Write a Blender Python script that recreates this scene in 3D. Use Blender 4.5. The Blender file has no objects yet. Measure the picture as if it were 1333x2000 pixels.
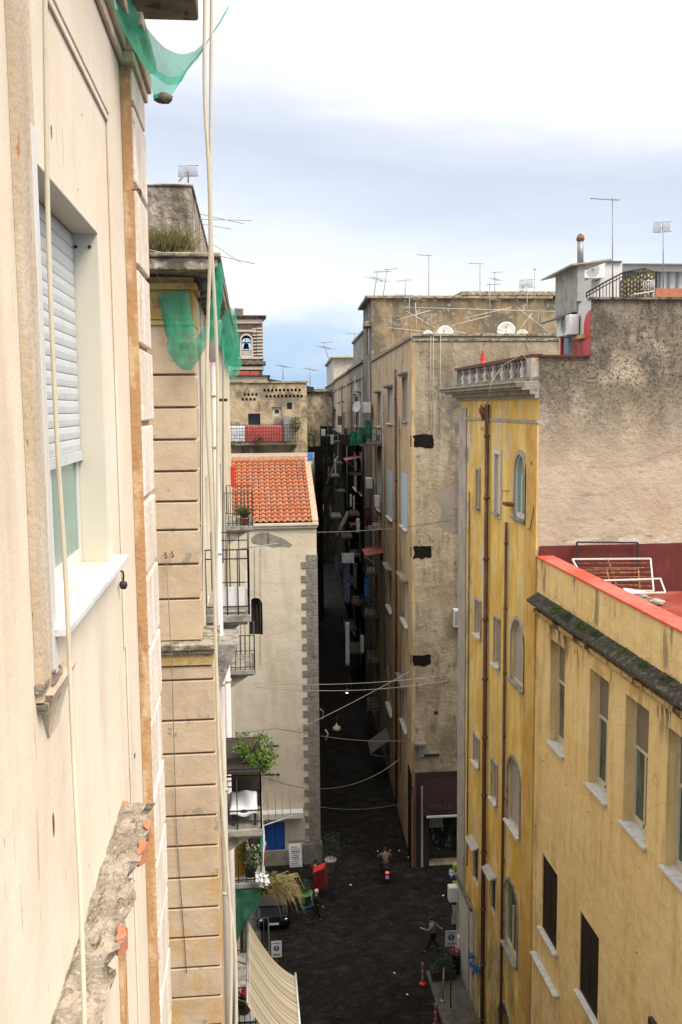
import bpy, bmesh, math, random
from mathutils import Vector, Matrix, noise as mnoise
R = math.radians
random.seed(7)
SC = bpy.context.scene
COL = SC.collection

# ---------------------------------------------------------------- camera
F_PX, CX, CY = 1860.0, 666.5, 1000.0          # focal length in pixels of the 1333x2000 photograph
CAM = Vector((0, 0, 25.0))
yaw, pitch, roll = R(5.45), R(6.3), R(0.5)
fwd = Vector((math.sin(yaw)*math.cos(pitch), math.cos(yaw)*math.cos(pitch), -math.sin(pitch)))
rt = Vector((math.cos(yaw), -math.sin(yaw), 0)); up = rt.cross(fwd)
rt, up = (math.cos(roll)*rt - math.sin(roll)*up), (math.sin(roll)*rt + math.cos(roll)*up)
cd = bpy.data.cameras.new('camera'); cam = bpy.data.objects.new('camera', cd); COL.objects.link(cam)
cd.sensor_fit = 'VERTICAL'; cd.sensor_height = 36.0; cd.sensor_width = 24.0
cd.lens = F_PX/2000*36.0; cd.clip_start = 0.05; cd.clip_end = 2000
cam.matrix_world = Matrix(((rt.x, up.x, -fwd.x, CAM.x), (rt.y, up.y, -fwd.y, CAM.y), (rt.z, up.z, -fwd.z, CAM.z), (0, 0, 0, 1)))
SC.camera = cam

# ---------------------------------------------------------------- world and light
SUN_EL, SUN_DIR = 52, Vector((0.64, -0.768))     # horizontal direction towards the sun
SC.view_settings.view_transform = 'Standard'; SC.view_settings.look = 'None'
SC.view_settings.gamma = 1; SC.view_settings.exposure = 1.4
SC.cycles.diffuse_bounces = 1; SC.cycles.max_bounces = 8
w = bpy.data.worlds.new('World'); SC.world = w; w.use_nodes = True
nt = w.node_tree; nt.nodes.clear(); N = nt.nodes.new; L = nt.links.new
out = N('ShaderNodeOutputWorld'); bg = N('ShaderNodeBackground'); sky = N('ShaderNodeTexSky')
sky.sky_type = 'NISHITA'; sky.dust_density = 0.1; sky.air_density = .8; sky.ozone_density = 1.5; sky.sun_disc = False; sky.sun_elevation = R(SUN_EL)
sky.sun_rotation = math.atan2(SUN_DIR.x, SUN_DIR.y)
bg.inputs['Strength'].default_value = 0.05; L(sky.outputs[0], bg.inputs['Color'])
tc = N('ShaderNodeTexCoord'); sep = N('ShaderNodeSeparateXYZ'); L(tc.outputs['Generated'], sep.inputs[0])
mp = N('ShaderNodeMapping'); mp.inputs['Scale'].default_value = (1.7, 1.7, 7.5); L(tc.outputs['Generated'], mp.inputs[0])
mp.inputs['Location'].default_value = (0.35, 0.2, 0.1)
nz = N('ShaderNodeTexNoise'); nz.inputs['Scale'].default_value = 1.5; nz.inputs['Detail'].default_value = 7; nz.inputs['Roughness'].default_value = .56
L(mp.outputs[0], nz.inputs['Vector'])
ma = N('ShaderNodeMath'); ma.operation = 'MULTIPLY_ADD'; L(nz.outputs['Fac'], ma.inputs[0]); ma.inputs[1].default_value = 0.17
L(sep.outputs['Z'], ma.inputs[2])
mx = N('ShaderNodeMath'); mx.operation = 'MULTIPLY_ADD'; L(sep.outputs['X'], mx.inputs[0]); mx.inputs[1].default_value = 0.10; L(ma.outputs[0], mx.inputs[2])
rp = N('ShaderNodeValToRGB'); cr = rp.color_ramp; L(mx.outputs[0], rp.inputs[0])
SKY = [(0.0, (.33, .48, .71)), (.115, (.35, .51, .75)), (.155, (.54, .67, .84)), (.19, (.94, .96, .97)), (.225, (.90, .93, .96)), (.285, (.72, .78, .88)),
       (.33, (.64, .70, .82)), (.375, (.76, .80, .89)), (.425, (1.06, 1.06, 1.06)), (.60, (1.6, 1.57, 1.53)), (1.0, (2.3, 2.25, 2.18))]
while len(cr.elements) < len(SKY): cr.elements.new(.5)
for e, (p, c) in zip(cr.elements, SKY): e.position = p; e.color = (*c, 1)
bg2 = N('ShaderNodeBackground'); L(rp.outputs[0], bg2.inputs['Color']); bg2.inputs['Strength'].default_value = 0.455
ad = N('ShaderNodeMixShader'); ad.inputs[0].default_value = .86; L(bg.outputs[0], ad.inputs[1]); L(bg2.outputs[0], ad.inputs[2]); L(ad.outputs[0], out.inputs['Surface'])
sd = bpy.data.lights.new('sun', 'SUN'); sd.energy = 1.5; sd.angle = R(30); sd.color = (1.0, .945, .85)
sun = bpy.data.objects.new('sun', sd); COL.objects.link(sun)
sv = Vector((SUN_DIR.x*math.cos(R(SUN_EL)), SUN_DIR.y*math.cos(R(SUN_EL)), math.sin(R(SUN_EL))))
sun.rotation_euler = (-sv).to_track_quat('-Z', 'Y').to_euler()

# ---------------------------------------------------------------- helpers
def at(x, y, X=None, Y=None, Z=None):
    r = fwd + rt*((x-CX)/F_PX) - up*((y-CY)/F_PX)
    t = (X-CAM.x)/r.x if X is not None else (Y-CAM.y)/r.y if Y is not None else (Z-CAM.z)/r.z
    return CAM + r*t
def tag(o, label=None, cat=None, group=None, kind=None):
    if label: o['label'] = label
    if cat: o['category'] = cat
    if group: o['group'] = group
    if kind: o['kind'] = kind
    return o
def thing(name, loc, label, cat, group=None):
    o = bpy.data.objects.new(name, None); o.empty_display_size = .3; COL.objects.link(o); o.location = loc
    return tag(o, label, cat, group)
def adopt(o, parent):
    if parent is not None:
        o.parent = parent
        m = Matrix.Translation(parent.location) if parent.parent is None else Matrix.Identity(4)
        o.matrix_parent_inverse = m.inverted()
    return o

class MB:
    def __init__(s): s.v = []; s.f = []; s.sm = []; s.mi = []; s.m = 0
    def add(s, vs, fs, smooth=False):
        b = len(s.v); s.v += [tuple(p) for p in vs]
        for f in fs: s.f.append([i+b for i in f]); s.sm.append(smooth); s.mi.append(s.m)
    def quad(s, a, b, c, d): s.add([a, b, c, d], [(0, 1, 2, 3)])
    def poly(s, pts): s.add(pts, [tuple(range(len(pts)))])
    def hexa(s, p):   # 8 corners: bottom 0-3, top 4-7
        s.add(p, [(0, 3, 2, 1), (4, 5, 6, 7), (0, 1, 5, 4), (1, 2, 6, 5), (2, 3, 7, 6), (3, 0, 4, 7)])
    def box(s, x0, x1, y0, y1, z0, z1):
        s.hexa([(x0, y0, z0), (x1, y0, z0), (x1, y1, z0), (x0, y1, z0), (x0, y0, z1), (x1, y0, z1), (x1, y1, z1), (x0, y1, z1)])
    def fbox(s, fr, a0, a1, b0, b1, z0, z1):
        s.hexa([fr(a0, b0, z0), fr(a1, b0, z0), fr(a1, b1, z0), fr(a0, b1, z0), fr(a0, b0, z1), fr(a1, b0, z1), fr(a1, b1, z1), fr(a0, b1, z1)])
    def bar(s, p, q, w, h=None):
        h = h or w; p = Vector(p); q = Vector(q); d = (q-p).normalized()
        u = d.cross(Vector((0, 0, 1)));
        if u.length < .01: u = Vector((1, 0, 0))
        u.normalize(); t = u.cross(d); u = u*w/2; t = t*h/2
        s.hexa([p-u-t, p+u-t, p+u+t, p-u+t, q-u-t, q+u-t, q+u+t, q-u+t])
    def tube(s, pts, r, n=8, cap=True):
        pts = [Vector(p) for p in pts]; rs = r if isinstance(r, (list, tuple)) else [r]*len(pts); b = len(s.v)
        ref = Vector((0, 0, 1)) if abs((pts[-1]-pts[0]).normalized().z) < .8 else Vector((1, 0, 0))
        for i, p in enumerate(pts):
            d = (pts[min(i+1, len(pts)-1)]-pts[max(i-1, 0)]).normalized(); u = d.cross(ref).normalized(); t = u.cross(d)
            for k in range(n):
                a = 2*math.pi*k/n; s.v.append(tuple(p+u*math.cos(a)*rs[i]+t*math.sin(a)*rs[i]))
        for i in range(len(pts)-1):
            for k in range(n):
                s.f.append([b+i*n+k, b+i*n+(k+1) % n, b+(i+1)*n+(k+1) % n, b+(i+1)*n+k]); s.sm.append(True); s.mi.append(s.m)
        if cap:
            for i in (0, len(pts)-1): s.f.append([b+i*n+k for k in range(n)]); s.sm.append(False); s.mi.append(s.m)
    def lathe(s, c, prof, n=14, axis='Z'):
        c = Vector(c); b = len(s.v)
        for r, h in prof:
            for k in range(n):
                a = 2*math.pi*k/n; x, y = r*math.cos(a), r*math.sin(a)
                v = (x, y, h) if axis == 'Z' else (x, h, y) if axis == 'Y' else (h, x, y)
                s.v.append(tuple(c+Vector(v)))
        for i in range(len(prof)-1):
            for k in range(n):
                s.f.append([b+i*n+k, b+i*n+(k+1) % n, b+(i+1)*n+(k+1) % n, b+(i+1)*n+k]); s.sm.append(True); s.mi.append(s.m)
        for i in (0, len(prof)-1):
            if prof[i][0] > 1e-4: s.f.append([b+i*n+k for k in range(n)]); s.sm.append(False); s.mi.append(s.m)
    def grid(s, rows, smooth=True):
        b = len(s.v); n = len(rows[0])
        for r in rows: s.v += [tuple(p) for p in r]
        for i in range(len(rows)-1):
            for k in range(n-1):
                s.f.append([b+i*n+k, b+i*n+k+1, b+(i+1)*n+k+1, b+(i+1)*n+k]); s.sm.append(smooth); s.mi.append(s.m)
    def build(s, name, mat, parent=None, bevel=0, **t):
        me = bpy.data.meshes.new(name); me.from_pydata(s.v, [], s.f); me.update()
        mats = mat if isinstance(mat, (list, tuple)) else [mat]
        for m in mats: me.materials.append(m)
        me.polygons.foreach_set('use_smooth', s.sm); me.polygons.foreach_set('material_index', s.mi)
        bm = bmesh.new(); bm.from_mesh(me); bmesh.ops.recalc_face_normals(bm, faces=bm.faces); bm.to_mesh(me); bm.free()
        o = bpy.data.objects.new(name, me); COL.objects.link(o); adopt(o, parent)
        if parent is None and s.v:
            n = len(s.v); c = Vector((sum(p[0] for p in s.v)/n, sum(p[1] for p in s.v)/n, min(p[2] for p in s.v)))
            o['base'] = tuple(c)
        if bevel:
            m = o.modifiers.new('bevel', 'BEVEL'); m.width = bevel; m.segments = 2; m.limit_method = 'ANGLE'
        if t: tag(o, **t)
        return o

class Fr:
    """a wall plane: a runs along the wall, b outwards, z up"""
    def __init__(s, o, u, n): s.o = Vector((o[0], o[1], 0)); s.u = Vector((u[0], u[1], 0)).normalized(); s.n = Vector((n[0], n[1], 0)).normalized()
    def __call__(s, a, b, z): p = s.o+s.u*a+s.n*b; return (p.x, p.y, z)
    def pix(s, x, y, b=0):
        r = fwd + rt*((x-CX)/F_PX) - up*((y-CY)/F_PX); o = s.o+s.n*b
        t = (o-CAM).dot(s.n)/r.dot(s.n); p = CAM+r*t
        return (p-s.o).dot(s.u), p.z

def facade(mb, fr, a0, a1, z0, z1, ops=(), rev=.22):
    A = sorted({a0, a1} | {v for o in ops for v in (o['a0'], o['a1']) if a0 < v < a1})
    Z = sorted({z0, z1} | {v for o in ops for v in (o['z0'], o['z1']) if z0 < v < z1})
    for i in range(len(A)-1):
        for j in range(len(Z)-1):
            ca, cz = (A[i]+A[i+1])/2, (Z[j]+Z[j+1])/2
            if any(o['a0'] < ca < o['a1'] and o['z0'] < cz < o['z1'] for o in ops): continue
            mb.quad(fr(A[i], 0, Z[j]), fr(A[i+1], 0, Z[j]), fr(A[i+1], 0, Z[j+1]), fr(A[i], 0, Z[j+1]))
    for o in ops:
        x0, x1, y0, y1 = o['a0'], o['a1'], o['z0'], o['z1']; r = o.get('rev', rev)
        path = outline(o)
        for k in range(len(path)):
            p, q = path[k], path[(k+1) % len(path)]
            mb.quad(fr(p[0], 0, p[1]), fr(q[0], 0, q[1]), fr(q[0], -r, q[1]), fr(p[0], -r, p[1]))
        if o.get('arch'):
            top = [p for p in path if p[1] >= y1-o['rise']-1e-6]
            for k in range(len(top)-1):
                p, q = top[k], top[k+1]
                mb.quad(fr(p[0], 0, p[1]), fr(q[0], 0, q[1]), fr(q[0], 0, y1), fr(p[0], 0, y1))
def outline(o, d=0.0):
    x0, x1, y0, y1 = o['a0']+d, o['a1']-d, o['z0']+d, o['z1']-d
    if not o.get('arch'): return [(x0, y0), (x1, y0), (x1, y1), (x0, y1)]
    o['rise'] = rise = min((o['a1']-o['a0'])/2, (o['z1']-o['z0'])*.45)
    rs = rise-d; c = (x0+x1)/2; hw = (x1-x0)/2; pts = [(x0, y0), (x1, y0)]
    for k in range(13):
        t = math.pi*k/12; pts.append((c+hw*math.cos(t), y1-rs+rs*math.sin(t)))
    return pts
def ring(mb, fr, o, d0, d1, b0, b1):
    """a frame that follows the opening's outline between insets d0 and d1"""
    P, Q = outline(o, d0), outline(o, d1); n = len(P)
    for k in range(n):
        j = (k+1) % n
        p0, p1, q0, q1 = P[k], P[j], Q[k], Q[j]
        mb.hexa([fr(p0[0], b0, p0[1]), fr(p1[0], b0, p1[1]), fr(q1[0], b0, q1[1]), fr(q0[0], b0, q0[1]),
                 fr(p0[0], b1, p0[1]), fr(p1[0], b1, p1[1]), fr(q1[0], b1, q1[1]), fr(q0[0], b1, q0[1])])

# ---------------------------------------------------------------- materials
def mat(name, base, layers=(), rough=.85, bump=.0, bscale=30, metal=0, spec=None, trans=None, bump2=0, b2scale=3, vec=None, alpha=None, emit=None):
    m = bpy.data.materials.new(name); m.use_nodes = True; t = m.node_tree; n = t.nodes; l = t.links
    bs = n['Principled BSDF']; tcn = n.new('ShaderNodeTexCoord'); co = tcn.outputs['Object']
    sp = n.new('ShaderNodeSeparateXYZ'); l.new(co, sp.inputs[0])
    rgb = n.new('ShaderNodeRGB'); rgb.outputs[0].default_value = (*base, 1); cur = rgb.outputs[0]
    for i, ly in enumerate(layers):
        mpn = n.new('ShaderNodeMapping'); s = ly.get('s', 1.0); s = (s, s, s) if not isinstance(s, tuple) else s
        mpn.inputs['Scale'].default_value = s; mpn.inputs['Location'].default_value = (i*3.7, i*1.9, i*2.3); l.new(co, mpn.inputs[0])
        if ly.get('t') == 'brick':
            tx = n.new('ShaderNodeTexVoronoi'); tx.feature = 'DISTANCE_TO_EDGE'; tx.inputs['Scale'].default_value = 1; f = tx.outputs['Distance']
        elif ly.get('t') == 'cell':
            tx = n.new('ShaderNodeTexVoronoi'); tx.inputs['Scale'].default_value = 1; sc = n.new('ShaderNodeSeparateColor'); l.new(tx.outputs['Color'], sc.inputs[0]); f = sc.outputs[0]
        elif ly.get('t') == 'wave':
            tx = n.new('ShaderNodeTexWave'); tx.bands_direction = ly.get('dir', 'Z'); tx.inputs['Scale'].default_value = 1; tx.inputs['Distortion'].default_value = ly.get('dist', 0); f = tx.outputs['Fac']
        else:
            tx = n.new('ShaderNodeTexNoise'); tx.inputs['Scale'].default_value = 1; tx.inputs['Detail'].default_value = ly.get('d', 5); tx.inputs['Roughness'].default_value = ly.get('r', .6); f = tx.outputs['Fac']
        l.new(mpn.outputs[0], tx.inputs['Vector'])
        mr = n.new('ShaderNodeMapRange'); l.new(f, mr.inputs['Value']); lo, hi = ly.get('k', (.4, .6))
        mr.inputs['From Min'].default_value = lo; mr.inputs['From Max'].default_value = hi; mr.inputs['To Max'].default_value = ly.get('a', 1.0)
        fac = mr.outputs[0]
        for ax, key in (('Z', 'z'), ('X', 'x'), ('Y', 'y')):
            if key in ly:
                za, zb = ly[key]; mz = n.new('ShaderNodeMapRange'); l.new(sp.outputs[ax], mz.inputs['Value'])
                mz.inputs['From Min'].default_value = za; mz.inputs['From Max'].default_value = zb
                mu = n.new('ShaderNodeMath'); mu.operation = 'MULTIPLY'; l.new(fac, mu.inputs[0]); l.new(mz.outputs[0], mu.inputs[1]); fac = mu.outputs[0]
        if 'z2' in ly:
            za, zb = ly['z2']; mz = n.new('ShaderNodeMapRange'); l.new(sp.outputs['Z'], mz.inputs['Value'])
            mz.inputs['From Min'].default_value = za; mz.inputs['From Max'].default_value = zb
            mu = n.new('ShaderNodeMath'); mu.operation = 'MULTIPLY'; l.new(fac, mu.inputs[0]); l.new(mz.outputs[0], mu.inputs[1]); fac = mu.outputs[0]
        mi = n.new('ShaderNodeMix'); mi.data_type = 'RGBA'; l.new(fac, mi.inputs[0]); l.new(cur, mi.inputs[6]); mi.inputs[7].default_value = (*ly['c'], 1)
        cur = mi.outputs[2]
    l.new(cur, bs.inputs['Base Color']); bs.inputs['Roughness'].default_value = rough; bs.inputs['Metallic'].default_value = metal
    if spec is not None: bs.inputs['Specular IOR Level'].default_value = spec
    last = None
    for st, sc2 in ((bump2, b2scale), (bump, bscale)):
        if st:
            tx = n.new('ShaderNodeTexNoise'); tx.inputs['Scale'].default_value = sc2; tx.inputs['Detail'].default_value = 6; l.new(co, tx.inputs['Vector'])
            bp = n.new('ShaderNodeBump'); bp.inputs['Strength'].default_value = st; bp.inputs['Distance'].default_value = .6/sc2; l.new(tx.outputs['Fac'], bp.inputs['Height'])
            if last: l.new(last.outputs[0], bp.inputs['Normal'])
            last = bp
    if last: l.new(last.outputs[0], bs.inputs['Normal'])
    if emit: bs.inputs['Emission Color'].default_value = (*emit[0], 1); bs.inputs['Emission Strength'].default_value = emit[1]
    if alpha or trans:
        o = n['Material Output']; sh = bs.outputs[0]
        if trans:
            tr = n.new('ShaderNodeBsdfTranslucent'); l.new(cur, tr.inputs['Color']); mxs = n.new('ShaderNodeMixShader'); mxs.inputs[0].default_value = trans
            l.new(sh, mxs.inputs[1]); l.new(tr.outputs[0], mxs.inputs[2]); sh = mxs.outputs[0]
        if alpha:
            tp = n.new('ShaderNodeBsdfTransparent'); mxs = n.new('ShaderNodeMixShader'); mxs.inputs[0].default_value = alpha
            l.new(tp.outputs[0], mxs.inputs[1]); l.new(sh, mxs.inputs[2]); sh = mxs.outputs[0]
        l.new(sh, o.inputs['Surface'])
    return m
M = {}
ST = (9, 9, .55)      # vertical streaks
M['cream'] = mat('cream_plaster', (.74, .61, .45), [
    dict(c=(.78, .66, .51), s=.5, k=(.35, .65)), dict(c=(.60, .42, .25), s=(4, 4, .22), k=(.58, .74), a=.45),
    dict(c=(.80, .71, .58), s=(2.5, 2.5, 1.2), k=(.5, .7), a=.6), dict(c=(.42, .28, .17), s=(24, 24, 2.5), k=(.68, .72), a=.5, d=4), dict(c=(.50, .38, .26), s=(1.3, 1.3, .5), k=(.55, .72), a=.45), dict(c=(.25, .19, .14), s=(3, 3, 1.6), k=(.70, .74), a=.55, d=8),
    dict(c=(.40, .26, .15), s=(16, 16, 1.3), k=(.66, .69), a=.5, d=4), dict(c=(.30, .20, .13), s=(16, 16, 5), k=(.735, .76), a=.8), dict(c=(.50, .33, .19), s=(2.2, 2.2, .8), k=(.62, .72), a=.35)], bump=.18, bscale=60, bump2=.06, b2scale=5)
M['cream_block'] = mat('peeling_block_plaster', (.68, .55, .42), [
    dict(c=(.78, .70, .62), s=(6, 6, 1.4), k=(.45, .6)), dict(c=(.50, .32, .17), s=(9, 9, 3), k=(.62, .68), a=.7),
    dict(c=(.33, .26, .21), s=(22, 22, 9), k=(.66, .69), a=.8)], bump=.4, bscale=22)
M['tan_side'] = mat('ochre_bare_render', (.50, .27, .12), [dict(c=(.66, .45, .26), s=(5, 5, 2.5), k=(.5, .6)), dict(c=(.30, .14, .06), s=(8, 8, 1.5), k=(.58, .7), a=.8)], bump=.4, bscale=30)
M['strip'] = mat('flaking_tan_trim', (.54, .42, .29), [dict(c=(.62, .52, .40), s=(6, 6, 1.4), k=(.45, .6)), dict(c=(.46, .20, .09), s=(28, 28, 6), k=(.63, .67), a=.9),
    dict(c=(.17, .12, .09), s=(45, 45, 14), k=(.67, .70), a=.9)], bump=.35, bscale=40)
M['white_paint'] = mat('white_painted_wood', (.68, .66, .60), [dict(c=(.58, .54, .45), s=(3, 3, 1), k=(.45, .7), a=.5)], rough=.5, bump=.05)
M['reveal'] = mat('pale_grey_panel', (.66, .60, .47), [dict(c=(.58, .51, .38), s=(2, 2, 1), k=(.4, .7), a=.5)], rough=.55, bump=.04, bscale=12)
M['slat'] = mat('roller_shutter_plastic', (.58, .60, .59), [dict(c=(.48, .48, .45), s=(6, 6, 2), k=(.5, .75), a=.5), dict(c=(.34, .31, .25), s=(18, 18, 5), k=(.56, .72), a=.4)], rough=.42)
M['marble'] = mat('white_marble', (.78, .76, .74), [dict(c=(.58, .54, .48), s=(7, 7, 7), k=(.46, .62), a=.6), dict(c=(.35, .31, .26), s=(22, 22, 22), k=(.60, .68), a=.5), dict(c=(.60, .45, .36), s=(3, 9, 3), k=(.62, .7), a=.4)], rough=.35, bump=.05)
M['rough_stone'] = mat('broken_concrete', (.25, .20, .145), [dict(c=(.42, .34, .26), s=7, k=(.45, .6)), dict(c=(.13, .11, .07), s=14, k=(.58, .66), a=.9),
    dict(c=(.24, .24, .12), s=4, k=(.56, .68), a=.6), dict(c=(.50, .42, .35), s=40, k=(.58, .64), a=.7), dict(c=(.55, .20, .09), s=(4, 2.6, 4), k=(.66, .68), a=.9)], bump=1.0, bscale=30, bump2=.8, b2scale=9)
M['brick_red'] = mat('orange_brick', (.46, .17, .08), [dict(c=(.40, .22, .15), s=12, k=(.5, .65), a=.7)], bump=.4)
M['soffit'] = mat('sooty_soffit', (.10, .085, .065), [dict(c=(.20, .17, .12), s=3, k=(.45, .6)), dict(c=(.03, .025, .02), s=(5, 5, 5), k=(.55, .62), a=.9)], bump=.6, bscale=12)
M['tan_course'] = mat('tan_rusticated_plaster', (.50, .355, .225), [
    dict(c=(.55, .41, .27), s=.9, k=(.4, .6)), dict(c=(.40, .29, .19), s=(3, 3, 1.2), k=(.52, .72), a=.6), dict(c=(.24, .22, .17), s=(2.6, 2.6, 2.2), k=(.62, .65), a=.75),
    dict(c=(.52, .30, .09), s=(1.3, 1.3, 1.3), k=(.47, .62), a=.8, z=(18.9, 17.2)), dict(c=(.60, .40, .2), s=(11, 11, 6), k=(.64, .7), a=.6)], bump=.2, bscale=25, bump2=.15)
M['joint'] = mat('ochre_joint', (.36, .22, .12), [dict(c=(.2, .13, .08), s=6, k=(.5, .7))], bump=.2)
M['cream_side'] = mat('cream_street_plaster', (.68, .57, .40), [dict(c=(.74, .66, .52), s=.7, k=(.4, .6)), dict(c=(.52, .38, .18), s=ST, k=(.52, .68), a=.7),
    dict(c=(.22, .19, .15), s=(3, 3, .8), k=(.64, .72), a=.6)], bump=.25, bscale=20)
M['ochre'] = mat('old_ochre_plaster', (.46, .27, .07), [dict(c=(.52, .36, .16), s=2, k=(.4, .62)), dict(c=(.16, .12, .08), s=(3, 3, 3), k=(.54, .66), a=.8), dict(c=(.45, .40, .33), s=3.3, k=(.6, .65), a=.8)], bump=.5, bscale=14)
M['attic'] = mat('weathered_grey_brown_wall', (.22, .175, .125), [dict(c=(.44, .37, .30), s=(2.2, 2.2, .7), k=(.45, .6)), dict(c=(.07, .06, .05), s=(2.6, 2.6, 1.0), k=(.53, .64), a=.9),
    dict(c=(.34, .27, .14), s=3, k=(.6, .7), a=.5)], bump=.5, bscale=12, bump2=.4)
M['mossy'] = mat('mossy_cornice', (.33, .27, .19), [dict(c=(.10, .085, .06), s=(4, 4, 6), k=(.45, .6)), dict(c=(.46, .40, .30), s=6, k=(.58, .66)), dict(c=(.14, .16, .05), s=3, k=(.56, .68), a=.6)], bump=.7, bscale=16)
M['church'] = mat('pale_grey_plaster', (.60, .51, .39), [dict(c=(.65, .57, .45), s=.35, k=(.4, .6)), dict(c=(.46, .37, .26), s=(1.2, 1.2, .2), k=(.5, .7), a=.55),
    dict(c=(.30, .26, .21), s=.5, k=(.45, .62), a=.75, z=(7, 1)), dict(c=(.42, .38, .33), s=5, k=(.6, .7), a=.3), dict(c=(.25, .21, .16), t='wave', dist=14, s=(.16, .16, .14), k=(.9985, .9999), a=.28)], bump=.15, bscale=9, bump2=.12, b2scale=1.2)
M['patch'] = mat('bare_grey_render', (.27, .245, .20), [dict(c=(.20, .18, .15), s=3, k=(.45, .6))], bump=.4)
M['quoin'] = mat('grey_tuff_block', (.16, .145, .125), [dict(c=(.26, .235, .20), t='cell', s=(1.7, 1.7, 2.7), k=(.2, 1), a=.8), dict(c=(.25, .225, .19), s=1.8, k=(.4, .6)), dict(c=(.09, .08, .07), s=(4, 4, 4), k=(.56, .68), a=.8)], bump=.6, bscale=12)
M['mortar'] = mat('pale_mortar', (.36, .33, .28), bump=.3)
M['tile'] = mat('terracotta_tile', (.37, .095, .030), [dict(c=(.50, .155, .055), s=(2.8, 3, 3), k=(.4, .6)), dict(c=(.13, .045, .028), s=(5, 5, 5), k=(.53, .66), a=.8), dict(c=(.34, .20, .12), s=7, k=(.60, .68), a=.7), dict(c=(.24, .17, .11), s=1.1, k=(.50, .66), a=.55)], rough=.75, bump=.2)
M['tile_gap'] = mat('tile_gap_shade', (.05, .022, .014), rough=.9)  # shade between tiles and in valleys, put into the colour
M['tile_lip'] = mat('pale_mortared_tile', (.46, .34, .24), [dict(c=(.55, .2, .1), s=8, k=(.5, .6))], bump=.3)
M['old_wall'] = mat('stained_old_wall', (.38, .285, .17), [dict(c=(.46, .36, .23), s=1.1, k=(.4, .6)), dict(c=(.17, .14, .10), s=(1.3, 1.3, .8), k=(.46, .58), a=.85),
    dict(c=(.06, .055, .045), s=(1.3, 1.3, 1.3), k=(.5, .62), a=.9, z=(23.6, 26.5)), dict(c=(.05, .045, .04), s=(2.2, 2.2, .6), k=(.46, .6), a=.9, z=(23, 21.6)), dict(c=(.50, .30, .13), s=2.2, k=(.6, .68), a=.7)], bump=.4, bscale=8, bump2=.3)
M['tower_dark'] = mat('dark_tuff_stone', (.075, .052, .038), [dict(c=(.12, .09, .065), s=2, k=(.4, .6)), dict(c=(.05, .04, .035), s=4, k=(.56, .66), a=.7)], bump=.4, bscale=8)
M['tower_pale'] = mat('pale_tower_band', (.50, .45, .37), [dict(c=(.34, .29, .23), s=3, k=(.5, .65), a=.7)], bump=.2)
M['h_front'] = mat('stained_taupe_wall', (.30, .235, .155), [dict(c=(.40, .325, .225), s=.6, k=(.4, .6)), dict(c=(.16, .125, .075), s=(1.3, 1.3, .35), k=(.5, .66), a=.7),
    dict(c=(.06, .056, .048), s=(.6, .6, .5), k=(.36, .50), a=.88, x=(8.9, 10.6), z=(19, 25), z2=(28.2, 25)), dict(c=(.48, .35, .17), s=(2.6, 2.6, .5), k=(.58, .68), a=.6, x=(10.5, 8.8)),
    dict(c=(.13, .11, .08), s=(.9, .9, .5), k=(.48, .62), a=.8, z=(11, 3)), dict(c=(.42, .34, .23), s=(1.8, 1.8, .35), k=(.56, .66), a=.6), dict(c=(.12, .10, .07), s=(3, 3, 2.4), k=(.60, .66), a=.6), dict(c=(.12, .09, .06), t='wave', dist=15, s=(.22, .22, .2), k=(.9985, .9999), a=.28)], bump=.35, bscale=7, bump2=.25, b2scale=1.5)
M['pink_patch'] = mat('newer_pinkish_render', (.27, .225, .19), [dict(c=(.22, .18, .15), s=1.5, k=(.45, .65))], bump=.3)
M['alley_ochre'] = mat('dirty_ochre_alley_plaster', (.45, .31, .155), [dict(c=(.52, .39, .23), s=.8, k=(.4, .6)), dict(c=(.30, .23, .15), s=(2.6, 2.6, .25), k=(.5, .64), a=.75), dict(c=(.12, .10, .075), s=(1.3, 1.3, .5), k=(.56, .68), a=.8),
    ], bump=.35, bscale=9)
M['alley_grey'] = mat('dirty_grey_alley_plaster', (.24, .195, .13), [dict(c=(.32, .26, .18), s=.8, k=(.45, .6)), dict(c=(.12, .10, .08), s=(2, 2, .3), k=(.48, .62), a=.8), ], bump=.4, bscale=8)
M['alley_dark'] = mat('shade_and_grime_render', (.022, .019, .015), [dict(c=(.042, .036, .027), s=.8, k=(.45, .62)), dict(c=(.012, .011, .009), s=(2, 2, .4), k=(.45, .6), a=.9)], rough=1.0, bump=.4, bscale=8, spec=0.0)  # near-black colour puts alley shade into walls; also used for a grimy plinth
M['black_paint'] = mat('matt_black_paint', (.012, .010, .009), [dict(c=(.02, .018, .016), s=(2, 9, 9), k=(.5, .7))], rough=.95, spec=.05)
M['yellow'] = mat('weathered_yellow_plaster', (.74, .475, .09), [
    dict(c=(.80, .60, .22), s=(1.0, 1.0, .35), k=(.42, .58)), dict(c=(.55, .31, .055), s=(1.6, 1.6, .4), k=(.52, .68), a=.75), dict(c=(.58, .52, .40), s=(1.5, 1.5, .45), k=(.53, .66), a=.8), dict(c=(.60, .33, .05), s=(.7, .7, .5), k=(.52, .64), a=.6),
    dict(c=(.28, .21, .11), s=(6, 6, .5), k=(.60, .70), a=.6), dict(c=(.24, .20, .14), s=(2.4, 1.6, 1.2), k=(.50, .60), a=.8, y=(36.5, 38.3), z=(9.5, 13)), dict(c=(.20, .15, .08), s=(.9, .9, .45), k=(.42, .6), a=.85, z=(9, 3.5))], bump=.3, bscale=14, bump2=.2, b2scale=2)
M['deep_yellow'] = mat('orange_yellow_plaster', (.56, .32, .06), [dict(c=(.64, .42, .13), s=1.2, k=(.42, .6)), dict(c=(.30, .2, .09), s=(5, 5, .5), k=(.56, .68), a=.7), dict(c=(.16, .12, .06), s=(1, 1, .5), k=(.42, .6), a=.8, z=(8, 3))], bump=.3, bscale=14)
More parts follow.
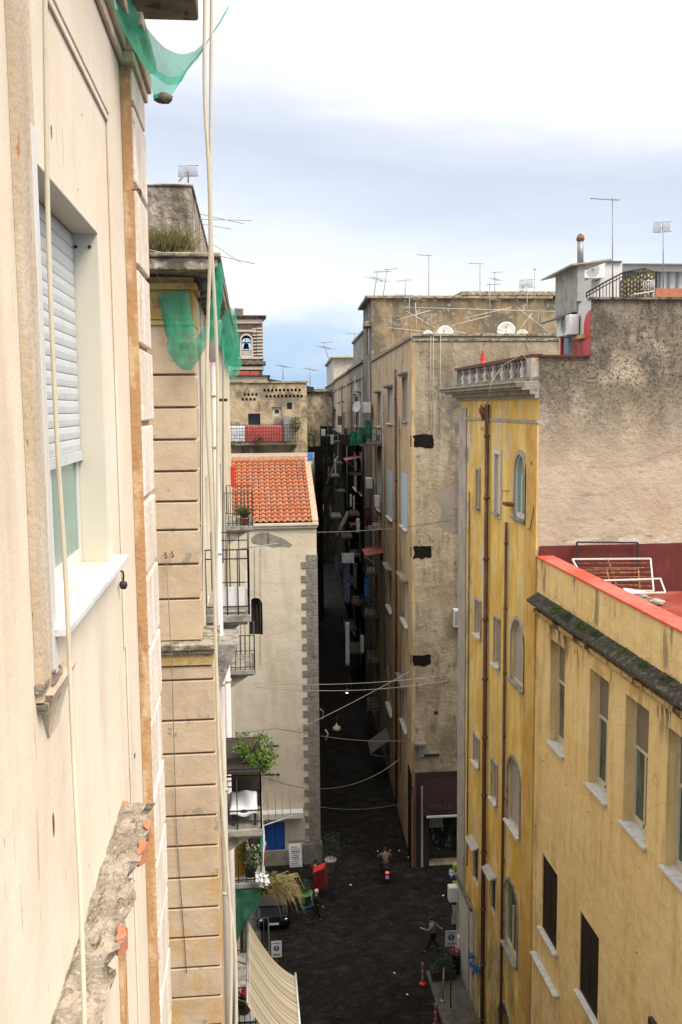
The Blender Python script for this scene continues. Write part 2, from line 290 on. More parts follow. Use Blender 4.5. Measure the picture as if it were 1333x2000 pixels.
M['light_yellow'] = mat('light_yellow_plaster', (.80, .565, .245), [
    dict(c=(.82, .61, .30), s=(.8, .8, .5), k=(.4, .6)), dict(c=(.64, .42, .13), s=(3, 3, .35), k=(.5, .66), a=.6), dict(c=(.40, .30, .17), s=(9, 2.5, .45), k=(.60, .70), a=.4),
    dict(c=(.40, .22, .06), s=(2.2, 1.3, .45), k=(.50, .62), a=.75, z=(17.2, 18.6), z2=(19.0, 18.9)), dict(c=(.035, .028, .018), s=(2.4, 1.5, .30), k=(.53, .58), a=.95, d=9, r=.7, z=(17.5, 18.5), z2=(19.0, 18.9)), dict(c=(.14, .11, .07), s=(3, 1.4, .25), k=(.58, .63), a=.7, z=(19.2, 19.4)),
    dict(c=(.36, .25, .10), s=(2, 1.5, .4), k=(.5, .65), a=.7, y=(27.3, 28.4)), dict(c=(.45, .31, .14), s=(.3, 2.0, 1.4), k=(.53, .64), a=.45, z=(14, 9)), dict(c=(.42, .27, .13), s=(20, 16, 16), k=(.68, .72), a=.5), dict(c=(.30, .19, .08), t='wave', dist=15, s=(.3, .3, .26), k=(.9985, .9999), a=.28)], bump=.3, bscale=18, bump2=.25, b2scale=2.5)
M['end_wall'] = mat('mouldy_beige_end_wall', (.40, .325, .23), [
    dict(c=(.46, .39, .285), s=.8, k=(.4, .6)), dict(c=(.36, .28, .21), s=(.8, .8, 1.2), k=(.5, .7), a=.6),
    dict(c=(.16, .135, .085), s=(.7, .7, .9), k=(.34, .50), a=.85, z=(22.9, 25.4)), dict(c=(.035, .03, .022), s=(11, 11, 12), k=(.52, .56), a=.9, z=(23.4, 25.9), d=10, r=.78), dict(c=(.045, .04, .03), s=(1.1, 1.1, .6), k=(.46, .58), a=.78, z=(23.8, 26.3), d=12, r=.8),
    dict(c=(.07, .06, .045), s=(14, 14, 18), k=(.58, .61), a=.85, z=(22.0, 24.0), d=9, r=.75), dict(c=(.10, .085, .065), s=(3, 3, .3), k=(.52, .62), a=.85, z=(25.4, 26.5), x=(10.6, 10.2)),
    dict(c=(.17, .15, .12), s=(1.6, 1.6, 6), k=(.60, .66), a=.6), dict(c=(.30, .27, .23), s=(.6, 3, .5), k=(.55, .62), a=.4), dict(c=(.36, .29, .13), s=(1.1, 1.1, 1.6), k=(.5, .62), a=.6, z=(21.6, 20.8)),
    dict(c=(.56, .52, .46), s=(1.2, 1.2, 4), k=(.5, .56), a=.9, z=(20.95, 20.75)), dict(c=(.14, .11, .08), t='wave', dist=16, s=(.30, .30, .34), k=(.9985, .9999), a=.28)], bump=.5, bscale=22, bump2=.35, b2scale=5)
M['dark_red'] = mat('dark_red_paint', (.115, .014, .008), [dict(c=(.085, .012, .008), s=2, k=(.4, .6)), dict(c=(.17, .03, .02), s=(5, 5, 1), k=(.58, .7), a=.5)], rough=.6, bump=.2)
M['red_coping'] = mat('red_painted_coping', (.58, .055, .028), [dict(c=(.66, .12, .08), s=.7, k=(.45, .6)), dict(c=(.40, .04, .025), s=4, k=(.55, .7), a=.5)], rough=.55, bump=.25, bscale=18)
M['red_floor'] = mat('red_terrace_floor', (.24, .035, .02), [dict(c=(.33, .08, .05), s=1.2, k=(.45, .6)), dict(c=(.12, .07, .05), s=2, k=(.58, .7), a=.8)], rough=.6, bump=.3)
M['drip'] = mat('stained_yellow_moulding', (.60, .42, .20), [dict(c=(.42, .22, .06), s=(2.2, 1.6, 1), k=(.45, .58)), dict(c=(.03, .024, .015), s=(2.4, 1.9, .8), k=(.50, .56), a=.95, d=9, r=.7), dict(c=(.7, .6, .42), s=(9, 7, 5), k=(.62, .66))], bump=.6, bscale=14)
M['soil'] = mat('black_crust_and_soil', (.030, .025, .019), [dict(c=(.10, .09, .07), s=6, k=(.5, .62)), dict(c=(.05, .055, .02), s=3, k=(.58, .68), a=.6), dict(c=(.22, .20, .17), s=30, k=(.64, .68), a=.6)], rough=.95, bump=1.0, bscale=22)
M['lavender'] = mat('lavender_grey_plaster', (.36, .325, .31), [dict(c=(.42, .38, .35), s=1.4, k=(.4, .6)), dict(c=(.22, .19, .15), s=(3, 3, 1), k=(.54, .66), a=.8), dict(c=(.5, .36, .13), s=2.2, k=(.6, .66), a=.5)], bump=.4, bscale=14)
M['grey_stone'] = mat('grey_cornice_stone', (.29, .265, .23), [dict(c=(.12, .11, .09), s=(4, 4, 4), k=(.48, .62), a=.8), dict(c=(.42, .39, .34), s=3, k=(.55, .66), a=.8)], bump=.5, bscale=16)
M['white_sill'] = mat('white_stone_sill', (.62, .60, .57), [dict(c=(.35, .33, .30), s=6, k=(.5, .66), a=.6)], rough=.5, bump=.2)
M['frame'] = mat('cream_window_frame', (.60, .54, .40), [dict(c=(.36, .32, .24), s=5, k=(.5, .7), a=.5)], rough=.5)
M['frame_white'] = mat('white_window_frame', (.66, .66, .64), rough=.45)
M['blind'] = mat('grey_brown_roller_blind', (.20, .165, .115), [dict(c=(.15, .125, .09), t='wave', s=(1, 1, 9), k=(.6, .95), a=.6)], rough=.6)
M['glass_green'] = mat('greenish_glass', (.05, .085, .07), [dict(c=(.17, .19, .15), s=(1.2, 1.6, .5), k=(.45, .6)), dict(c=(.02, .03, .025), s=(2, 3, .8), k=(.55, .62))], rough=.08, spec=.6)  # paler blotches paint reflections into the glass
M['glass_teal'] = mat('teal_glass', (.11, .24, .21), [dict(c=(.16, .30, .27), s=2, k=(.4, .6))], rough=.15)
M['glass_dark'] = mat('dark_glass', (.018, .02, .022), [dict(c=(.05, .055, .06), s=1.5, k=(.5, .65))], rough=.1)
M['dark_void'] = mat('dark_interior', (.012, .011, .010), rough=.9)
M['blue_shutter'] = mat('pale_blue_shutter', (.42, .52, .62), [dict(c=(.34, .42, .52), t='wave', s=(1, 1, 6), k=(.4, .9), a=.7)], rough=.6)
M['white_shutter'] = mat('white_louvred_shutter', (.56, .53, .50), [dict(c=(.36, .33, .30), t='wave', s=(1, 1, 8), k=(.5, .95), a=.8)], rough=.6)
M['grey_shutter'] = mat('grey_weathered_shutter', (.30, .28, .25), [dict(c=(.16, .14, .12), t='wave', s=(1, 1, 8), k=(.5, .95), a=.8)], rough=.7)
M['lilac_panel'] = mat('lilac_grey_panel', (.34, .30, .29), [dict(c=(.44, .39, .36), s=(1, 1, .7), k=(.4, .7)), dict(c=(.20, .18, .17), s=3, k=(.58, .7), a=.5)], rough=.8, bump=.2)
M['brown_shutter'] = mat('dark_brown_louvred_shutter', (.014, .009, .006), [dict(c=(.03, .018, .012), s=(20, 20, 2), k=(.5, .7))], rough=.7, spec=.2, bump=.1)
M['brown_frame'] = mat('dark_brown_wood', (.045, .024, .015), rough=.5)
M['faded_letters'] = mat('faded_lettering', (.04, .037, .034), rough=.8)
M['iron'] = mat('black_wrought_iron', (.02, .018, .017), [dict(c=(.10, .04, .02), s=14, k=(.6, .7), a=.7)], rough=.6)
M['rust'] = mat('rusty_iron', (.16, .06, .025), [dict(c=(.34, .15, .06), s=9, k=(.45, .6)), dict(c=(.06, .03, .02), s=14, k=(.55, .66))], rough=.85, bump=.4)
M['brown_pipe'] = mat('brown_cast_iron_pipe', (.13, .055, .035), [dict(c=(.20, .13, .06), s=(4, 4, 1), k=(.48, .62), z=(12, 22)), dict(c=(.07, .035, .025), s=5, k=(.55, .66))], rough=.7, bump=.3)
M['white_pipe'] = mat('pale_pinkish_plastic_pipe', (.58, .50, .49), [dict(c=(.66, .60, .52), s=(1, 1, .8), k=(.45, .65)), dict(c=(.4, .32, .25), s=(6, 6, .6), k=(.6, .7), a=.5)], rough=.5)
M['zinc'] = mat('dull_zinc', (.30, .29, .29), [dict(c=(.2, .19, .18), s=6, k=(.5, .65))], rough=.5, metal=.5)
M['rope'] = mat('cream_hose', (.58, .51, .38), [dict(c=(.46, .38, .25), s=9, k=(.5, .7), a=.6)], rough=.6)
M['cable'] = mat('grey_cable', (.16, .145, .12), rough=.7)
M['cable_pale'] = mat('pale_cable', (.36, .32, .25), rough=.6)
M['net'] = mat('green_scaffold_net', (.03, .52, .30), [dict(c=(.012, .30, .17), s=(5, 5, 5), k=(.45, .65)), dict(c=(.12, .62, .40), s=(16, 16, 1.6), k=(.56, .68), a=.6)], rough=.7, trans=.5, alpha=.68)
M['net_thin'] = mat('thin_green_netting', (.05, .55, .36), [dict(c=(.02, .40, .24), s=(9, 9, 2), k=(.45, .65))], rough=.7, trans=.5, alpha=.62)
M['net_dark'] = mat('dark_green_net', (.012, .11, .06), [dict(c=(.006, .05, .03), s=3, k=(.45, .6))], rough=.7, trans=.3, alpha=.93)
M['awning'] = None
M['leaf'] = mat('green_leaves', (.07, .14, .02), [dict(c=(.15, .24, .035), s=5, k=(.42, .6)), dict(c=(.03, .06, .012), s=7, k=(.55, .66))], rough=.6, trans=.3)
M['leaf_dark'] = mat('dark_green_leaves', (.03, .055, .015), [dict(c=(.07, .11, .03), s=5, k=(.45, .6))], rough=.6, trans=.2)
M['grass'] = mat('green_grass', (.13, .26, .03), [dict(c=(.22, .34, .05), s=6, k=(.42, .6))], rough=.6, trans=.35)
M['dry'] = mat('dry_straw_grass', (.26, .18, .08), [dict(c=(.15, .16, .05), s=2.5, k=(.42, .58)), dict(c=(.42, .31, .15), s=9, k=(.5, .65))], rough=.7, trans=.3)
M['olive_grass'] = mat('olive_scrub', (.14, .13, .045), [dict(c=(.26, .22, .09), s=7, k=(.45, .6)), dict(c=(.06, .06, .02), s=5, k=(.55, .66))], rough=.8, trans=.2)
M['stem'] = mat('brown_stem', (.12, .075, .04), rough=.9)
M['terracotta'] = mat('terracotta_pot', (.42, .15, .07), [dict(c=(.30, .11, .06), s=8, k=(.45, .65))], rough=.8, bump=.2)
M['white_metal'] = mat('white_enamel', (.60, .59, .56), [dict(c=(.38, .35, .31), s=5, k=(.55, .7), a=.6)], rough=.45)
M['dish'] = mat('white_dish_paint', (.50, .50, .48), [dict(c=(.38, .36, .33), s=3, k=(.5, .65))], rough=.5)
M['antenna'] = mat('dull_aluminium', (.27, .26, .25), [dict(c=(.16, .12, .09), s=8, k=(.55, .65))], rough=.5, metal=.4)
M['dark_plastic'] = mat('dark_plastic', (.03, .03, .035), rough=.5)
M['grey_plastic'] = mat('grey_plastic', (.28, .28, .28), rough=.5)
M['white_plastic'] = mat('white_plastic', (.66, .65, .62), [dict(c=(.48, .45, .40), s=4, k=(.55, .7), a=.5)], rough=.45)
M['red_paint'] = mat('bright_red_paint', (.55, .03, .02), rough=.45)
M['blue_paint'] = mat('deep_blue_paint', (.015, .10, .42), [dict(c=(.02, .07, .28), s=(2, 2, .6), k=(.5, .66), a=.6)], rough=.5)
M['yellow_plastic'] = mat('bright_yellow_plastic', (.78, .40, .01), [dict(c=(.6, .3, .02), s=4, k=(.5, .7), a=.5)], rough=.5)
M['cloth_white'] = mat('white_cloth', (.72, .73, .74), [dict(c=(.55, .57, .6), s=6, k=(.5, .65), a=.5)], rough=.9)
M['cloth_red'] = mat('faded_red_cloth', (.50, .10, .085), [dict(c=(.40, .075, .06), s=(4, 4, 1.2), k=(.45, .65))], rough=.9)
M['cloth_green'] = mat('green_tarpaulin', (.012, .15, .10), [dict(c=(.01, .09, .06), s=3, k=(.45, .6)), dict(c=(.03, .24, .12), s=2, k=(.58, .66))], rough=.7)
M['cloth_lilac'] = mat('lilac_sheet', (.20, .17, .30), [dict(c=(.10, .08, .15), s=5, k=(.45, .6))], rough=.9)
M['cloth_blue'] = mat('bright_blue_cloth', (.03, .18, .50), [dict(c=(.2, .3, .5), s=9, k=(.5, .6))], rough=.9)
M['navy'] = mat('navy_cloth', (.02, .035, .10), rough=.9)
M['flag_red'] = mat('flag_red_cloth', (.45, .02, .03), rough=.9)
M['flag_green'] = mat('flag_green_cloth', (.01, .24, .14), rough=.9)
M['red_awning'] = mat('rusty_red_sheet', (.32, .055, .03), [dict(c=(.42, .10, .06), s=3, k=(.4, .6)), dict(c=(.12, .03, .02), s=5, k=(.56, .68))], rough=.7)
M['shop_red'] = mat('burgundy_awning_canvas', (.016, .0025, .004), [dict(c=(.026, .003, .006), s=2, k=(.4, .6))], rough=.8)
M['corrugated'] = mat('greyish_tin_sheet', (.34, .32, .28), [dict(c=(.24, .2, .16), s=3, k=(.5, .65))], rough=.7)
M['white_wall'] = mat('white_rooftop_plaster', (.62, .59, .56), [dict(c=(.50, .46, .42), s=1.5, k=(.5, .7), a=.6)], bump=.15)
M['grey_block'] = mat('grey_block_panel', (.33, .315, .28), [dict(c=(.25, .235, .2), s=3, k=(.45, .6))], bump=.3)
M['basalt'] = mat('dark_basalt_paving', (.015, .013, .011), [dict(c=(.024, .021, .018), t='cell', s=(1.5, 2.4, 1), k=(0, 1)), dict(c=(.010, .009, .008), s=.35, k=(.42, .62), a=.7),
    dict(c=(.005, .0045, .004), t='brick', s=(1.5, 2.4, 1), k=(.07, .0), a=.95), dict(c=(.060, .053, .043), s=(1.2, 1.7, 2), k=(.52, .72), a=.5, d=9), dict(c=(.07, .06, .05), s=(4, 6, 2), k=(.62, .68), a=.6), dict(c=(.009, .008, .007), s=5, k=(.55, .65), a=.6), dict(c=(.3, .3, .28), s=(5, 5, 5), k=(.79, .80), a=.6)], rough=.9, spec=.12, bump=.35, bscale=8, bump2=.3, b2scale=1.5)
M['pavement'] = mat('pale_stone_pavement', (.07, .062, .05), [dict(c=(.11, .097, .077), t='cell', s=(1.4, 1.4, 1), k=(0, 1)), dict(c=(.04, .036, .03), t='brick', s=(1.4, 1.4, 1), k=(.05, 0)), dict(c=(.055, .05, .04), s=2, k=(.5, .64), a=.8)], rough=.8, bump=.3, bscale=8)
M['base_white'] = mat('dirty_white_base_render', (.42, .41, .38), [dict(c=(.50, .48, .45), s=1, k=(.4, .6)), dict(c=(.20, .18, .14), s=(2, 2, .8), k=(.55, .66), a=.7), dict(c=(.13, .12, .08), s=1.5, k=(.4, .6), a=.8, z=(1.2, .2))], bump=.3, bscale=10)
M['graffiti'] = mat('blue_spray_paint', (.02, .16, .40), rough=.6)
M['skin'] = mat('skin', (.42, .25, .17), rough=.6)
M['hair_grey'] = mat('pale_grey_hair', (.55, .52, .47), rough=.9)
M['hair_dark'] = mat('black_hair', (.01, .009, .008), rough=.8)
M['black_cloth'] = mat('black_clothing', (.008, .008, .010), rough=.9)
M['jeans'] = mat('dark_blue_trousers', (.012, .015, .028), rough=.9)
M['grey_cloth'] = mat('grey_clothing', (.16, .15, .15), rough=.9)
M['tan_cloth'] = mat('brown_jacket', (.14, .085, .04), [dict(c=(.2, .13, .07), s=12, k=(.4, .6))], rough=.9)
M['red_cloth'] = mat('red_clothing', (.20, .008, .01), [dict(c=(.14, .006, .008), s=5, k=(.45, .6))], rough=.8)
M['car_paint'] = mat('near_black_car_paint', (.004, .005, .009), rough=.35, spec=.25)
M['tyre'] = mat('black_rubber', (.012, .012, .012), rough=.9)
M['chrome'] = mat('chrome', (.5, .5, .5), rough=.2, metal=1)
M['lamp_glow'] = mat('lit_lamp_glass', (.9, .9, .85), emit=((1, .97, .9), 9))
M['tail_glow'] = mat('lit_tail_light', (.6, .01, .01), emit=((1, .03, .02), 1.6))
M['sign_blue'] = mat('sign_blue', (.01, .06, .20), rough=.5)
M['sign_white'] = mat('sign_white', (.42, .42, .40), rough=.5)
M['cream_lamp'] = mat('cream_enamel_lampshade', (.72, .60, .42), rough=.5)
M['wood'] = mat('dark_old_wood', (.025, .016, .012), rough=.7)
M['lime'] = mat('lime_green_plastic', (.22, .38, .02), rough=.6)

# striped awning material: stripes run down the slope, so they follow object Y
def striped():
    m = bpy.data.materials.new('striped_canvas'); m.use_nodes = True; t = m.node_tree; n = t.nodes; l = t.links; bs = n['Principled BSDF']
    uv = n.new('ShaderNodeUVMap'); s = n.new('ShaderNodeSeparateXYZ'); l.new(uv.outputs[0], s.inputs[0])
    mu = n.new('ShaderNodeMath'); mu.operation = 'MULTIPLY'; mu.inputs[1].default_value = 5.0; l.new(s.outputs[0], mu.inputs[0])
    fr = n.new('ShaderNodeMath'); fr.operation = 'FRACT'; l.new(mu.outputs[0], fr.inputs[0])
    r = n.new('ShaderNodeValToRGB'); r.color_ramp.interpolation = 'CONSTANT'; l.new(fr.outputs[0], r.inputs[0])
    cs = [(0, (.40, .335, .23)), (.22, (.13, .09, .05)), (.27, (.37, .30, .20)), (.38, (.24, .13, .075)), (.42, (.32, .30, .22)), (.62, (.14, .115, .07)), (.68, (.43, .365, .255)), (.84, (.20, .11, .065)), (.88, (.39, .32, .21))]
    while len(r.color_ramp.elements) < len(cs): r.color_ramp.elements.new(.5)
    for e, (p, c) in zip(r.color_ramp.elements, cs): e.position = p; e.color = (*c, 1)
    l.new(r.outputs[0], bs.inputs['Base Color']); bs.inputs['Roughness'].default_value = .9
    return m
M['awning'] = striped()

# ================================================================ generic builders
def op_pix(fr, xf, xn, yt, yb, arch=False, rev=.22, **k):
    """opening from pixels: far x, near x, top y and bottom y measured at the far jamb"""
    a0, _ = fr.pix(xf, (yt+yb)/2); a1, _ = fr.pix(xn, (yt+yb)/2)
    _, z1 = fr.pix(xf, yt); _, z0 = fr.pix(xf, yb)
    a0, a1 = min(a0, a1), max(a0, a1)
    return dict(a0=a0, a1=a1, z0=z0, z1=z1, arch=arch, rev=rev, **k)

def window(bld, fr, o, style='glass', frame='frame', pane='glass_green', sill='white_sill', sill_out=.14, surround=None, sur_w=.12, transom=None, mull=1, hood=None, name='window', fw=.06):
    rev = o.get('rev', .22); f = MB()
    a0, a1, z0, z1 = o['a0'], o['a1'], o['z0'], o['z1']
    ring(f, fr, o, 0.002, fw, -rev+.005, -rev+.065)
    zt = z0+(z1-z0)*transom if transom else None
    if zt: f.fbox(fr, a0+fw, a1-fw, -rev+.007, -rev+.063, zt-.04, zt+.04)
    ztop = zt-.04 if zt else z1-fw-(o.get('rise', 0) if o.get('arch') else 0)
    if style == 'glass':
        for k in range(1, mull+1):
            a = a0+(a1-a0)*k/(mull+1); f.fbox(fr, a-.035, a+.035, -rev+.009, -rev+.061, z0+fw, ztop)
        if mull > 0:
            f.fbox(fr, a0+fw, a1-fw, -rev+.009, -rev+.061, z0+fw+.0, z0+fw+.09)
    w = f.build(name, M[frame], bld)
    p = MB(); P = outline(o, .003)
    if style == 'shutter':
        p.fbox(fr, a0+fw, a1-fw, -rev+.012, -rev+.03, z0+fw, z1-fw-(0 if not o.get('arch') else 0))
        n = max(4, int((z1-z0)/.11)); h = (z1-z0-2*fw)/n; mid = (a0+a1)/2
        for s0, s1 in ((a0+fw, mid-.02), (mid+.02, a1-fw)):
            for i in range(n):
                z = z0+fw+i*h
                p.hexa([fr(s0, -rev+.03, z), fr(s1, -rev+.03, z), fr(s1, -rev+.06, z), fr(s0, -rev+.06, z), fr(s0, -rev+.03, z+h*.85), fr(s1, -rev+.03, z+h*.85), fr(s1, -rev+.036, z+h*.8), fr(s0, -rev+.036, z+h*.8)])
        p.build('shutter', M[pane], w)
    else:
        p.poly([fr(a, -rev+.015, z) for a, z in P]); p.build('pane', M[pane], w)
    if transom and style == 'glass':
        q = MB(); q.fbox(fr, a0+fw, a1-fw, -rev+.02, -rev+.045, zt+.04, z1-fw); q.build('roller_blind', M['blind'], w) if not o.get('arch') else None
    if sill:
        s = MB(); s.fbox(fr, a0-.08, a1+.08, -rev+.07, sill_out, z0-.07, z0+.003); s.build('sill', M[sill], w, bevel=.008)
    if surround:
        s = MB(); ring(s, fr, o, -sur_w, -.001, .0015, .05); s.build('surround', M[surround], w)
    if hood:
        s = MB(); s.fbox(fr, a0-.2, a1+.2, .002, .35, z1+.12, z1+.22); s.fbox(fr, a0-.1, a1+.1, .002, .22, z1+.04, z1+.118); s.build('hood', M[hood], w)
    return w

def shell(mb, fr, a0, a1, depth, z0, z1, front=False, roof=True):
    """the other faces of a building behind its facade"""
    P = [fr(a0, 0, z0), fr(a1, 0, z0), fr(a1, -depth, z0), fr(a0, -depth, z0)]; T = [(p[0], p[1], z1) for p in P]
    mb.quad(P[1], P[2], T[2], T[1]); mb.quad(P[2], P[3], T[3], T[2]); mb.quad(P[3], P[0], T[0], T[3])
    if roof: mb.quad(*T)
    if front: mb.quad(P[0], P[1], T[1], T[0])

def catenary(p, q, sag, n=16):
    p, q = Vector(p), Vector(q)
    return [p.lerp(q, i/n)-Vector((0, 0, sag*4*(i/n)*(1-i/n))) for i in range(n+1)]

def leaves(mb, c, rad, n, size, rnd, droop=0, gap=.0):
    c = Vector(c)
    for i in range(n):
        while True:
            d = Vector((rnd.uniform(-1, 1), rnd.uniform(-1, 1), rnd.uniform(-1, 1)))
            if d.length < 1 and mnoise.noise(d*2.3+c) > gap-.35: break
        p = c+Vector((d.x*rad[0], d.y*rad[1], d.z*rad[2]))
        u = Vector((rnd.gauss(0, 1), rnd.gauss(0, 1), rnd.gauss(0, 1)-droop)).normalized(); v = u.cross(Vector((rnd.gauss(0, 1), rnd.gauss(0, 1), rnd.gauss(0, 1)))).normalized()
        s = size*rnd.uniform(.6, 1.4)
        mb.add([p-v*s*.05, p+u*s*.5+v*s*.28, p+u*s, p+u*s*.5-v*s*.28], [(0, 1, 2, 3)])

def blades(mb, c, rx, ry, n, h, rnd, w=.012, lean=.5, arch=0.3):
    for i in range(n):
        x, y = rnd.uniform(-rx, rx), rnd.uniform(-ry, ry); p = Vector(c)+Vector((x, y, 0)); hh = h*rnd.uniform(.5, 1.2)
        d = Vector((rnd.gauss(0, lean), rnd.gauss(0, lean), 1)).normalized(); s = Vector((rnd.gauss(0, 1), rnd.gauss(0, 1), 0)).normalized()*w
        m = p+d*hh*.55; e = p+d*hh+Vector((d.x, d.y, -arch))*hh*.4
        mb.add([p-s, p+s, m+s*.8, m-s*.8, e], [(0, 1, 2, 3), (3, 2, 4)])

def net_sheet(name, rows, mt, label, cat, group=None, amp=.02, thick=0, sub=6, nrm=None, seed=1):
    """a cloth given by rows of control points, refined and rippled"""
    rows = [[Vector(p) for p in r] for r in rows]
    def cr(p0, p1, p2, p3, t): return .5*((2*p1)+(-p0+p2)*t+(2*p0-5*p1+4*p2-p3)*t*t+(-p0+3*p1-3*p2+p3)*t**3)
    def spl(pts, k):
        o = []
        for i in range(len(pts)-1):
            a = pts[max(i-1, 0)]; d = pts[min(i+2, len(pts)-1)]
            for j in range(k): o.append(cr(a, pts[i], pts[i+1], d, j/k))
        return o+[pts[-1]]
    rr = [spl(r, sub) for r in rows]; cols = [spl([r[i] for r in rr], sub) for i in range(len(rr[0]))]
    g = [[cols[i][j] for i in range(len(cols))] for j in range(len(cols[0]))]
    nr = Vector(nrm or (0.3, 1, 0)).normalized()
    for r in g:
        for i, p in enumerate(r): r[i] = p+nr*(mnoise.noise(Vector((p.x*5+seed, p.y*5, p.z*5)))*amp+mnoise.noise(Vector((i*.9+seed, seed, p.z*2)))*amp*.8)
    mb = MB(); mb.grid(g)
    o = mb.build(name, mt, None, label=label, cat=cat, group=group)
    if thick: md = o.modifiers.new('thickness', 'SOLIDIFY'); md.thickness = thick
    return o

# ================================================================ ground
g = MB(); g.quad((-60, -30, 0), (120, -30, 0), (120, 400, 0), (-60, 400, 0)); g.build('street', M['basalt'], None, kind='structure', label='dark wet basalt paving of the street and little square', cat='street')
# kerbed pavement strip at the foot of the yellow house
pv = MB(); pv.box(7.35, 8.85, 26, 39.2, 0, .13); pv.box(-.75, .1, 20, 47, 0, .13); pv.build('pavement', M['pavement'], None, kind='structure', bevel=.02)

# ================================================================ our own house (left foreground)
NX = -.76
FN = Fr((NX, 0), (0, 1), (1, 0))
apt = thing('cream_apartment_house', (NX-4, 3.5, 0), 'near peeling cream apartment house with the half lowered white roller shutter, left foreground', 'house')
YC = 6.95                                           # its far corner
wop = dict(a0=3.56, a1=5.08, z0=24.20, z1=25.90, rev=.136)
b = MB(); facade(b, FN, -3, YC, 0, 28.2, [wop], rev=.136); shell(b, FN, -3, YC, 9, 0, 28.2); b.build('wall', M['cream'], apt)
# pilaster of rough quoin blocks on the corner
b = MB(); b.box(NX+.001, NX+.045, 6.30, YC+.03, 0, 27.2); b.build('pilaster', M['tan_side'], apt)
b = MB(); z = 11.9; k = 0
rnd = random.Random(3)
while z < 27.05:
    h = .50; e = rnd.uniform(-.012, .012)
    b.box(NX+.003, NX+.075+e*.5, 6.31, YC+.055+e, z+.018, min(z+h-.018, 27.14)); z += h
b.build('quoin_block', M['cream_block'], apt, bevel=.012)
b = MB(); b.box(NX+.002, NX+.064, 6.288, 6.3085, 12, 27.1); b.build('pilaster_edge', M['tan_side'], apt)
# string course near the top: three stepped mouldings
b = MB()
for x0, z0, z1 in ((.03, 27.12, 27.19), (.055, 27.19, 27.30), (.09, 27.34, 27.42)):
    b.box(NX+.002, NX+x0, -3, 6.22, z0, z1); b.box(NX+.002, NX+x0+.07, 6.22, YC+.06+x0, z0, z1)
b.build('string_course', M['strip'], apt, bevel=.01)
# raised panel moulding above the window
def strip(mb, pts, w=.03, d=.02):
    for p, q in zip(pts, pts[1:]):
        (a, z), (c, y) = p, q; v = Vector((c-a, y-z)); n = Vector((-v.y, v.x)).normalized()*w/2
        mb.hexa([FN(a-n.x, .001, z-n.y), FN(c-n.x, .001, y-n.y), FN(c+n.x, .001, y+n.y), FN(a+n.x, .001, z+n.y), FN(a-n.x, d, z-n.y), FN(c-n.x, d, y-n.y), FN(c+n.x, d, y+n.y), FN(a+n.x, d, z+n.y)])
b = MB(); pa = FN.pix(98, 5); pb = FN.pix(207, 232); pc = FN.pix(214, 430)
strip(b, [(2.4, pb[1]), (pb[0], pb[1]), (pb[0]+.0, 23.6)], .035, .014); strip(b, [(2.4, pb[1]+.05), (pb[0]+.06, pb[1]+.05), (pb[0]+.06, 20.0)], .02, .012)
b.build('panel_moulding', M['cream'], apt, bevel=.004)
# tan architrave strip on the near side of the window with its console
b = MB(); a0 = FN.pix(40, 700)[0]; a1 = FN.pix(69, 700)[0]
rows = []
for i in range(60):
    z = 23.98+(29-23.98)*i/59; j = mnoise.noise(Vector((z*3, 1, 0)))*.012; j2 = mnoise.noise(Vector((z*9, 5, 0)))*.006
    rows.append([FN(a0+j, .001, z), FN(a0+j, .028, z), FN(a1+j2, .032, z), FN(a1+j2, .001, z)])
b.grid(rows, False); b.build('architrave', M['strip'], apt)
b = MB()
for i in range(9):
    t0, t1 = i/9, (i+1)/9; f = lambda t: .05*(1-t)**1.6+.008
    z0, z1 = 24.0-.20*t0, 24.0-.20*t1
    b.hexa([FN(a0+.02+.14*t1, .001, z1), FN(a1+.24-.12*t1, .001, z1), FN(a1+.24-.12*t1, f(t1), z1), FN(a0+.02+.14*t1, f(t1), z1), FN(a0+.02+.14*t0, .001, z0), FN(a1+.24-.12*t0, .001, z0), FN(a1+.24-.12*t0, f(t0), z0), FN(a0+.02+.14*t0, f(t0), z0)])
b.build('console', M['strip'], apt)
b = MB(); rn = random.Random(11)
for i in range(34):
    a = a0+rn.uniform(0, .36); z = 24.0+rn.uniform(-.05, .04); s = rn.uniform(.012, .03); b.hexa([FN(a+dx*s*rn.uniform(.6, 1), .002+dy*s*1.3, z+dz*s*.6) for dz in (-1, 1) for dx, dy in ((-1, 0), (1, 0), (1, 1), (-1, 1))])
b.build('broken_render', M['rough_stone'], apt)
# window with white reveal boards, roller shutter, casement, marble sill
wf = MB(); f = FN
wf.fbox(f, 5.066, 5.079, -.135, .012, 24.2, 25.9); wf.fbox(f, 3.561, 5.066, -.135, .012, 25.886, 25.899); wf.fbox(f, 3.561, 3.574, -.135, .012, 24.2, 25.886)
win = wf.build('window', M['reveal'], apt, bevel=.003)
b = MB(); b.fbox(f, 3.49, 3.558, .001, .035, 24.02, 25.98); b.build('jamb_board', M['white_paint'], win, bevel=.004)
s = MB(); zb, zt = FN.pix(153, 880, -.115)[1], 25.88; n = round((zt-zb)/.064); h = (zt-zb)/n
for i in range(n):
    z = zb+i*h
    s.grid([[f(a, -.115+.004*math.sin(math.pi*t), z+h*.94*t) for a in (3.58, 5.06)] for t in (0, .15, .5, .85, 1)], False)
    s.quad(f(3.58, -.115, z+h*.94), f(5.06, -.115, z+h*.94), f(5.06, -.126, z+h*.96), f(3.58, -.126, z+h*.96)); s.quad(f(3.58, -.126, z+h*.96), f(5.06, -.126, z+h*.96), f(5.06, -.115, z+h), f(3.58, -.115, z+h))
s.fbox(f, 3.58, 5.06, -.122, -.10, zb-.05, zb-.002); s.build('roller_shutter', M['slat'], win)
c = MB()
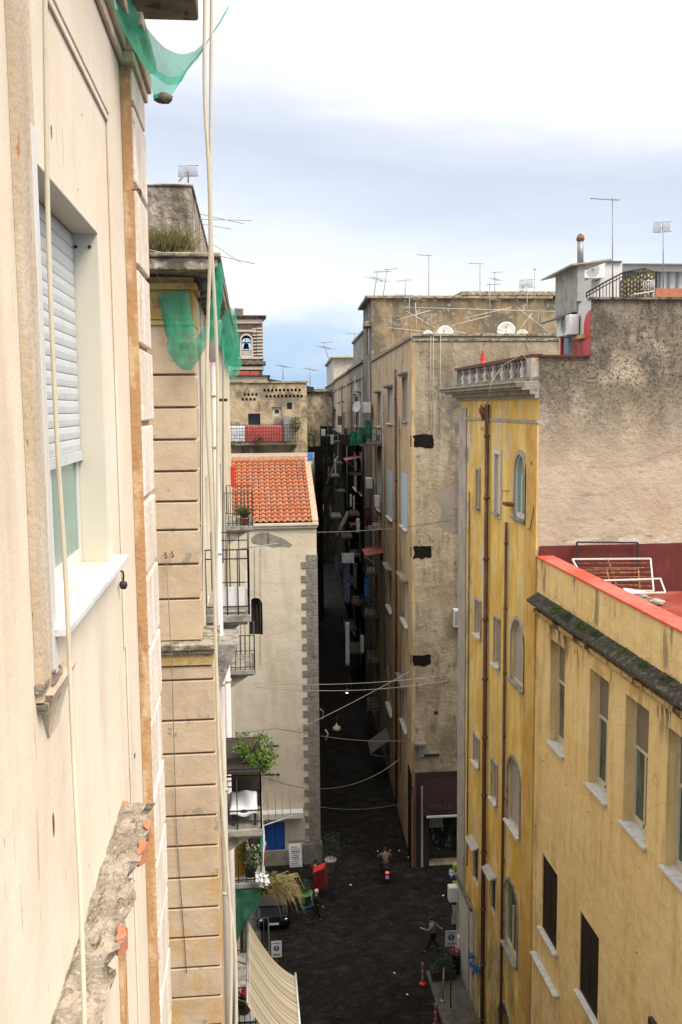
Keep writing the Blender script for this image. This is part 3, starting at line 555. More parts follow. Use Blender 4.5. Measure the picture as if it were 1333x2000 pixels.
for a in (3.58, 4.30, 5.0): c.fbox(f, a, a+.06, -.134, -.126, 24.2, zb)
c.fbox(f, 3.64, 5.0, -.134, -.125, 24.2, 24.28); cs = c.build('casement', M['white_paint'], win)
c = MB(); c.quad(f(3.64, -.1345, 24.28), f(5.0, -.1345, 24.28), f(5.0, -.1345, zb), f(3.64, -.1345, zb)); c.build('pane', M['glass_teal'], cs)
c = MB(); c.fbox(f, 3.52, 5.30, -.135, .085, 24.165, 24.199); c.build('sill', M['marble'], win, bevel=.006)
c = MB(); c.fbox(f, 3.7, 5.2, .001, .03, 24.12, 24.164); c.build('sill_mortar', M['cream'], win, bevel=.01)
sc_ = MB()
for q in ((147, 462), (178, 462)):
    a, z = FN.pix(*q, b=-.03 if q[0] > 160 else -.10); sc_.lathe(FN(5.064, -.03 if q[0] > 160 else -.10, 25.82), [(.0, -.004), (.009, -.004), (.009, .0)], 8, 'Y')
sc_.build('screw', M['iron'], win)
# holes, hooks and scars in the plaster
for x, y, s1, s2 in ((100, 257, .014, .035), (104, 1610, .016, .06), (263, 1476, .03, .02), (283, 412, .012, .012), (160, 224, .01, .01), (152, 370, .008, .008)):
    a, z = FN.pix(x, y); hb = MB(); rn = random.Random(x); P = []
    for k in range(9): t = 2*math.pi*k/9; P.append(FN(a+math.cos(t)*s1*rn.uniform(.5, 1), .0035, z+math.sin(t)*s2*rn.uniform(.6, 1)))
    hb.poly(P); hb.build('plaster_hole', M['rust'], apt)
def hook(x, y, b0, lab=None):
    a, z = FN.pix(x, y, b0); m = MB(); m.tube([FN(a, b0, z), FN(a, b0+.05, z+.005)], .006); c = Vector(FN(a, b0+.05, z-.012))
    m.tube([c+Vector((0, math.cos(t)*.03, math.sin(t)*.014)) for t in [2*math.pi*i/12 for i in range(13)]], .005); m.build('iron_ring', M['rust'], apt)
hook(258, 371, .08)
hk = MB(); a, z = FN.pix(234, 1130, .01)
hk.tube([FN(a, .0, z+.05), FN(a, .03, z+.04), FN(a+.02, .03, z+.01), FN(a, .03, z-.01)], .006); hk.lathe(FN(a, .03, z-.05), [(.0, .04), (.02, .03), (.024, .01), (.015, -.01), (0, -.012)], 8)
hk.build('shutter_catch', M['iron'], apt)
# broken ledge below
rn = random.Random(5); lg = MB(); rows = []
YA, YB = 2.4, 5.30; n = 90
def ledge_out(y): return .185+.018*mnoise.noise(Vector((y*3, 0, 0)))+.03*mnoise.noise(Vector((y*9, 4, 0)))-(.05 if mnoise.noise(Vector((y*4.1, 9, 2))) > .22 else 0)
for i in range(n+1):
    y = YA+(YB-YA)*i/n; o_ = ledge_out(y); r_ = []
    for t in range(12):
        x = o_*t/11; zz = 22.775-.012*(t/11)+.022*mnoise.noise(Vector((y*7, x*22, 1)))+.014*mnoise.noise(Vector((y*23, x*60, 3)))
        zz -= .05*max(0, mnoise.noise(Vector((y*5, x*14, 8)))-.22)*3
        r_.append(FN(y, x, zz))
    for t in range(1, 7):
        zz = 22.76-.13*t/6; r_.append(FN(y, o_-.015*t+.018*mnoise.noise(Vector((y*14, zz*30, 2)))-(.04 if t == 6 else 0), zz))
    r_.append(FN(y, .0, 22.60)); rows.append(r_)
lg.grid(rows, False); lg.poly(rows[-1]); lg.poly(rows[0]); lg.build('broken_ledge', M['rough_stone'], apt)
for y0, y1, w_ in ((4.93, 5.10, .05), (4.66, 4.84, .055), (3.86, 4.02, .06)):
    m = MB(); rn = random.Random(int(y0*10)); P = []
    for k in range(14):
        t = 2*math.pi*k/14; yy = (y0+y1)/2+math.cos(t)*(y1-y0)*.5*rn.uniform(.6, 1.05); P.append((yy, ledge_out(yy)-w_*.35+math.sin(t)*w_*.55*rn.uniform(.5, 1)))
    top = [FN(a, bb, 22.775-.012*rn.random()) for a, bb in P]; bot = [FN(a, bb, 22.70) for a, bb in P]; m.poly(top)
    for k in range(14): m.quad(bot[k], bot[(k+1) % 14], top[(k+1) % 14], top[k])
    m.build('exposed_brick', M['brick_red'], apt)
# mouldings of the panel beneath the ledge
b = MB()
for dx, wd in ((0, .02), (.06, .03), (.13, .015)):
    b.box(NX+.001, NX+.022, 4.96+dx, 4.96+dx+wd, 20.5, 22.62)
b.build('lower_moulding', M['tan_side'], apt)
# roof slab seen from below
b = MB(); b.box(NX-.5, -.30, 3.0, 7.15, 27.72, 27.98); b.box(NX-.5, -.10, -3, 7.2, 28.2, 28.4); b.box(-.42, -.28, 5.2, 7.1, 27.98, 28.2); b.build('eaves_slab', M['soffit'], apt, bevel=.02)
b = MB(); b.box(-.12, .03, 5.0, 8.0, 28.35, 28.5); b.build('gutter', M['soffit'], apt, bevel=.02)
# brown box shutter low on the wall
b = MB(); b.box(NX+.08, NX+.24, 6.5, 7.5, 19.1, 19.62); b.build('window_box', M['rust'], apt, bevel=.01)

# scaffold net slung under the eaves with a lump of rubble in it
P = lambda x, y, d: at(x, y, Y=d)
net_sheet('scaffold_net', [[P(185, -60, 5.2), P(240, -20, 5.9), P(292, 60, 6.4), P(330, 98, 6.8), P(368, 103, 7.0), P(397, 84, 7.1)],
    [P(196, -50, 5.2), P(232, 10, 5.9), P(280, 100, 6.3), P(318, 128, 6.6), P(355, 135, 6.8), P(398, 88, 7.05)],
    [P(205, -20, 5.3), P(236, 45, 5.8), P(275, 120, 6.1), P(305, 150, 6.4), P(345, 165, 6.7), P(399, 92, 7.0)],
    ], M['net'], 'torn green scaffold net sagging under the near roof slab at top left', 'scaffold net', 'green scaffold nets', amp=.035, seed=3)
net_sheet('debris_netting', [[P(288, 118, 6.1), P(312, 140, 6.3), P(345, 150, 6.6), P(385, 110, 6.9), P(440, 25, 7.4), P(450, 5, 7.5)],
    [P(293, 150, 6.1), P(312, 170, 6.3), P(340, 175, 6.5), P(372, 130, 6.8), P(400, 90, 7.1), P(440, 30, 7.4)],
    [P(300, 192, 6.15), P(315, 190, 6.3), P(333, 190, 6.4), P(355, 150, 6.7), P(385, 108, 7.0), P(425, 45, 7.3)]],
    M['net_thin'], 'thin green netting stretched to the roof corner and holding a dark lump', 'netting', amp=.02, seed=8)
m = MB(); c = P(319, 192, 6.3); rows = []
for i in range(9):
    t = math.pi*i/8; rows.append([c+Vector((math.cos(a)*.062*math.sin(t), math.sin(a)*.05*math.sin(t), math.cos(t)*.032))*(1+.35*mnoise.noise(Vector((a, t*2, 3)))) for a in [2*math.pi*k/14 for k in range(15)]])
m.grid(rows); m.build('rubble_lump', M['soffit'], None, label='dark chunk of rubble caught in the bottom of the green netting', cat='rubble')

# ropes and hoses hanging in front
def hose(pts, r, label, group='pale hoses hanging from the roof', mt='rope', name='hanging_hose'):
    m = MB(); P_ = [Vector(p) for p in pts]; o = []
    for i in range(len(P_)-1):
        a = P_[max(i-1, 0)]; d = P_[min(i+2, len(P_)-1)]; p1, p2 = P_[i], P_[i+1]
        for j in range(6):
            t = j/6; o.append(.5*((2*p1)+(-a+p2)*t+(2*a-5*p1+4*p2-d)*t*t+(-a+3*p1-3*p2+d)*t**3))
    o.append(P_[-1]); m.tube(o, r, 8); return m.build(name, M[mt], None, label=label, cat='hose', group=group)
hose([at(88, -40, Y=3.35), at(91, 250, Y=3.35), at(97, 520, Y=3.36), at(112, 860, Y=3.38), at(130, 1150, Y=3.4), at(143, 1450, Y=3.34), at(158, 1750, Y=3.1), at(168, 2090, Y=2.9)], .0085, 'cream hose hanging closest, in front of the roller shutter')
hose([at(401, -40, Y=5.2), at(400, 180, Y=5.2), at(408, 330, Y=5.2), at(411, 480, Y=5.25), at(407, 620, Y=5.3), at(404, 800, Y=5.3), at(414, 1000, Y=5.35), at(421, 1230, Y=5.4), at(430, 1500, Y=5.4), at(445, 1700, Y=5.4), at(452, 1850, Y=5.4), at(450, 2060, Y=5.4)], .0095, 'left hose of the pair beside the rusticated corner, curling out towards the street')
hose([at(414, -40, Y=5.6), at(412, 250, Y=5.6), at(413, 450, Y=5.6), at(424, 700, Y=5.7), at(425, 1000, Y=5.7), at(421, 1250, Y=5.75), at(436, 1480, Y=5.8), at(441, 1700, Y=5.8), at(460, 1850, Y=5.8), at(462, 2060, Y=5.8)], .0095, 'right hose of the pair beside the rusticated corner, taut at the top')

# ================================================================ house B: rusticated corner, long street front
BY, BX, BZL = 15.2, -.86, 21.28
hb = thing('rusticated_apartment_house', (-5, 25, 0), 'tan rusticated corner house with mossy ledge and old balconies, second on the left', 'house')
FB = Fr((BX, 0), (0, 1), (1, 0))
def bop(a0, a1, z0, z1, **k): return dict(a0=a0, a1=a1, z0=z0, z1=z1, rev=.25, **k)
wins = []
for zf in (21.15, 15.6, 11.0, 6.5):
    for a in (18.3, 23.3, 28.5, 33.4, 38.6): wins.append(bop(a, a+1.1, zf+.02, zf+2.5))
b = MB(); facade(b, FB, BY, 44.5, 0, 27.0, wins, rev=.25); b.quad((BX, BY, 0), (-9, BY, 0), (-9, BY, 27.0), (BX, BY, 27.0)); b.quad((-9, BY, 0), (-9, 44.5, 0), (-9, 44.5, 27), (-9, BY, 27)); b.quad((BX, 44.5, 0), (-9, 44.5, 0), (-9, 44.5, 27), (BX, 44.5, 27)); b.quad((BX, BY, 27), (BX, 44.5, 27), (-9, 44.5, 27), (-9, BY, 27))
b.build('wall', M['cream_side'], hb)
for i, o in enumerate(wins): window(hb, FB, o, 'shutter' if i % 3 != 1 else 'glass', 'frame', 'grey_shutter' if i % 3 != 1 else 'glass_dark', sill=None)
# rusticated pier facing us
b = MB(); b.box(-2.6, BX+.012, BY-.10, BY-.001, BZL, 26.35); b.build('upper_pier', M['joint'], hb)
b = MB(); z = 25.98; H = .523
edges = [at(300, y, Y=BY-.15).z for y in (733, 797, 860, 922, 981, 1037, 1104, 1172)]
edges = [26.30]+edges+[BZL+.02]
for z1, z0 in zip(edges, edges[1:]):
    b.box(-2.6, BX+.03, BY-.16, BY-.101, z0+.022, z1-.012); b.box(BX+.013, BX+.04, BY-.16, BY+.75, z0+.022, z1-.012)
b.build('rusticated_course', M['tan_course'], hb, bevel=.012)
b = MB(); b.box(-2.6, -.66, BY-.24, BY-.03, 2, BZL-.16); b.box(BX+.001, -.66, BY-.03, BY+.8, 2, BZL-.16); b.build('lower_pier', M['joint'], hb)
b = MB(); ys = [1330, 1409, 1474, 1537, 1596, 1655, 1717, 1776, 1834, 1893, 1951]
zs = [BZL-.34]+[at(340, y, Y=BY-.3).z for y in ys]; d_ = zs[-2]-zs[-1]
while zs[-1] > 9: zs.append(zs[-1]-.51)
for z1, z0 in zip(zs, zs[1:]):
    b.box(-2.6, -.635, BY-.30, BY-.241, z0+.02, z1-.012); b.box(-.659, -.625, BY-.30, BY+.8, z0+.02, z1-.012)
b.build('lower_rusticated_course', M['tan_course'], hb, bevel=.014)
b = MB(); b.box(-2.6, -.56, BY-.44, BY+.9, BZL-.06, BZL+.03); b.box(-2.6, -.60, BY-.39, BY+.86, BZL-.13, BZL-.062); b.box(-2.6, -.655, BY-.33, BY+.83, BZL-.33, BZL-.132)
b.build('string_ledge', [M['mossy']], hb, bevel=.012)
b = MB(); b.box(-2.6, -.64, BY-.335, BY+.8, BZL-.32, BZL-.14); b.build('frieze', M['ochre'], hb)
# top frieze, cornice, eaves
b = MB(); b.box(-2.6, BX+.04, BY-.13, BY+.8, 26.36, 27.0); b.build('top_frieze', M['ochre'], hb)
b = MB()
for x0, y0, z0, z1 in ((.05, .20, 26.27, 26.34), (.10, .26, 26.80, 26.90)): b.box(-2.6, BX+x0, BY-y0, BY+.8, z0, z1)
b.build('moulding', M['ochre'], hb, bevel=.01)
b = MB(); b.box(-2.7, -.42, BY-.75, 43, 27.02, 27.20); b.box(-2.7, -.37, BY-.80, 43, 27.20, 27.27); b.build('cornice', M['mossy'], hb, bevel=.02)
b = MB()
for i in range(34): y = BY+.1+i*.8; b.box(BX+.02, -.50, y, y+.22, 26.84, 27.018)
b.build('cornice_bracket', M['soffit'], hb)
b = MB(); b.box(-3.4, -.83, BY+.35, 24, 27.27, 28.45); b.box(-3.45, -.80, BY+.32, 24, 28.45, 28.49); b.build('attic', M['attic'], hb, bevel=.02)
# drainpipes on B
pp = MB(); X1 = -.62
x0 = at(420, 800, Y=17.0)
pp.tube([(x0.x, 17.0, 26.2), (x0.x, 17.0, 9)], .065, 10)
for z in (25.2, 24.3, 22.4, 20.0, 18, 16): pp.tube([(x0.x, 17.0, z), (x0.x, 17.0, z+.05)], .078, 10)
pp.lathe((x0.x, 17.0, 26.1), [(.07, -.3), (.13, .1), (.16, .3), (.16, .42), (.02, .42)], 10)
pp.build('drainpipe', M['white_pipe'], hb)
pp = MB(); q = at(447, 1450, Y=22); pp.tube([(q.x, 22, 20.4), (q.x, 22, 6)], .08, 10); pp.lathe((q.x, 22, 20.4), [(.08, 0), (.13, .1), (.13, .3), (.05, .4)], 10)
for z in (18.6, 16.2): pp.tube([(q.x, 22, z), (q.x, 22, z+.06)], .1, 10)
pp.build('drainpipe', M['white_pipe'], hb)
pp = MB()
for x, y0, y1, Yd, r in ((430, 905, 1240, 20, .02), (436, 640, 1100, 24, .02), (441, 1000, 1500, 27, .03), (392, 560, 1050, 15.6, .008), (396, 760, 1200, 15.8, .008)):
    p, q = at(x, y0, Y=Yd), at(x, y1, Y=Yd); pp.tube([p, q], r, 6)
pp.build('wall_cable', M['cable'], hb)
for x, y in ((324, 1080), (337, 1078)):
    m = MB(); p = at(x, y, Y=BY-.17); m.tube([p, p+Vector((.0, -.12, .02)), p+Vector((.03, -.13, -.05)), p+Vector((.0, -.1, -.07))], .012); m.build('iron_hook', M['rust'], hb)
m = MB(); m.tube([at(325, 1095, Y=BY-.2), at(330, 1180, Y=BY-.46), at(336, 1300, Y=BY-.46), at(345, 1620, Y=BY-.33), at(365, 1900, Y=BY-.33)], .006, 5); m.build('thin_cable', M['cable'], hb)
m = MB(); p = at(436, 782, Y=26); m.box(p.x-.1, p.x+.12, 25.9, 26.1, p.z-.03, p.z+.05); m.build('iron_bracket', M['iron'], hb)

def railing(par, x0, x1, y0, y1, z0, h, sp=.12, mt='iron', rails=(0, 1), r=.012, double=False):
    m = MB(); cs = [((x0, y0), (x1, y0)), ((x1, y0), (x1, y1)), ((x1, y1), (x0, y1))]
    for p, q in cs:
        P0, Q0 = Vector((*p, 0)), Vector((*q, 0)); n = max(2, round((Q0-P0).length/sp))
        for t in rails: m.bar(P0+Vector((0, 0, z0+h*t+.01)), Q0+Vector((0, 0, z0+h*t+.01)), .035, .02)
        for i in range(n+1):
            c = P0.lerp(Q0, i/n); m.tube([c+Vector((0, 0, z0)), c+Vector((0, 0, z0+h))], r if 0 < i < n else r*1.6, 5)
    return m.build('railing', M[mt], par)
def balcony(bld, x0, x1, y0, y1, z, h=1.05, floor='grey_stone', sp=.12, rails=(0.08, 1), brk=True, mt='iron', fr_=None):
    m = MB(); m.box(x0, x1+.04, y0-.04, y1+.04, z-.14, z-.001)
    m.box(x0, x1-.03, y0+.02, y1-.02, z-.2, z-.141); b_ = m.build('balcony', M[floor], bld, bevel=.015)
    if brk:
        for y in (y0+.15, (y0+y1)/2, y1-.25): k = MB(); k.hexa([(x0, y, z-.65), (x0+.08, y, z-.65), (x0+.08, y+.12, z-.65), (x0, y+.12, z-.65), (x0, y, z-.201), (x1-.15, y, z-.201), (x1-.15, y+.12, z-.201), (x0, y+.12, z-.201)]); k.build('bracket', M[floor], b_)
    railing(b_, x0, x1, y0, y1, z, h, sp, mt, rails); return b_
p = at(395, 1072, Y=17.6); q = at(487, 1200, Y=17.6)
b1 = balcony(hb, BX, q.x, 17.6, 20.1, q.z, 1.22, 'grey_stone', .22, (.12, .86, 1))
m = MB(); m.box(BX+.15, q.x-.06, 17.64, 17.655, q.z+.05, q.z+.52); m.box(q.x-.055, q.x-.045, 17.66, 19.6, q.z+.05, q.z+.5); m.build('screen_panel', M['white_plastic'], b1)
p2 = at(500, 1025, Y=32); b2 = balcony(hb, BX, .05, 31.5, 34.5, 21.1, 1.1, 'grey_stone', .14)
p3 = at(498, 1308, Y=29.5); b3 = balcony(hb, BX, p3.x, 29.5, 31.5, p3.z, 1.1, 'grey_stone', .14)
p4 = at(511, 1618, Y=18.4); b4 = balcony(hb, BX, p4.x, 18.4, 20.2, p4.z, 1.25, 'grey_stone', .5, (.12, .3, .88, 1))
p5 = at(513, 1722, Y=22.6); b5 = balcony(hb, BX, p5.x, 22.6, 25.4, p5.z, 1.25, 'grey_stone', .2, (.05, 1))
p6 = at(500, 1990, Y=23.0); b6 = balcony(hb, BX, .3, 24.5, 28, 8.2, 1.1, 'grey_stone', .15)
# door openings of a near bay: pale panel wall next to balcony 1
m = MB(); z = at(440, 1290, Y=16.6).z
m.hexa([(BX+.002, 16.4, z-.5), (-.60, 16.4, z-.5), (-.60, 17.5, z-.5), (BX+.002, 17.5, z-.5), (BX+.002, 16.4, b1.data.vertices[0].co.z-.1), (-.25, 16.4, b1.data.vertices[0].co.z-.1), (-.25, 17.5, b1.data.vertices[0].co.z-.1), (BX+.002, 17.5, b1.data.vertices[0].co.z-.1)])
m.build('scroll_bracket', M['grey_stone'], hb, bevel=.03)

# nets on B
net_sheet('scaffold_net', [[P(309, 572, 14.9), P(326, 610, 14.85), P(345, 655, 14.7), P(370, 668, 14.6), P(392, 650, 14.5), P(408, 612, 14.5), P(420, 560, 14.5), P(430, 508, 14.5)],
    [P(312, 590, 14.9), P(326, 640, 14.85), P(345, 685, 14.75), P(370, 692, 14.65), P(394, 672, 14.55), P(411, 635, 14.55), P(423, 590, 14.6), P(432, 535, 14.6)],
    [P(318, 625, 14.9), P(328, 680, 14.85), P(346, 714, 14.8), P(372, 722, 14.75), P(394, 694, 14.7), P(414, 665, 14.7), P(426, 630, 14.7), P(435, 575, 14.7)]],
    M['net'], 'green net bunched round the corner below the mossy cornice, above the tan courses', 'scaffold net', 'green scaffold nets', amp=.09, seed=21)
net_sheet('scaffold_net', [[P(448, 598, 17), P(455, 604, 17.5), P(462, 612, 18)], [P(428, 635, 16.5), P(448, 640, 17.2), P(466, 650, 18)],
    [P(432, 680, 16.8), P(452, 690, 17.4), P(470, 690, 18)], [P(440, 715, 17), P(456, 742, 17.5), P(474, 712, 18.2)]],
    M['net'], 'green net sheet hanging free in front of the bell tower', 'scaffold net', 'green scaffold nets', amp=.10, seed=33)
m = MB(); m.tube([P(430, 520, 15.2), P(442, 575, 16.3), P(452, 615, 17.2), P(462, 660, 18)], .012, 5); m.build('net_rope', M['rope'], None, label='pale rope holding the free green net to the cornice', cat='rope')
for nm, r0, r1 in (('a', (418, 575), (430, 670)),):
    net_sheet('scaffold_net', [[P(424, 520, 14.45), P(430, 512, 14.5), P(435, 520, 14.6)], [P(416, 590, 14.5), P(424, 590, 14.55), P(436, 560, 14.7)], [P(408, 660, 14.6), P(418, 668, 14.6), P(428, 650, 14.8)]], M['net'], 'narrow strip of green net twisted down from the cornice edge', 'scaffold net', 'green scaffold nets', amp=.05, seed=44)

net_sheet('scaffold_net', [[P(311, 572, 14.95), P(340, 569, 14.95), P(368, 568, 14.9)], [P(322, 612, 14.95), P(345, 615, 14.9), P(374, 610, 14.85)], [P(338, 655, 14.85), P(356, 668, 14.8), P(382, 655, 14.7)]], M['net_thin'], 'thin see-through green netting over the tan corner, inside the hanging green swag', 'netting', amp=.05, seed=71)

# grasses on the cornice of B
gr = MB(); rn = random.Random(2); c = at(330, 500, Y=15.2); blades(gr, (-1.28, 15.1, 27.26), .42, .25, 1200, .62, rn, .006, .35, .5); leaves(gr, (-1.25, 15.15, 27.42), (.36, .2, .16), 900, .05, rn)
gr.build('dry_bush', M['olive_grass'], None, label='dusty olive bush growing on the mossy cornice under the attic wall', cat='bush')
gr = MB(); blades(gr, (-.86, 14.75, 27.26), .22, .15, 160, .10, rn, .006, .5); gr.build('grass_tuft', M['grass'], None, label='small bright green tuft on the cornice edge beside the olive bush', cat='grass tuft')

# ================================================================ church house with the tiled roof
CHX1, CHX0, CHY = 3.45, -1.6, 50.0
FCh = Fr((0, CHY), (1, 0), (0, -1))
ch = thing('tile_roofed_house', (1, 53, 0), 'pale grey plastered house with orange tiled roof and grey corner quoins, end of the street', 'house')
ZE = at(540, 1026, Y=CHY).z
def fop(fr, x0, x1, y0, y1, **k):
    a0, z1 = fr.pix(x0, y0); a1, z0 = fr.pix(x1, y1); return dict(a0=min(a0, a1), a1=max(a0, a1), z0=z0, z1=z1, **k)
oa = fop(FCh, 486, 514, 1168, 1241, arch=True, rev=.35); od = fop(FCh, 526, 558, 1606, 1682, rev=.3); od['z0'] = .02; od['a0'] = FCh.pix(518, 1650)[0]
b = MB(); facade(b, FCh, CHX0, CHX1, 0, ZE, [oa, od], rev=.3); b.quad((CHX1, 50, 0), (CHX1+.4, 57, 0), (CHX1+.4, 57, 22), (CHX1, 50, ZE)); b.quad((CHX0, 50, 0), (CHX0, 57, 0), (CHX0, 57, 22), (CHX0, 50, ZE)); b.quad((CHX0, 57, 0), (CHX1+.4, 57, 0), (CHX1+.4, 57, 22.3), (CHX0, 57, 22.3))
b.build('wall', M['church'], ch)
b = MB(); b.poly([FCh(a, -.34, z) for a, z in outline(oa, .003)]); wv = b.build('window', M['dark_void'], ch)
b = MB(); b.fbox(FCh, oa['a0']+.4, oa['a0']+.46, -.3, -.25, oa['z0'], oa['z1']-.4); b.build('frame', M['brown_frame'], wv)
b = MB(); b.fbox(FCh, od['a0'], od['a1'], -.29, -.24, od['z0'], od['z1']); dr = b.build('door', M['blue_paint'], ch)
b = MB(); b.fbox(FCh, (od['a0']+od['a1'])/2-.015, (od['a0']+od['a1'])/2+.015, -.239, -.225, .05, od['z1']-.05); b.build('door_edge', M['navy'], dr)
# eaves, ridge, verge
ridge = at(560, 897, Y=56.5); RZ = ridge.z; x1r = at(602, 897, Y=56.5).x
b = MB(); b.box(CHX0, CHX1+.1, 49.78, 50.0, ZE-.02, ZE+.12); b.box(CHX0, CHX1+.05, 49.86, 50.0, ZE-.16, ZE-.021); b.build('eaves', M['church'], ch, bevel=.02)
def rp_(u, v, dz=0): return (CHX0+(u)*(CHX1+.0-CHX0)+0*v, 49.85+(56.5-49.85)*v, ZE+.13+(RZ-ZE-.13)*v+dz)
ncol, nrow = 15, 17; rows = []
for i in range(nrow*3+1):
    v = i/(nrow*3); ph = (i % 3)/3; lift = .09*(1-ph) if i % 3 else .09
    if i % 3 == 0 and i > 0:
        rows.append([Vector(rp_(j/(ncol*8)*.955, v-.0004, .0+.095*abs(math.cos(math.pi*j/8))**2.2)) for j in range(ncol*8+1)])
    rows.append([Vector(rp_(j/(ncol*8)*.955, v, lift*.55+.095*abs(math.cos(math.pi*j/8))**2.2+.008*mnoise.noise(Vector((j//8*3.1, i//3*2.7, 1))))) for j in range(ncol*8+1)])
b = MB(); b.grid(rows, False); nc_ = len(rows[0])-1
for k in range(len(b.f)):
    i_, j_ = divmod(k, nc_)
    if i_ >= 3 and (i_-3) % 4 == 0 or j_ % 8 == 3: b.mi[k] = 1
rf = b.build('roof', [M['tile'], M['tile_gap']], ch)
b = MB(); b.hexa([rp_(.955, 0, -.05), rp_(1.02, 0, -.05), rp_(1.02, 1, -.05), rp_(.955, 1, -.05), rp_(.955, 0, .13), rp_(1.02, 0, .13), rp_(1.02, 1, .13), rp_(.955, 1, .13)]); b.box(CHX0, CHX1, 56.45, 56.8, RZ-.1, RZ+.22); b.build('verge', M['tile_lip'], rf, bevel=.03)
b = MB(); b.poly([rp_(0, 0, -.06), rp_(1, 0, -.06), rp_(1, 1, -.06), rp_(0, 1, -.06)]); b.build('roof_boarding', M['joint'], rf)
b = MB(); z0 = ZE+.75
for t in range(4):
    x = CHX0+1.9+t*1.2; b.tube([(x, 50.9, ZE+.45), (x, 50.9, ZE+.95)], .012, 5)
b.tube([(CHX0+1.7, 50.9, ZE+.93), (CHX1-.3, 50.9, ZE+.93)], .018, 6); b.build('snow_rail', M['rust'], rf)
# quoins
b = MB(); zq = at(610, 1083, Y=CHY).z; b.fbox(FCh, 2.88, CHX1+.012, -.4, .03, .0, zq); b.build('corner_core', M['mortar'], ch)
b = MB(); z = zq; k = 0; qh = .37; rn = random.Random(8)
while z > 1.2:
    n = 2 if k % 2 else 3; xl = 2.62 if k % 2 else 2.90
    cuts = [xl, 3.08 if k % 2 else 3.20, CHX1+.03]
    for c0, c1 in zip(cuts, cuts[1:]): b.fbox(FCh, c0+.008, c1-.008, .0, .05+rn.uniform(0, .012), z-qh+.012, z-.012)
    b.box(CHX1+.0, CHX1+.04, 50.0, 50.5, z-qh+.012, z-.012)
    z -= qh; k += 1
b.build('quoin_block', M['quoin'], ch, bevel=.01)
b = MB(); b.fbox(FCh, 2.5, CHX1+.12, -.3, .14, 0, 1.2); b.build('plinth', M['quoin'], ch, bevel=.04)
# bare patch
b = MB(); px = [(490, 1052), (500, 1043), (515, 1040), (527, 1042), (540, 1047), (555, 1052), (566, 1060), (572, 1064), (566, 1070), (548, 1068), (534, 1070), (520, 1066), (505, 1064), (493, 1062)]
b.poly([FCh(*(lambda q: (q[0], .004, q[1]))(FCh.pix(*p))) for p in px]); b.build('bare_patch', M['patch'], ch)
# lintel slab, lower pale panel, pipes and rods
p, q = FCh.pix(512, 1580), FCh.pix(592, 1590); b = MB(); b.fbox(FCh, p[0], q[0], .002, .55, q[1], p[1]-.08); b.build('door_canopy', M['white_wall'], ch, bevel=.01)
p, q = FCh.pix(563, 1600), FCh.pix(597, 1640); b = MB(); b.fbox(FCh, p[0], q[0], .002, .05, q[1], p[1]); b.build('notice_board', M['tower_pale'], ch)
b = MB(); b.fbox(FCh, .4, 2.3, .002, .12, .02, .9); b.build('lower_plinth', M['patch'], ch, bevel=.02)
def rod(px0, px1, Y, r, mt, par, name):
    m = MB(); m.tube([at(*px0, Y=Y), at(*px1, Y=Y)], r, 6); return m.build(name, M[mt], par)
rod((518, 1457), (545, 1457), 49.8, .06, 'iron', ch, 'iron_bar'); rod((512, 1513), (547, 1513), 49.8, .06, 'iron', ch, 'iron_bar')
rod((498, 1070), (498, 1170), 49.95, .012, 'cable', ch, 'thin_cable'); rod((509, 1070), (509, 1300), 49.95, .01, 'cable', ch, 'thin_cable'); rod((525, 1020), (525, 1062), 49.95, .02, 'cable_pale', ch, 'thin_cable')
rod((470, 1072), (545, 1061), 49.5, .03, 'grey_plastic', ch, 'iron_bar')
for x0, y0, x1, y1 in ((521, 1515, 525, 1608), (538, 1510, 539, 1600), (550, 1510, 552, 1597), (562, 1507, 568, 1592)):
    m = MB(); m.tube([at(x0, y0, Y=47), at(x1, y1, Y=47)], .014, 5); m.build('clothes_line', M['cable_pale'], None, label={521: 'leftmost pale cord of the four hanging over the blue door', 538: 'second pale cord from the left over the blue door', 550: 'third pale cord from the left over the blue door', 562: 'rightmost pale cord, slanting, right of the blue door'}[x0], cat='cord', group='cords hanging above the blue door')
m = MB(); m.tube([at(503, 1617, Y=46), at(572, 1593, Y=47)], .035, 6); m.build('clothes_pole', M['white_plastic'], None, label='pale pole jutting out above the blue door', cat='pole')

# ================================================================ stained old house F behind the roof
FF = Fr((0, 57.5), (1, 0), (0, -1))
ho = thing('stained_old_house', (1, 62, 0), 'stained old house with perforated parapet and cloths on its railing, above the orange roof', 'house')
zt = at(540, 748, Y=57.5).z; x1f = at(600, 800, Y=57.5).x
wo = [fop(FF, 485, 509, 808, 830, rev=.3), fop(FF, 561, 571, 786, 799, rev=.3), fop(FF, 532, 551, 795, 813, rev=.2)]
b = MB(); facade(b, FF, -2.2, x1f, 0, zt-1.05, wo, rev=.3); b.quad((-2.2, 57.5, zt-1.05), (x1f, 57.5, zt-1.05), (x1f, 70, zt-1.05), (-2.2, 70, zt-1.05))
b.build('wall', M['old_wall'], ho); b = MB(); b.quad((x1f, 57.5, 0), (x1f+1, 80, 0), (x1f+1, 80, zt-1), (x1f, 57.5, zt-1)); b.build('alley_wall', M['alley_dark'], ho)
for i, o in enumerate(wo): window(ho, FF, o, 'glass', 'tower_pale' if i == 2 else 'brown_frame', 'glass_dark', None, fw=.16 if i == 2 else .05, mull=0)
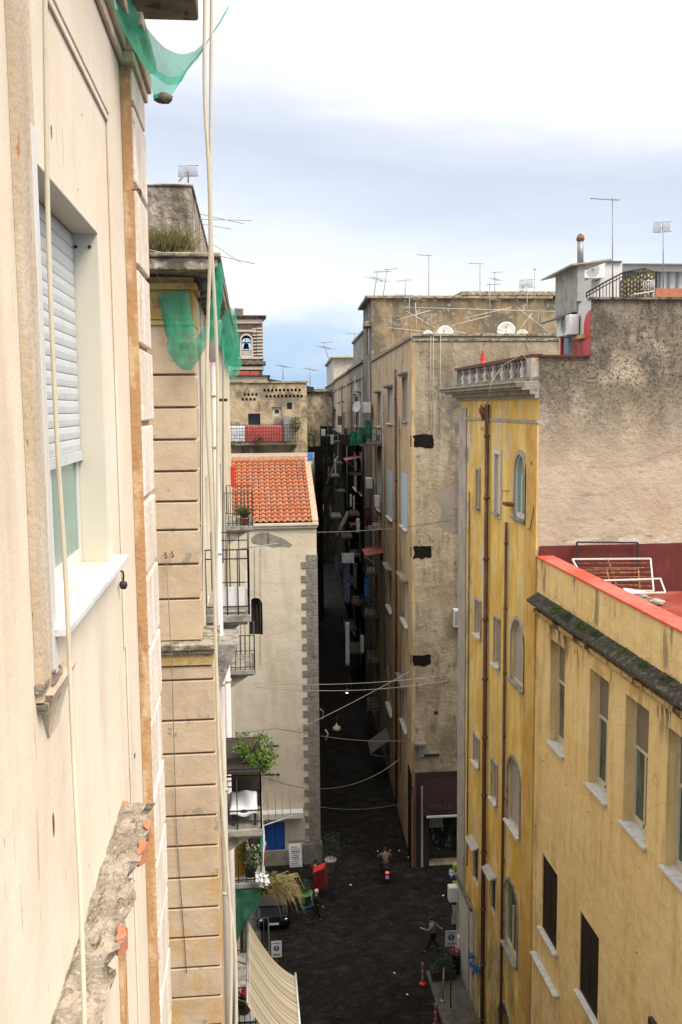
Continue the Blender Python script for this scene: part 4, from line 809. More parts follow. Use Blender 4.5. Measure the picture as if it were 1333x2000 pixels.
# parapet with real round holes: bands of a facade with arched openings approximated by small square holes
hol = []
for j in range(2):
    for i in range(10):
        a = FF.pix(517+i*7.6+(4 if j else 0), 750)[0]; z = zt-.42-j*.36
        hol.append(dict(a0=a-.07, a1=a+.07, z0=z-.085, z1=z+.085, rev=.3, arch=True))
for j in range(2):
    for i in range(4):
        a = FF.pix(474+i*7.6+(4 if j else 0), 750)[0]; z = zt-.78-j*.26 if False else zt-.95+j*.28
        if z-.085 > zt-1.04: hol.append(dict(a0=a-.07, a1=a+.07, z0=z-.08, z1=z+.08, rev=.3, arch=True))
ok = []
for o in hol:
    if all(o['a1'] < p['a0']-.005 or o['a0'] > p['a1']+.005 or o['z1'] < p['z0'] or o['z0'] > p['z1'] for p in ok): ok.append(o)
b = MB(); facade(b, FF, -2.2, x1f, zt-1.049, zt, ok, rev=.3); b.quad((-2.2, 57.8, zt-1.04), (x1f, 57.8, zt-1.04), (x1f, 57.8, zt), (-2.2, 57.8, zt)); b.quad((-2.2, 57.5, zt), (x1f, 57.5, zt), (x1f, 57.8, zt), (-2.2, 57.8, zt)); b.build('parapet', [M['old_wall']], ho)
b = MB()
for o in ok: b.poly([FF(a, -.29, z) for a, z in outline(o, .001)])
b.build('parapet_hole', M['dark_void'], ho)
b = MB(); b.fbox(FF, -2.2, x1f+.1, -.35, .08, zt+.002, zt+.1); b.build('parapet_cap', M['mossy'], ho)
p, q = at(448, 865, Y=56.9), at(582, 836, Y=56.9)
b = MB(); b.box(p.x, q.x, 56.9, 57.49, p.z-.15, p.z); tb = b.build('terrace', M['soffit'], ho)
m = MB(); h = 1.05
for i in range(27): x = p.x+(q.x-p.x)*i/26; m.tube([(x, 56.9, p.z), (x, 56.9, p.z+h)], .012, 4)
for i in range(6): m.tube([(p.x, 56.9, p.z+.05+i*.2), (q.x, 56.9, p.z+.05+i*.2)], .012, 4)
m.build('railing', M['iron'], tb)
def cloth(name, x0, y0, x1, y1, Y, mt, label, cat, amp=.03, seed=0, group=None, n=14):
    m = MB(); rows = []
    for i in range(n+1):
        r = []
        for j in range(n+1):
            c = at(x0+(x1-x0)*j/n, y0+(y1-y0)*i/n, Y=Y); r.append(c+Vector((0, amp*math.sin(j*1.3+seed+i*.15)+amp*mnoise.noise(Vector((j*.5, i*.4, seed))), 0)))
        rows.append(r)
    m.grid(rows); o = m.build(name, M[mt], None, label=label, cat=cat, group=group); md = o.modifiers.new('t', 'SOLIDIFY'); md.thickness = .01; return o
cloth('hanging_cloth', 449, 832, 479, 863, 57.1, 'cloth_white', 'white cloth hanging behind the railing above the tiled roof', 'cloth', seed=1)
cloth('hanging_cloth', 480, 831, 553, 863, 57.1, 'cloth_red', 'long faded red cloth behind the railing above the tiled roof', 'cloth', seed=4)
p, q = at(554, 812, Y=56.95), at(570, 862, Y=56.95); m = MB(); m.box(p.x, q.x, 56.95, 57.4, q.z, p.z); m.build('water_heater_cabinet', M['zinc'], None, bevel=.03, label='dark grey cabinet standing at the right end of the red cloth terrace', cat='cabinet')
for (x, y, rx, n, lab, mt) in ((577, 828, .35, 500, 'dark bushy plant beside the grey cabinet on the far terrace', 'leaf_dark'), (603, 852, .55, 700, 'green shrub growing at the edge between the old house and the alley', 'leaf_dark'), (506, 861, .3, 260, 'low dark plant on the ledge under the red cloth', 'leaf_dark')):
    m = MB(); c = at(x, y, Y=57.0 if x != 603 else 58.5); leaves(m, c, (rx, .3, rx*1.4), n, .09, random.Random(x)); m.m = 1; m.tube([c-Vector((0, 0, rx*1.5)), c], .03, 5); m.build('terrace_shrub', [M[mt], M['stem']], None, label=lab, cat='shrub', group='plants on the far terraces')
cloth('hanging_cloth', 601, 884, 613, 900, 56, 'cloth_blue', 'bright blue cloth hanging at the right edge of the tiled roof', 'cloth', seed=9)

# ================================================================ bell tower
TY = 82.0; tw = thing('bell_tower', (0, TY+1.5, 0), 'striped dark stone bell tower with arched opening and bell, on the skyline', 'bell tower')
xl, xr = at(452, 660, Y=TY).x, at(512, 660, Y=TY).x; W_ = xr-xl; xc = (xl+xr)/2
def ZT(y): return at(490, y, Y=TY).z
FT = Fr((0, TY), (1, 0), (0, -1)); xa0, xa1 = at(472, 660, Y=TY).x, at(491, 660, Y=TY).x
to = dict(a0=xa0, a1=xa1, z0=ZT(694), z1=ZT(655), arch=True, rev=.5)
b = MB(); facade(b, FT, xl, xr, ZT(738), ZT(618), [to], rev=.5)
zt1, zb1 = ZT(618), ZT(738)
# rear wall pierced by the same arch so the sky shows through
FT2 = Fr((0, TY+W_), (1, 0), (0, -1)); to2 = dict(to); facade(b, FT2, xl, xr, zb1, zt1, [to2], rev=-.5)
b.quad((xl, TY, zb1), (xl, TY+W_, zb1), (xl, TY+W_, zt1), (xl, TY, zt1)); b.quad((xr, TY, zb1), (xr, TY+W_, zb1), (xr, TY+W_, zt1), (xr, TY, zt1))
b.build('wall', M['tower_dark'], tw)
b = MB()
z = ZT(700)
k = 0
while z < ZT(640):
    b.box(xr-.42, xr+.10, TY-.10, TY+W_*.2, z, z+.13); b.box(xa1+.12, xa1+.62, TY-.06, TY-.002, z, z+.10); b.box(xl-.1, xl+.25, TY-.10, TY-.002, z, z+.13); z += .27
for y0, y1, e in ((624, 632, .08), (644, 648, .05), (697, 701, .12), (716, 722, .12)): b.box(xl-e, xr+e, TY-e-.002, TY+W_+e, ZT(y1), ZT(y0))
b.build('pale_band', M['tower_pale'], tw)
b = MB(); ring(b, FT, to, -.14, -.004, .003, .08); b.build('arch_surround', M['tower_pale'], tw)
b = MB(); b.box(xr-.46, xr+.05, TY-.07, TY-.101+.1, ZT(700), ZT(636)); b.build('pilaster', M['tower_dark'], tw)
b = MB(); e = .35
b.hexa([(xl-.1, TY-.1, ZT(624)), (xr+.1, TY-.1, ZT(624)), (xr+.1, TY+W_+.1, ZT(624)), (xl-.1, TY+W_+.1, ZT(624)), (xl-e, TY-e, ZT(618)), (xr+e, TY-e, ZT(618)), (xr+e, TY+W_+e, ZT(618)), (xl-e, TY+W_+e, ZT(618))])
b.box(xl-e-.05, xr+e+.05, TY-e-.05, TY+W_+e, ZT(618)+.001, ZT(616.5)); b.build('cornice', M['soffit'], tw)
b = MB(); e = .3; b.box(xl-e, xr+e, TY-e, TY+W_+e, ZT(712), ZT(706)); b.box(xl-.05, xr+.05, TY-.05, TY+.2, ZT(706), ZT(699)); b.build('lower_cornice', M['soffit'], tw)
b = MB(); b.lathe((at(467, 605, Y=TY+1).x, TY+1.0, ZT(617)), [(.36, 0), (.36, .62), (.42, .64), (.42, .72), (.25, .85), (0, .9)], 10); b.build('chimney', M['tower_pale'], tw)
b = MB()
for i in range(7): x = xa0+(xa1-xa0)*(i+.5)/7; b.lathe((x, TY-.02, ZT(694)), [(.05, 0), (.035, .12), (.06, .25), (.03, .4), (.05, .45)], 6)
b.box(xa0-.05, xa1+.05, TY-.09, TY+.05, ZT(694)+.45, ZT(694)+.52); b.build('balustrade', M['tower_pale'], tw)
m = MB(); c = (( xa0+xa1)/2, TY+1.2, ZT(683)); m.lathe(c, [(.32, 0), (.27, .08), (.2, .3), (.17, .5), (.1, .6), (0, .62)], 12); m.tube([(xa0-.2, TY+1.2, c[2]+.66), (xa1+.2, TY+1.2, c[2]+.66)], .05, 6)
m.tube([(c[0]-.28, TY+1.2, c[2]+.1), (c[0], TY+1.2, c[2]+1.15), (c[0]+.28, TY+1.2, c[2]+.6)], .03, 5); m.build('bell', M['iron'], tw)
nv = thing('church_nave', (0, 76, 0), 'low cream nave with dark roof edge at the foot of the bell tower', 'church building')
b = MB(); p, q = at(440, 748, Y=70), at(523, 736, Y=70); b.box(-3, q.x, 70, 81.5, 20, q.z); b.build('wall', M['tower_pale'], nv)
b = MB(); b.box(-3, q.x+.2, 69.8, 81.6, q.z+.001, q.z+.12); b.hexa([(q.x, 70.5, q.z-1.1), (q.x+3.4, 70.5, q.z-1.1), (q.x+3.4, 79, q.z-1.1), (q.x, 79, q.z-1.1), (q.x, 70.5, q.z-.1), (q.x+3.4, 70.5, q.z-.75), (q.x+3.4, 79, q.z-.75), (q.x, 79, q.z-.1)]); b.build('roof', M['iron'], nv)
b = MB(); b.box(-3, at(506, 725, Y=74).x, 74, 81.3, q.z+.1, ZT(732)); b.build('red_roof_step', M['red_awning'], nv)

# ================================================================ right side of the alley: H, J, K
AL = R(2.7); AO = (8.42, 49.0); FA = Fr(AO, (math.sin(AL), math.cos(AL)), (-math.cos(AL), math.sin(AL))); FH = Fr(AO, (1, 0), (0, -1))
hh = thing('taupe_corner_house', (14, 58, 0), 'stained taupe and ochre corner house with three black painted rectangles, middle of the view', 'house')
HZ = at(812, 657, Y=49).z
def aop(xf, xn, yt, yb, **k): return op_pix(FA, xf, xn, yt, yb, **k)
SH = FA.pix(727, 800)[0]
aw = [('shutter', 'grey_shutter', aop(786, 796, 737, 822, rev=.18), 'grey_stone'), ('glass', 'lilac_panel', aop(757.5, 767, 760, 826, rev=.12), 'grey_stone'),
      ('shutter', 'blue_shutter', aop(784.5, 795.5, 921, 1024, rev=.05), None), ('shutter', 'blue_shutter', aop(757.5, 766.5, 917, 1006, rev=.05), None),
      ('shutter', 'white_shutter', aop(786, 796.5, 1124, 1205, rev=.18), 'mossy'), ('glass', 'glass_dark', aop(757, 765, 1105, 1180, rev=.2), 'mossy'),
      ('shutter', 'white_shutter', aop(785, 795, 1322, 1402, rev=.18), 'zinc'), ('glass', 'glass_dark', aop(757, 766, 1280, 1370, rev=.2), None),
      ('glass', 'lilac_panel', aop(738.5, 744, 770, 832, rev=.15), 'grey_stone'), ('shutter', 'white_shutter', aop(736.5, 744, 912, 990, rev=.06), None), ('shutter', 'white_shutter', aop(736.5, 744, 960, 1030, rev=.06), None) ]
aw.pop()
b = MB(); facade(b, FA, 0, SH, 0, HZ, [o for *_, o, _h in aw]); oo = AO
b.quad((AO[0], AO[1], 0), (30, 49, 0), (30, 49, HZ), (AO[0], AO[1], HZ)) if False else None
pE = FA(SH, 0, 0); b.quad(FA(0, 0, HZ), FA(SH, 0, HZ), (30, pE[1], HZ), (30, 49, HZ)); b.quad((30, 49, 0), (30, pE[1], 0), (30, pE[1], HZ), (30, 49, HZ)); b.quad(FA(SH, 0, 0), (30, pE[1], 0), (30, pE[1], HZ), FA(SH, 0, HZ))
b.build('alley_wall', M['alley_ochre'], hh)
so = fop(FH, 838, 905, 1594, 1694, rev=.8); so['z0'] = .01; so['a1'] = 3.6
b = MB(); facade(b, FH, 0, 21.6, 0, HZ, [so]); b.build('front_wall', M['h_front'], hh)
for i, (st, pn, o, hd) in enumerate(aw):
    window(hh, FA, o, st, 'frame_white' if 'blue' in pn else 'grey_shutter', pn, 'white_sill' if i != 0 else 'grey_stone', .16, hood=hd, mull=0 if pn == 'lilac_panel' else 1)
b = MB(); b.fbox(FA, -.12, SH, 0.001, .12, HZ-.12, HZ+.05); b.fbox(FH, -.12, 21.6, -.3, .10, HZ+.002, HZ+.14); b.fbox(FH, -.05, 21.6, .001, .06, HZ-.25, HZ-.12); b.build('roof_edge', M['mossy'], hh, bevel=.02)
b = MB(); b.fbox(FA, -.05, .5, .001, .035, 0, HZ-.13); b.fbox(FH, -.036, .16, .001, .02, 0, HZ-.26); b.build('corner_strip', M['alley_ochre'], hh)
for (x0, y0, x1, y1) in ((808, 849, 846, 874), (807, 1067, 843, 1090), (805, 1280, 842, 1300)):
    b = MB(); rn = random.Random(y0); p, q = FH.pix(x0, y0), FH.pix(x1, y1); P_ = []
    e = lambda: rn.uniform(-.04, .06)
    for k in range(7): P_.append((p[0]+(q[0]-p[0])*k/6, p[1]+e()*.6))
    for k in range(1, 6): P_.append((q[0]+e(), p[1]+(q[1]-p[1])*k/6))
    for k in range(7): P_.append((q[0]-(q[0]-p[0])*k/6, q[1]+e()*1.6))
    for k in range(1, 6): P_.append((p[0]+e()*2, q[1]+(p[1]-q[1])*k/6))
    b.poly([FH(a, .023, z) for a, z in P_]); z = (p[1]+q[1])/2
    b.fbox(FA, .0, .45, .036, .04, q[1]+.05, p[1]-.05)
    b.build('black_painted_patch', M['black_paint'], hh)
b = MB(); px = [(868, 955), (880, 951), (905, 951), (905, 1044), (880, 1042), (868, 1034), (856, 1026), (853, 1018), (862, 1012), (862, 990), (852, 972)]
b.poly([FH(*(lambda q: (q[0], .006, q[1]))(FH.pix(*p))) for p in px]); b.build('newer_render_patch', M['pink_patch'], hh)
# pipes on the alley face
for x, y0, y1, r, mt in ((772.5, 722, 1560, .075, 'brown_pipe'), (781, 815, 1500, .03, 'cable'), (749, 770, 1300, .05, 'zinc'), (733, 860, 1200, .06, 'grey_stone')):
    a, z1 = FA.pix(x, y0, .1); _, z0 = FA.pix(x-1, y1, .1); m = MB(); m.tube([FA(a, .1, z1), FA(a, .1, max(z0, .1))], r, 8)
    z = z0+1
    while z < z1: m.tube([FA(a, .1, z), FA(a, .1, z+.07)], r*1.3, 8); z += 2.4
    m.build('drainpipe', M[mt], hh)
m = MB(); p, q = FH.pix(812, 1452), FH.pix(827, 1475); m.fbox(FH, p[0]+.15, q[0], .002, .3, q[1], p[1]); m.fbox(FH, p[0]-.1, q[0]+.1, .002, .42, p[1]+.002, p[1]+.12); m.build('wall_lamp_box', M['zinc'], hh, bevel=.02)
m = MB(); p, q = FH.pix(822, 1473), FH.pix(858, 1476); m.fbox(FH, p[0], q[0], .002, .10, q[1], p[1]); m.build('iron_bar', M['iron'], hh)
# shop front
sh = MB(); sh.fbox(FH, so['a0'], so['a1'], -.79, -.77, .01, so['z1']); s_ = sh.build('shop_window', M['glass_dark'], hh)
m = MB(); p, q = FH.pix(826, 1520), FH.pix(905, 1592); m.hexa([FH(p[0], .05, q[1]), FH(3.6, .05, q[1]), FH(3.6, .6, q[1]+.35), FH(p[0], .6, q[1]+.35), FH(p[0], .025, p[1]), FH(3.6, .025, p[1]), FH(3.6, .1, p[1]), FH(p[0], .1, p[1])]); cn = m.build('shop_awning', M['shop_red'], hh)
m = MB(); p = FH.pix(834, 1592, .62); m.fbox(FH, p[0], 3.6, .58, .66, q[1]+.22, q[1]+.32); m.build('awning_bar', M['white_plastic'], cn)
def text(s, loc, size, rot, mt, par, ext=.004, name='lettering'):
    c = bpy.data.curves.new(name, 'FONT'); c.body = s; c.size = size; c.extrude = ext; c.align_x = 'CENTER'; c.materials.append(M[mt])
    o = bpy.data.objects.new(name, c); COL.objects.link(o); o.location = loc; o.rotation_euler = rot
    dg = bpy.context.evaluated_depsgraph_get(); me = bpy.data.meshes.new_from_object(o.evaluated_get(dg)); mw = Matrix.LocRotScale(Vector(loc), o.rotation_euler, None); bpy.data.objects.remove(o)
    me.transform(mw); k = bpy.data.objects.new(name, me); COL.objects.link(k); me.materials.clear(); me.materials.append(M[mt]); return adopt(k, par)
p = FH.pix(862, 1577, .62); text('VOLUI', FH(p[0], .64, p[1]-.12), .42, (R(70), 0, 0), 'faded_letters', cn)
rn = random.Random(4); m = MB()
for i in range(16):
    a = so['a0']+rn.uniform(.2, 2.3); z = rn.uniform(.3, 2.4); s = rn.uniform(.05, .12); m.fbox(FH, a, a+s, -.74, -.70, z, z+s*rn.uniform(1, 3))
m.build('goods', M['grey_cloth'], s_)
m = MB(); p = FH.pix(844, 1602); m.fbox(FH, p[0], p[0]+.75, -.72, -.70, p[1]-.75, p[1]-.05); m.build('shop_poster', M['grey_plastic'], s_)
for x0, x1, mt in ((822, 826, 'lilac_panel'), (806, 812, 'brown_pipe')):
    m = MB(); a0 = FH.pix(x0, 1600)[0]; a1 = FH.pix(x1, 1600)[0]; m.fbox(FH, a0, a1, .002, .15, .01, 4.6); m.build('shop_pier', M[mt], hh)
m = MB(); aL = FH.pix(811, 1600)[0]; zA = FH.pix(826, 1508)[1]; m.fbox(FH, aL, so['a0']-.002, .025, .10, .01, zA); m.fbox(FH, so['a0'], 3.6, .025, .07, so['z1']+.002, zA); m.build('shopfront_boarding', M['wood'], hh)
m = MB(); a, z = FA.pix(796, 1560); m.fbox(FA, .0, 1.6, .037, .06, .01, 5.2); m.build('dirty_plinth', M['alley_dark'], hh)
# J: the taller house behind
FJ = Fr(FA(SH, 0, 0)[:2], FA.u[:2], FA.n[:2]); jy = FA(SH, 0, 0)[1]
hj = thing('tall_mouldy_house', (16, jy+6, 0), 'taller brown mouldy house with satellite dishes on its flat roof, behind the corner house', 'house')
JZ = at(740, 583, Y=jy).z; SJ = FA.pix(711, 800)[0]
p = FA(SH, 0, 0); 
jo = op_pix(FA, 716, 722, 641, 694, rev=.2)
b = MB(); facade(b, FA, SH, SJ, 0, JZ, [jo]); pj = FA(SJ, 0, 0)
b.quad((p[0], p[1], HZ-1), (40, p[1], HZ-1), (40, p[1], JZ), (p[0], p[1], JZ)); b.quad(pj[:2]+(0,), (40, pj[1], 0), (40, pj[1], JZ), pj[:2]+(JZ,)); b.quad(p[:2]+(JZ,), (40, p[1], JZ), (40, pj[1], JZ), pj[:2]+(JZ,))
M['j_wall'] = mat('mouldy_brown_wall', (.20, .145, .08), [dict(c=(.28, .215, .13), s=.5, k=(.4, .6)), dict(c=(.10, .085, .06), s=(.8, .8, .6), k=(.44, .58), a=.9), dict(c=(.05, .045, .035), s=(1.3, 1.3, .3), k=(.5, .62), a=.8, z=(31, 33.3)), dict(c=(.36, .32, .26), s=2, k=(.58, .66), a=.6)], bump=.3, bscale=5)
b.build('wall', M['j_wall'], hj); window(hj, FA, jo, 'shutter', 'grey_shutter', 'white_shutter', None)
b = MB(); b.box(p[0]-.5, 24.0, p[1]-.25, p[1]+.4, JZ+.002, JZ+.22); b.fbox(FA, SH, SJ+.3, -.2, .45, JZ+.002, JZ+.22); xq = at(900, 580, Y=jy).x; b.box(xq, xq+9.2, p[1]-.3, p[1]+4, JZ+.222, JZ+.55); b.build('parapet', M['mossy'], hj, bevel=.04)
b = MB(); b.fbox(FA, SH+.2, SH+2.8, .002, .5, JZ-2.1, JZ-1.7); b.build('window_hood', M['mossy'], hj, bevel=.05)
# K: long low houses down the alley
SK = FA.pix(682, 800)[0]; KZ1 = FA.pix(707, 706)[1]
def band(lab, s0, s1, z1, mt, name='alley_house', ops=(), depth=10):
    t = thing(name, FA((s0+s1)/2, -3, 0), lab, 'house'); zm = 21.6
    b = MB(); facade(b, FA, s0, s1, zm, z1, [o for o in ops if o['z0'] > zm]); shell(b, FA, s0, s1, depth, zm, z1); b.build('upper_wall', M[mt], t)
    b = MB(); facade(b, FA, s0, s1, 0, zm, [o for o in ops if o['z1'] < zm]); shell(b, FA, s0, s1, depth, 0, zm, roof=False); b.build('lower_wall', M['alley_dark'], t); b = MB(); b.fbox(FA, s0, s1, .001, .15, zm-.12, zm+.12); b.build('string_course', M['mossy'], t)  # lower storey colour holds painted shade; string course added at its upper edge
    b = MB(); b.fbox(FA, s0, s1, .001, .22, z1-.18, z1+.06); b.fbox(FA, s0, s1, .001, .12, z1-1.5, z1-1.35); b.build('cornice', M['mossy'], t); return t
kops = [aop(x0, x1, y0, y1, rev=.15) for x0, x1, y0, y1 in ((693, 699, 745, 830), (701, 707, 880, 960), (690, 697, 880, 950), (699, 706, 1010, 1080), (688, 694, 1130, 1220), (701, 707, 1210, 1300))]
hk1 = band('grey streaked alley house with dark windows, just past the tall mouldy house', SJ+.02, SK, KZ1, 'alley_grey', ops=kops)
kops = [o for o in kops if o['z0'] > 21.6 or o['z1'] < 21.6]
for i, o in enumerate(kops): window(hk1, FA, o, 'shutter', 'grey_shutter', 'white_shutter' if i in (0, 2) else 'lilac_panel', 'white_sill', .12)
S3 = FA.pix(655, 800)[0]; hk2 = band('ochre alley house with mossy ledge under its roofline, third down the alley on the right', SK+.02, S3, KZ1-.1, 'alley_ochre')
S4 = FA.pix(637, 800)[0]; hk3 = band('far pale alley house with balconies, last before the bend', S3+.02, S4, KZ1-.3, 'alley_grey')
m = MB(); a = FA.pix(700, 700)[0]; zc = FA.pix(690, 670)[1]; m.fbox(FA, a-6, a+9, -5, -.1, KZ1, zc); m.fbox(FA, a-6.2, a+9.2, -5.2, .05, zc+.001, zc+.2); m.build('stair_tower', M['attic'], hk1)
m = MB(); a = FA.pix(640, 720)[0]; zc = FA.pix(640, 711)[1]; m.fbox(FA, a-22, a+10, -5, -.2, KZ1-.4, zc); m.fbox(FA, a-23, a+11, -5.4, .2, zc+.001, zc+.25); m.build('roof_hut', M['tower_pale'], hk3)
# end of the alley and its left side
he = thing('yellowish_far_house', (5, 215, 0), 'hazy yellowish house closing the far end of the alley', 'house')
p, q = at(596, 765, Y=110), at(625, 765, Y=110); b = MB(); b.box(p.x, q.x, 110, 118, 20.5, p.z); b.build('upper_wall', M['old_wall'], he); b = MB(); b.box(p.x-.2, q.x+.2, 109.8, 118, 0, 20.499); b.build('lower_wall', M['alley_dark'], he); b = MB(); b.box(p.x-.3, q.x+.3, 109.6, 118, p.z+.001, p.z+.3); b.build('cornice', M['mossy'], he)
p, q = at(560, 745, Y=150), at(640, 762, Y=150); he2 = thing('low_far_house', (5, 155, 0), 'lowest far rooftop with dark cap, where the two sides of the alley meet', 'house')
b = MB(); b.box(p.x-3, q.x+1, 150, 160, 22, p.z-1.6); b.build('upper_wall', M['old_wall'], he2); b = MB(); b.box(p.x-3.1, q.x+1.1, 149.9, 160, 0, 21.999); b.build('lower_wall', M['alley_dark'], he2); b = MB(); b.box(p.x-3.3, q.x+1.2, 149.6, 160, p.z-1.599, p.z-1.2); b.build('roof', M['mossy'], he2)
hl = thing('dark_alley_house', (3, 68, 0), 'dark house raised to shade the alley, on its left side behind the quoined corner', 'house')
b = MB(); b.hexa([(CHX0, 80.1, 0), (4.7, 80.1, 0), (6.6, 109, 0), (0, 109, 0), (CHX0, 80.1, 26.2), (4.7, 80.1, 26.2), (6.6, 109, 26.6), (0, 109, 26.6)]); b.build('wall', M['alley_dark'], hl)  # raised to block sky light from the alley; dark colour paints shade
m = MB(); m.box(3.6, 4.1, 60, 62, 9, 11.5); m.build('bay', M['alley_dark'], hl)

def apipe(bld, x, y0, y1, r, mt, bb=.1):
    a, z1 = FA.pix(x, y0, bb); z0 = FA.pix(x, y1, bb)[1]; m = MB(); m.tube([FA(a, bb, z1), FA(a, bb, max(z0, .1))], r, 6); m.build('drainpipe', M[mt], bld)
for bld, x, y0, y1, r, mt in ((hk1, 708, 715, 1000, .07, 'zinc'), (hk1, 694, 735, 900, .06, 'white_pipe'), (hk1, 687, 740, 1100, .05, 'iron'), (hk2, 677, 745, 1000, .08, 'tower_pale'), (hk2, 668, 752, 930, .07, 'iron'), (hk2, 660, 760, 900, .07, 'white_pipe'), (hk3, 650, 765, 900, .09, 'iron'), (hk3, 644, 770, 870, .09, 'tower_pale'), (hj, 722, 700, 1100, .06, 'zinc')): apipe(bld, x, y0, y1, r, mt)
for bld, x, y0, y1, mt in ((hk2, 672, 788, 850, 'brown_frame'), (hk2, 664, 790, 845, 'white_shutter'), (hk3, 653, 795, 842, 'brown_frame'), (hk3, 641, 790, 832, 'grey_shutter'), (hk1, 704, 770, 845, 'tower_pale'), (hk1, 697, 775, 850, 'brown_frame')):
    a, z1 = FA.pix(x, y0); z0 = FA.pix(x, y1)[1]; m = MB(); m.fbox(FA, a-.6, a+.9, .002, .06, z0, z1); sh_ = m.build('closed_shutter', M[mt], bld)
    m = MB(); m.fbox(FA, a-.8, a+1.1, .002, .45, z1+.15, z1+.28); m.build('shutter_hood', M['mossy'], sh_)
# balconies along the alley's right side
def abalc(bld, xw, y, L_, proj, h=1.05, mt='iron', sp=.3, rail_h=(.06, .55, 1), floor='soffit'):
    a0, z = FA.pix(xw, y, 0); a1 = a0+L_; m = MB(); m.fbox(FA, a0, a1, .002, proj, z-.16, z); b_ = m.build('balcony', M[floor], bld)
    r = MB(); cs = [(a0, 0.02), (a0, proj-.02), (a1, proj-.02), (a1, 0.02)]
    for (a, bb), (c, d) in zip(cs, cs[1:]):
        for t in rail_h: r.bar(FA(a, bb, z+h*t), FA(c, d, z+h*t), .04, .03)
        n = max(2, int(math.hypot(c-a, d-bb)/sp))
        for i in range(n+1): u, v = a+(c-a)*i/n, bb+(d-bb)*i/n; r.tube([FA(u, v, z), FA(u, v, z+h)], .014, 4)
    r.build('railing', M[mt], b_); return a0, z
abalc(hh, 746, 867, 4, 1.15); abalc(hh, 746, 1030, 3, 1.0, floor='grey_stone'); abalc(hh, 740, 1203, 3, 1.1)
abalc(hk1, 701, 860, 5, 1.1); abalc(hk1, 704, 1005, 4, 1.1); abalc(hk2, 660, 850, 5, 1.3); abalc(hk2, 672, 862, 4, 1.1); abalc(hk3, 648, 845, 6, 1.6)
def acloth(x0, x1, y0, y1, Y, mt, label, cat='cloth', group=None, name='hanging_cloth'):
    return cloth(name, x0, y0, x1, y1, Y, mt, label, cat, amp=.05, seed=x0 % 7, group=group)
g_ = 'green tarpaulins on the alley balconies'
acloth(713, 727, 820, 857, 68, 'cloth_green', 'tallest green tarpaulin, on the balcony beside the dish', 'tarpaulin', g_, 'tarpaulin')
acloth(700, 711, 834, 867, 68.5, 'cloth_green', 'middle green tarpaulin hanging a little lower on the balcony railing', 'tarpaulin', g_, 'tarpaulin')
acloth(683, 699, 842, 871, 75, 'cloth_green', 'green tarpaulin furthest down the alley', 'tarpaulin', g_, 'tarpaulin')
acloth(665, 684, 848, 872, 78, 'iron', 'nearly black tarpaulin at the far end of the green ones', 'tarpaulin', g_, 'tarpaulin')
acloth(737, 745, 848, 862, 67.8, 'cloth_blue', 'crumpled blue cloth on the balcony right of the green tarpaulins', 'cloth')
acloth(713, 727, 990, 1026, 68, 'dark_red', 'dark red reed screen on the balcony above the red awning', 'screen', name='reed_screen')
acloth(672, 684, 1086, 1180, 70, 'cloth_lilac', 'long lilac sheet hanging in the dark of the alley', 'sheet', 'laundry in the alley', 'hanging_laundry')
acloth(668, 692, 1080, 1100, 69.5, 'cloth_white', 'pale shirt on the line above the lilac sheet', 'shirt', 'laundry in the alley', 'hanging_laundry')
acloth(675, 683, 1215, 1300, 66, 'cloth_white', 'long pale sheet hanging lower in the alley', 'sheet', 'laundry in the alley', 'hanging_laundry')
acloth(654, 657, 896, 930, 80, 'cloth_white', 'narrow white towel high up the alley near the leaning tube', 'towel', 'laundry in the alley', 'hanging_laundry')
acloth(684, 687, 965, 990, 74, 'cloth_white', 'left of two small white cloths on the balcony left of the air conditioner', 'cloth', 'laundry in the alley', 'hanging_laundry')
acloth(690, 693, 968, 996, 74, 'cloth_white', 'right of two small white cloths on the balcony left of the air conditioner', 'cloth', 'laundry in the alley', 'hanging_laundry')
acloth(654, 660, 1088, 1135, 76, 'cloth_lilac', 'dim lilac cloth left of the long lilac sheet', 'cloth', 'laundry in the alley', 'hanging_laundry')
for bld, xw, y, L_, pr in ((hh, 738, 1120, 3, .9), (hh, 742, 1290, 3, 1.0), (hk1, 706, 925, 4, 1.0), (hk1, 707, 1085, 4, 1.1), (hk1, 708, 1180, 4, 1.0), (hk2, 672, 905, 5, 1.1), (hk2, 676, 960, 4, 1.1), (hk3, 650, 872, 6, 1.2), (hh, 742, 1385, 3, 1.0), (hk1, 712, 1275, 4, 1.3), (hk1, 716, 1365, 4, 1.3), (hk2, 690, 1050, 5, 1.3), (hk2, 694, 1140, 5, 1.3), (hk2, 698, 1230, 5, 1.4), (hk3, 664, 930, 6, 1.4), (hk3, 668, 1010, 6, 1.4)): abalc(bld, xw, y, L_, pr)
for k_, (x0, x1, y0, y1, Y_, mt_, lb_) in enumerate(((646, 652, 850, 868, 95, 'cloth_white', 'tiny pale cloth on the farthest alley balcony'), (628, 636, 838, 852, 100, 'cloth_white', 'pale washing at the far left end of the alley skyline'), (660, 668, 812, 830, 84, 'grey_cloth', 'grey cloth under the eaves left of the black tarpaulin'), (696, 703, 1012, 1040, 72, 'cloth_white', 'white washing under the middle red awning of the alley'), (712, 722, 1130, 1168, 69, 'cloth_blue', 'blue cloth on a dark balcony under the red awning'), (704, 711, 1240, 1275, 70, 'cloth_white', 'pale washing low on the alley right side'), (690, 697, 1100, 1150, 73, 'grey_cloth', 'grey washing right of the long lilac sheet'))):
    acloth(x0, x1, y0, y1, Y_, mt_, lb_, 'washing', 'laundry in the alley', 'hanging_laundry')
for x, y in ((852, 1392),):
    a, z = FH.pix(x, y); m = MB(); m.fbox(FH, a-.10, a+.10, .002, .02, z-.08, z+.08); m.build('wall_vent', M['dark_void'], hh)
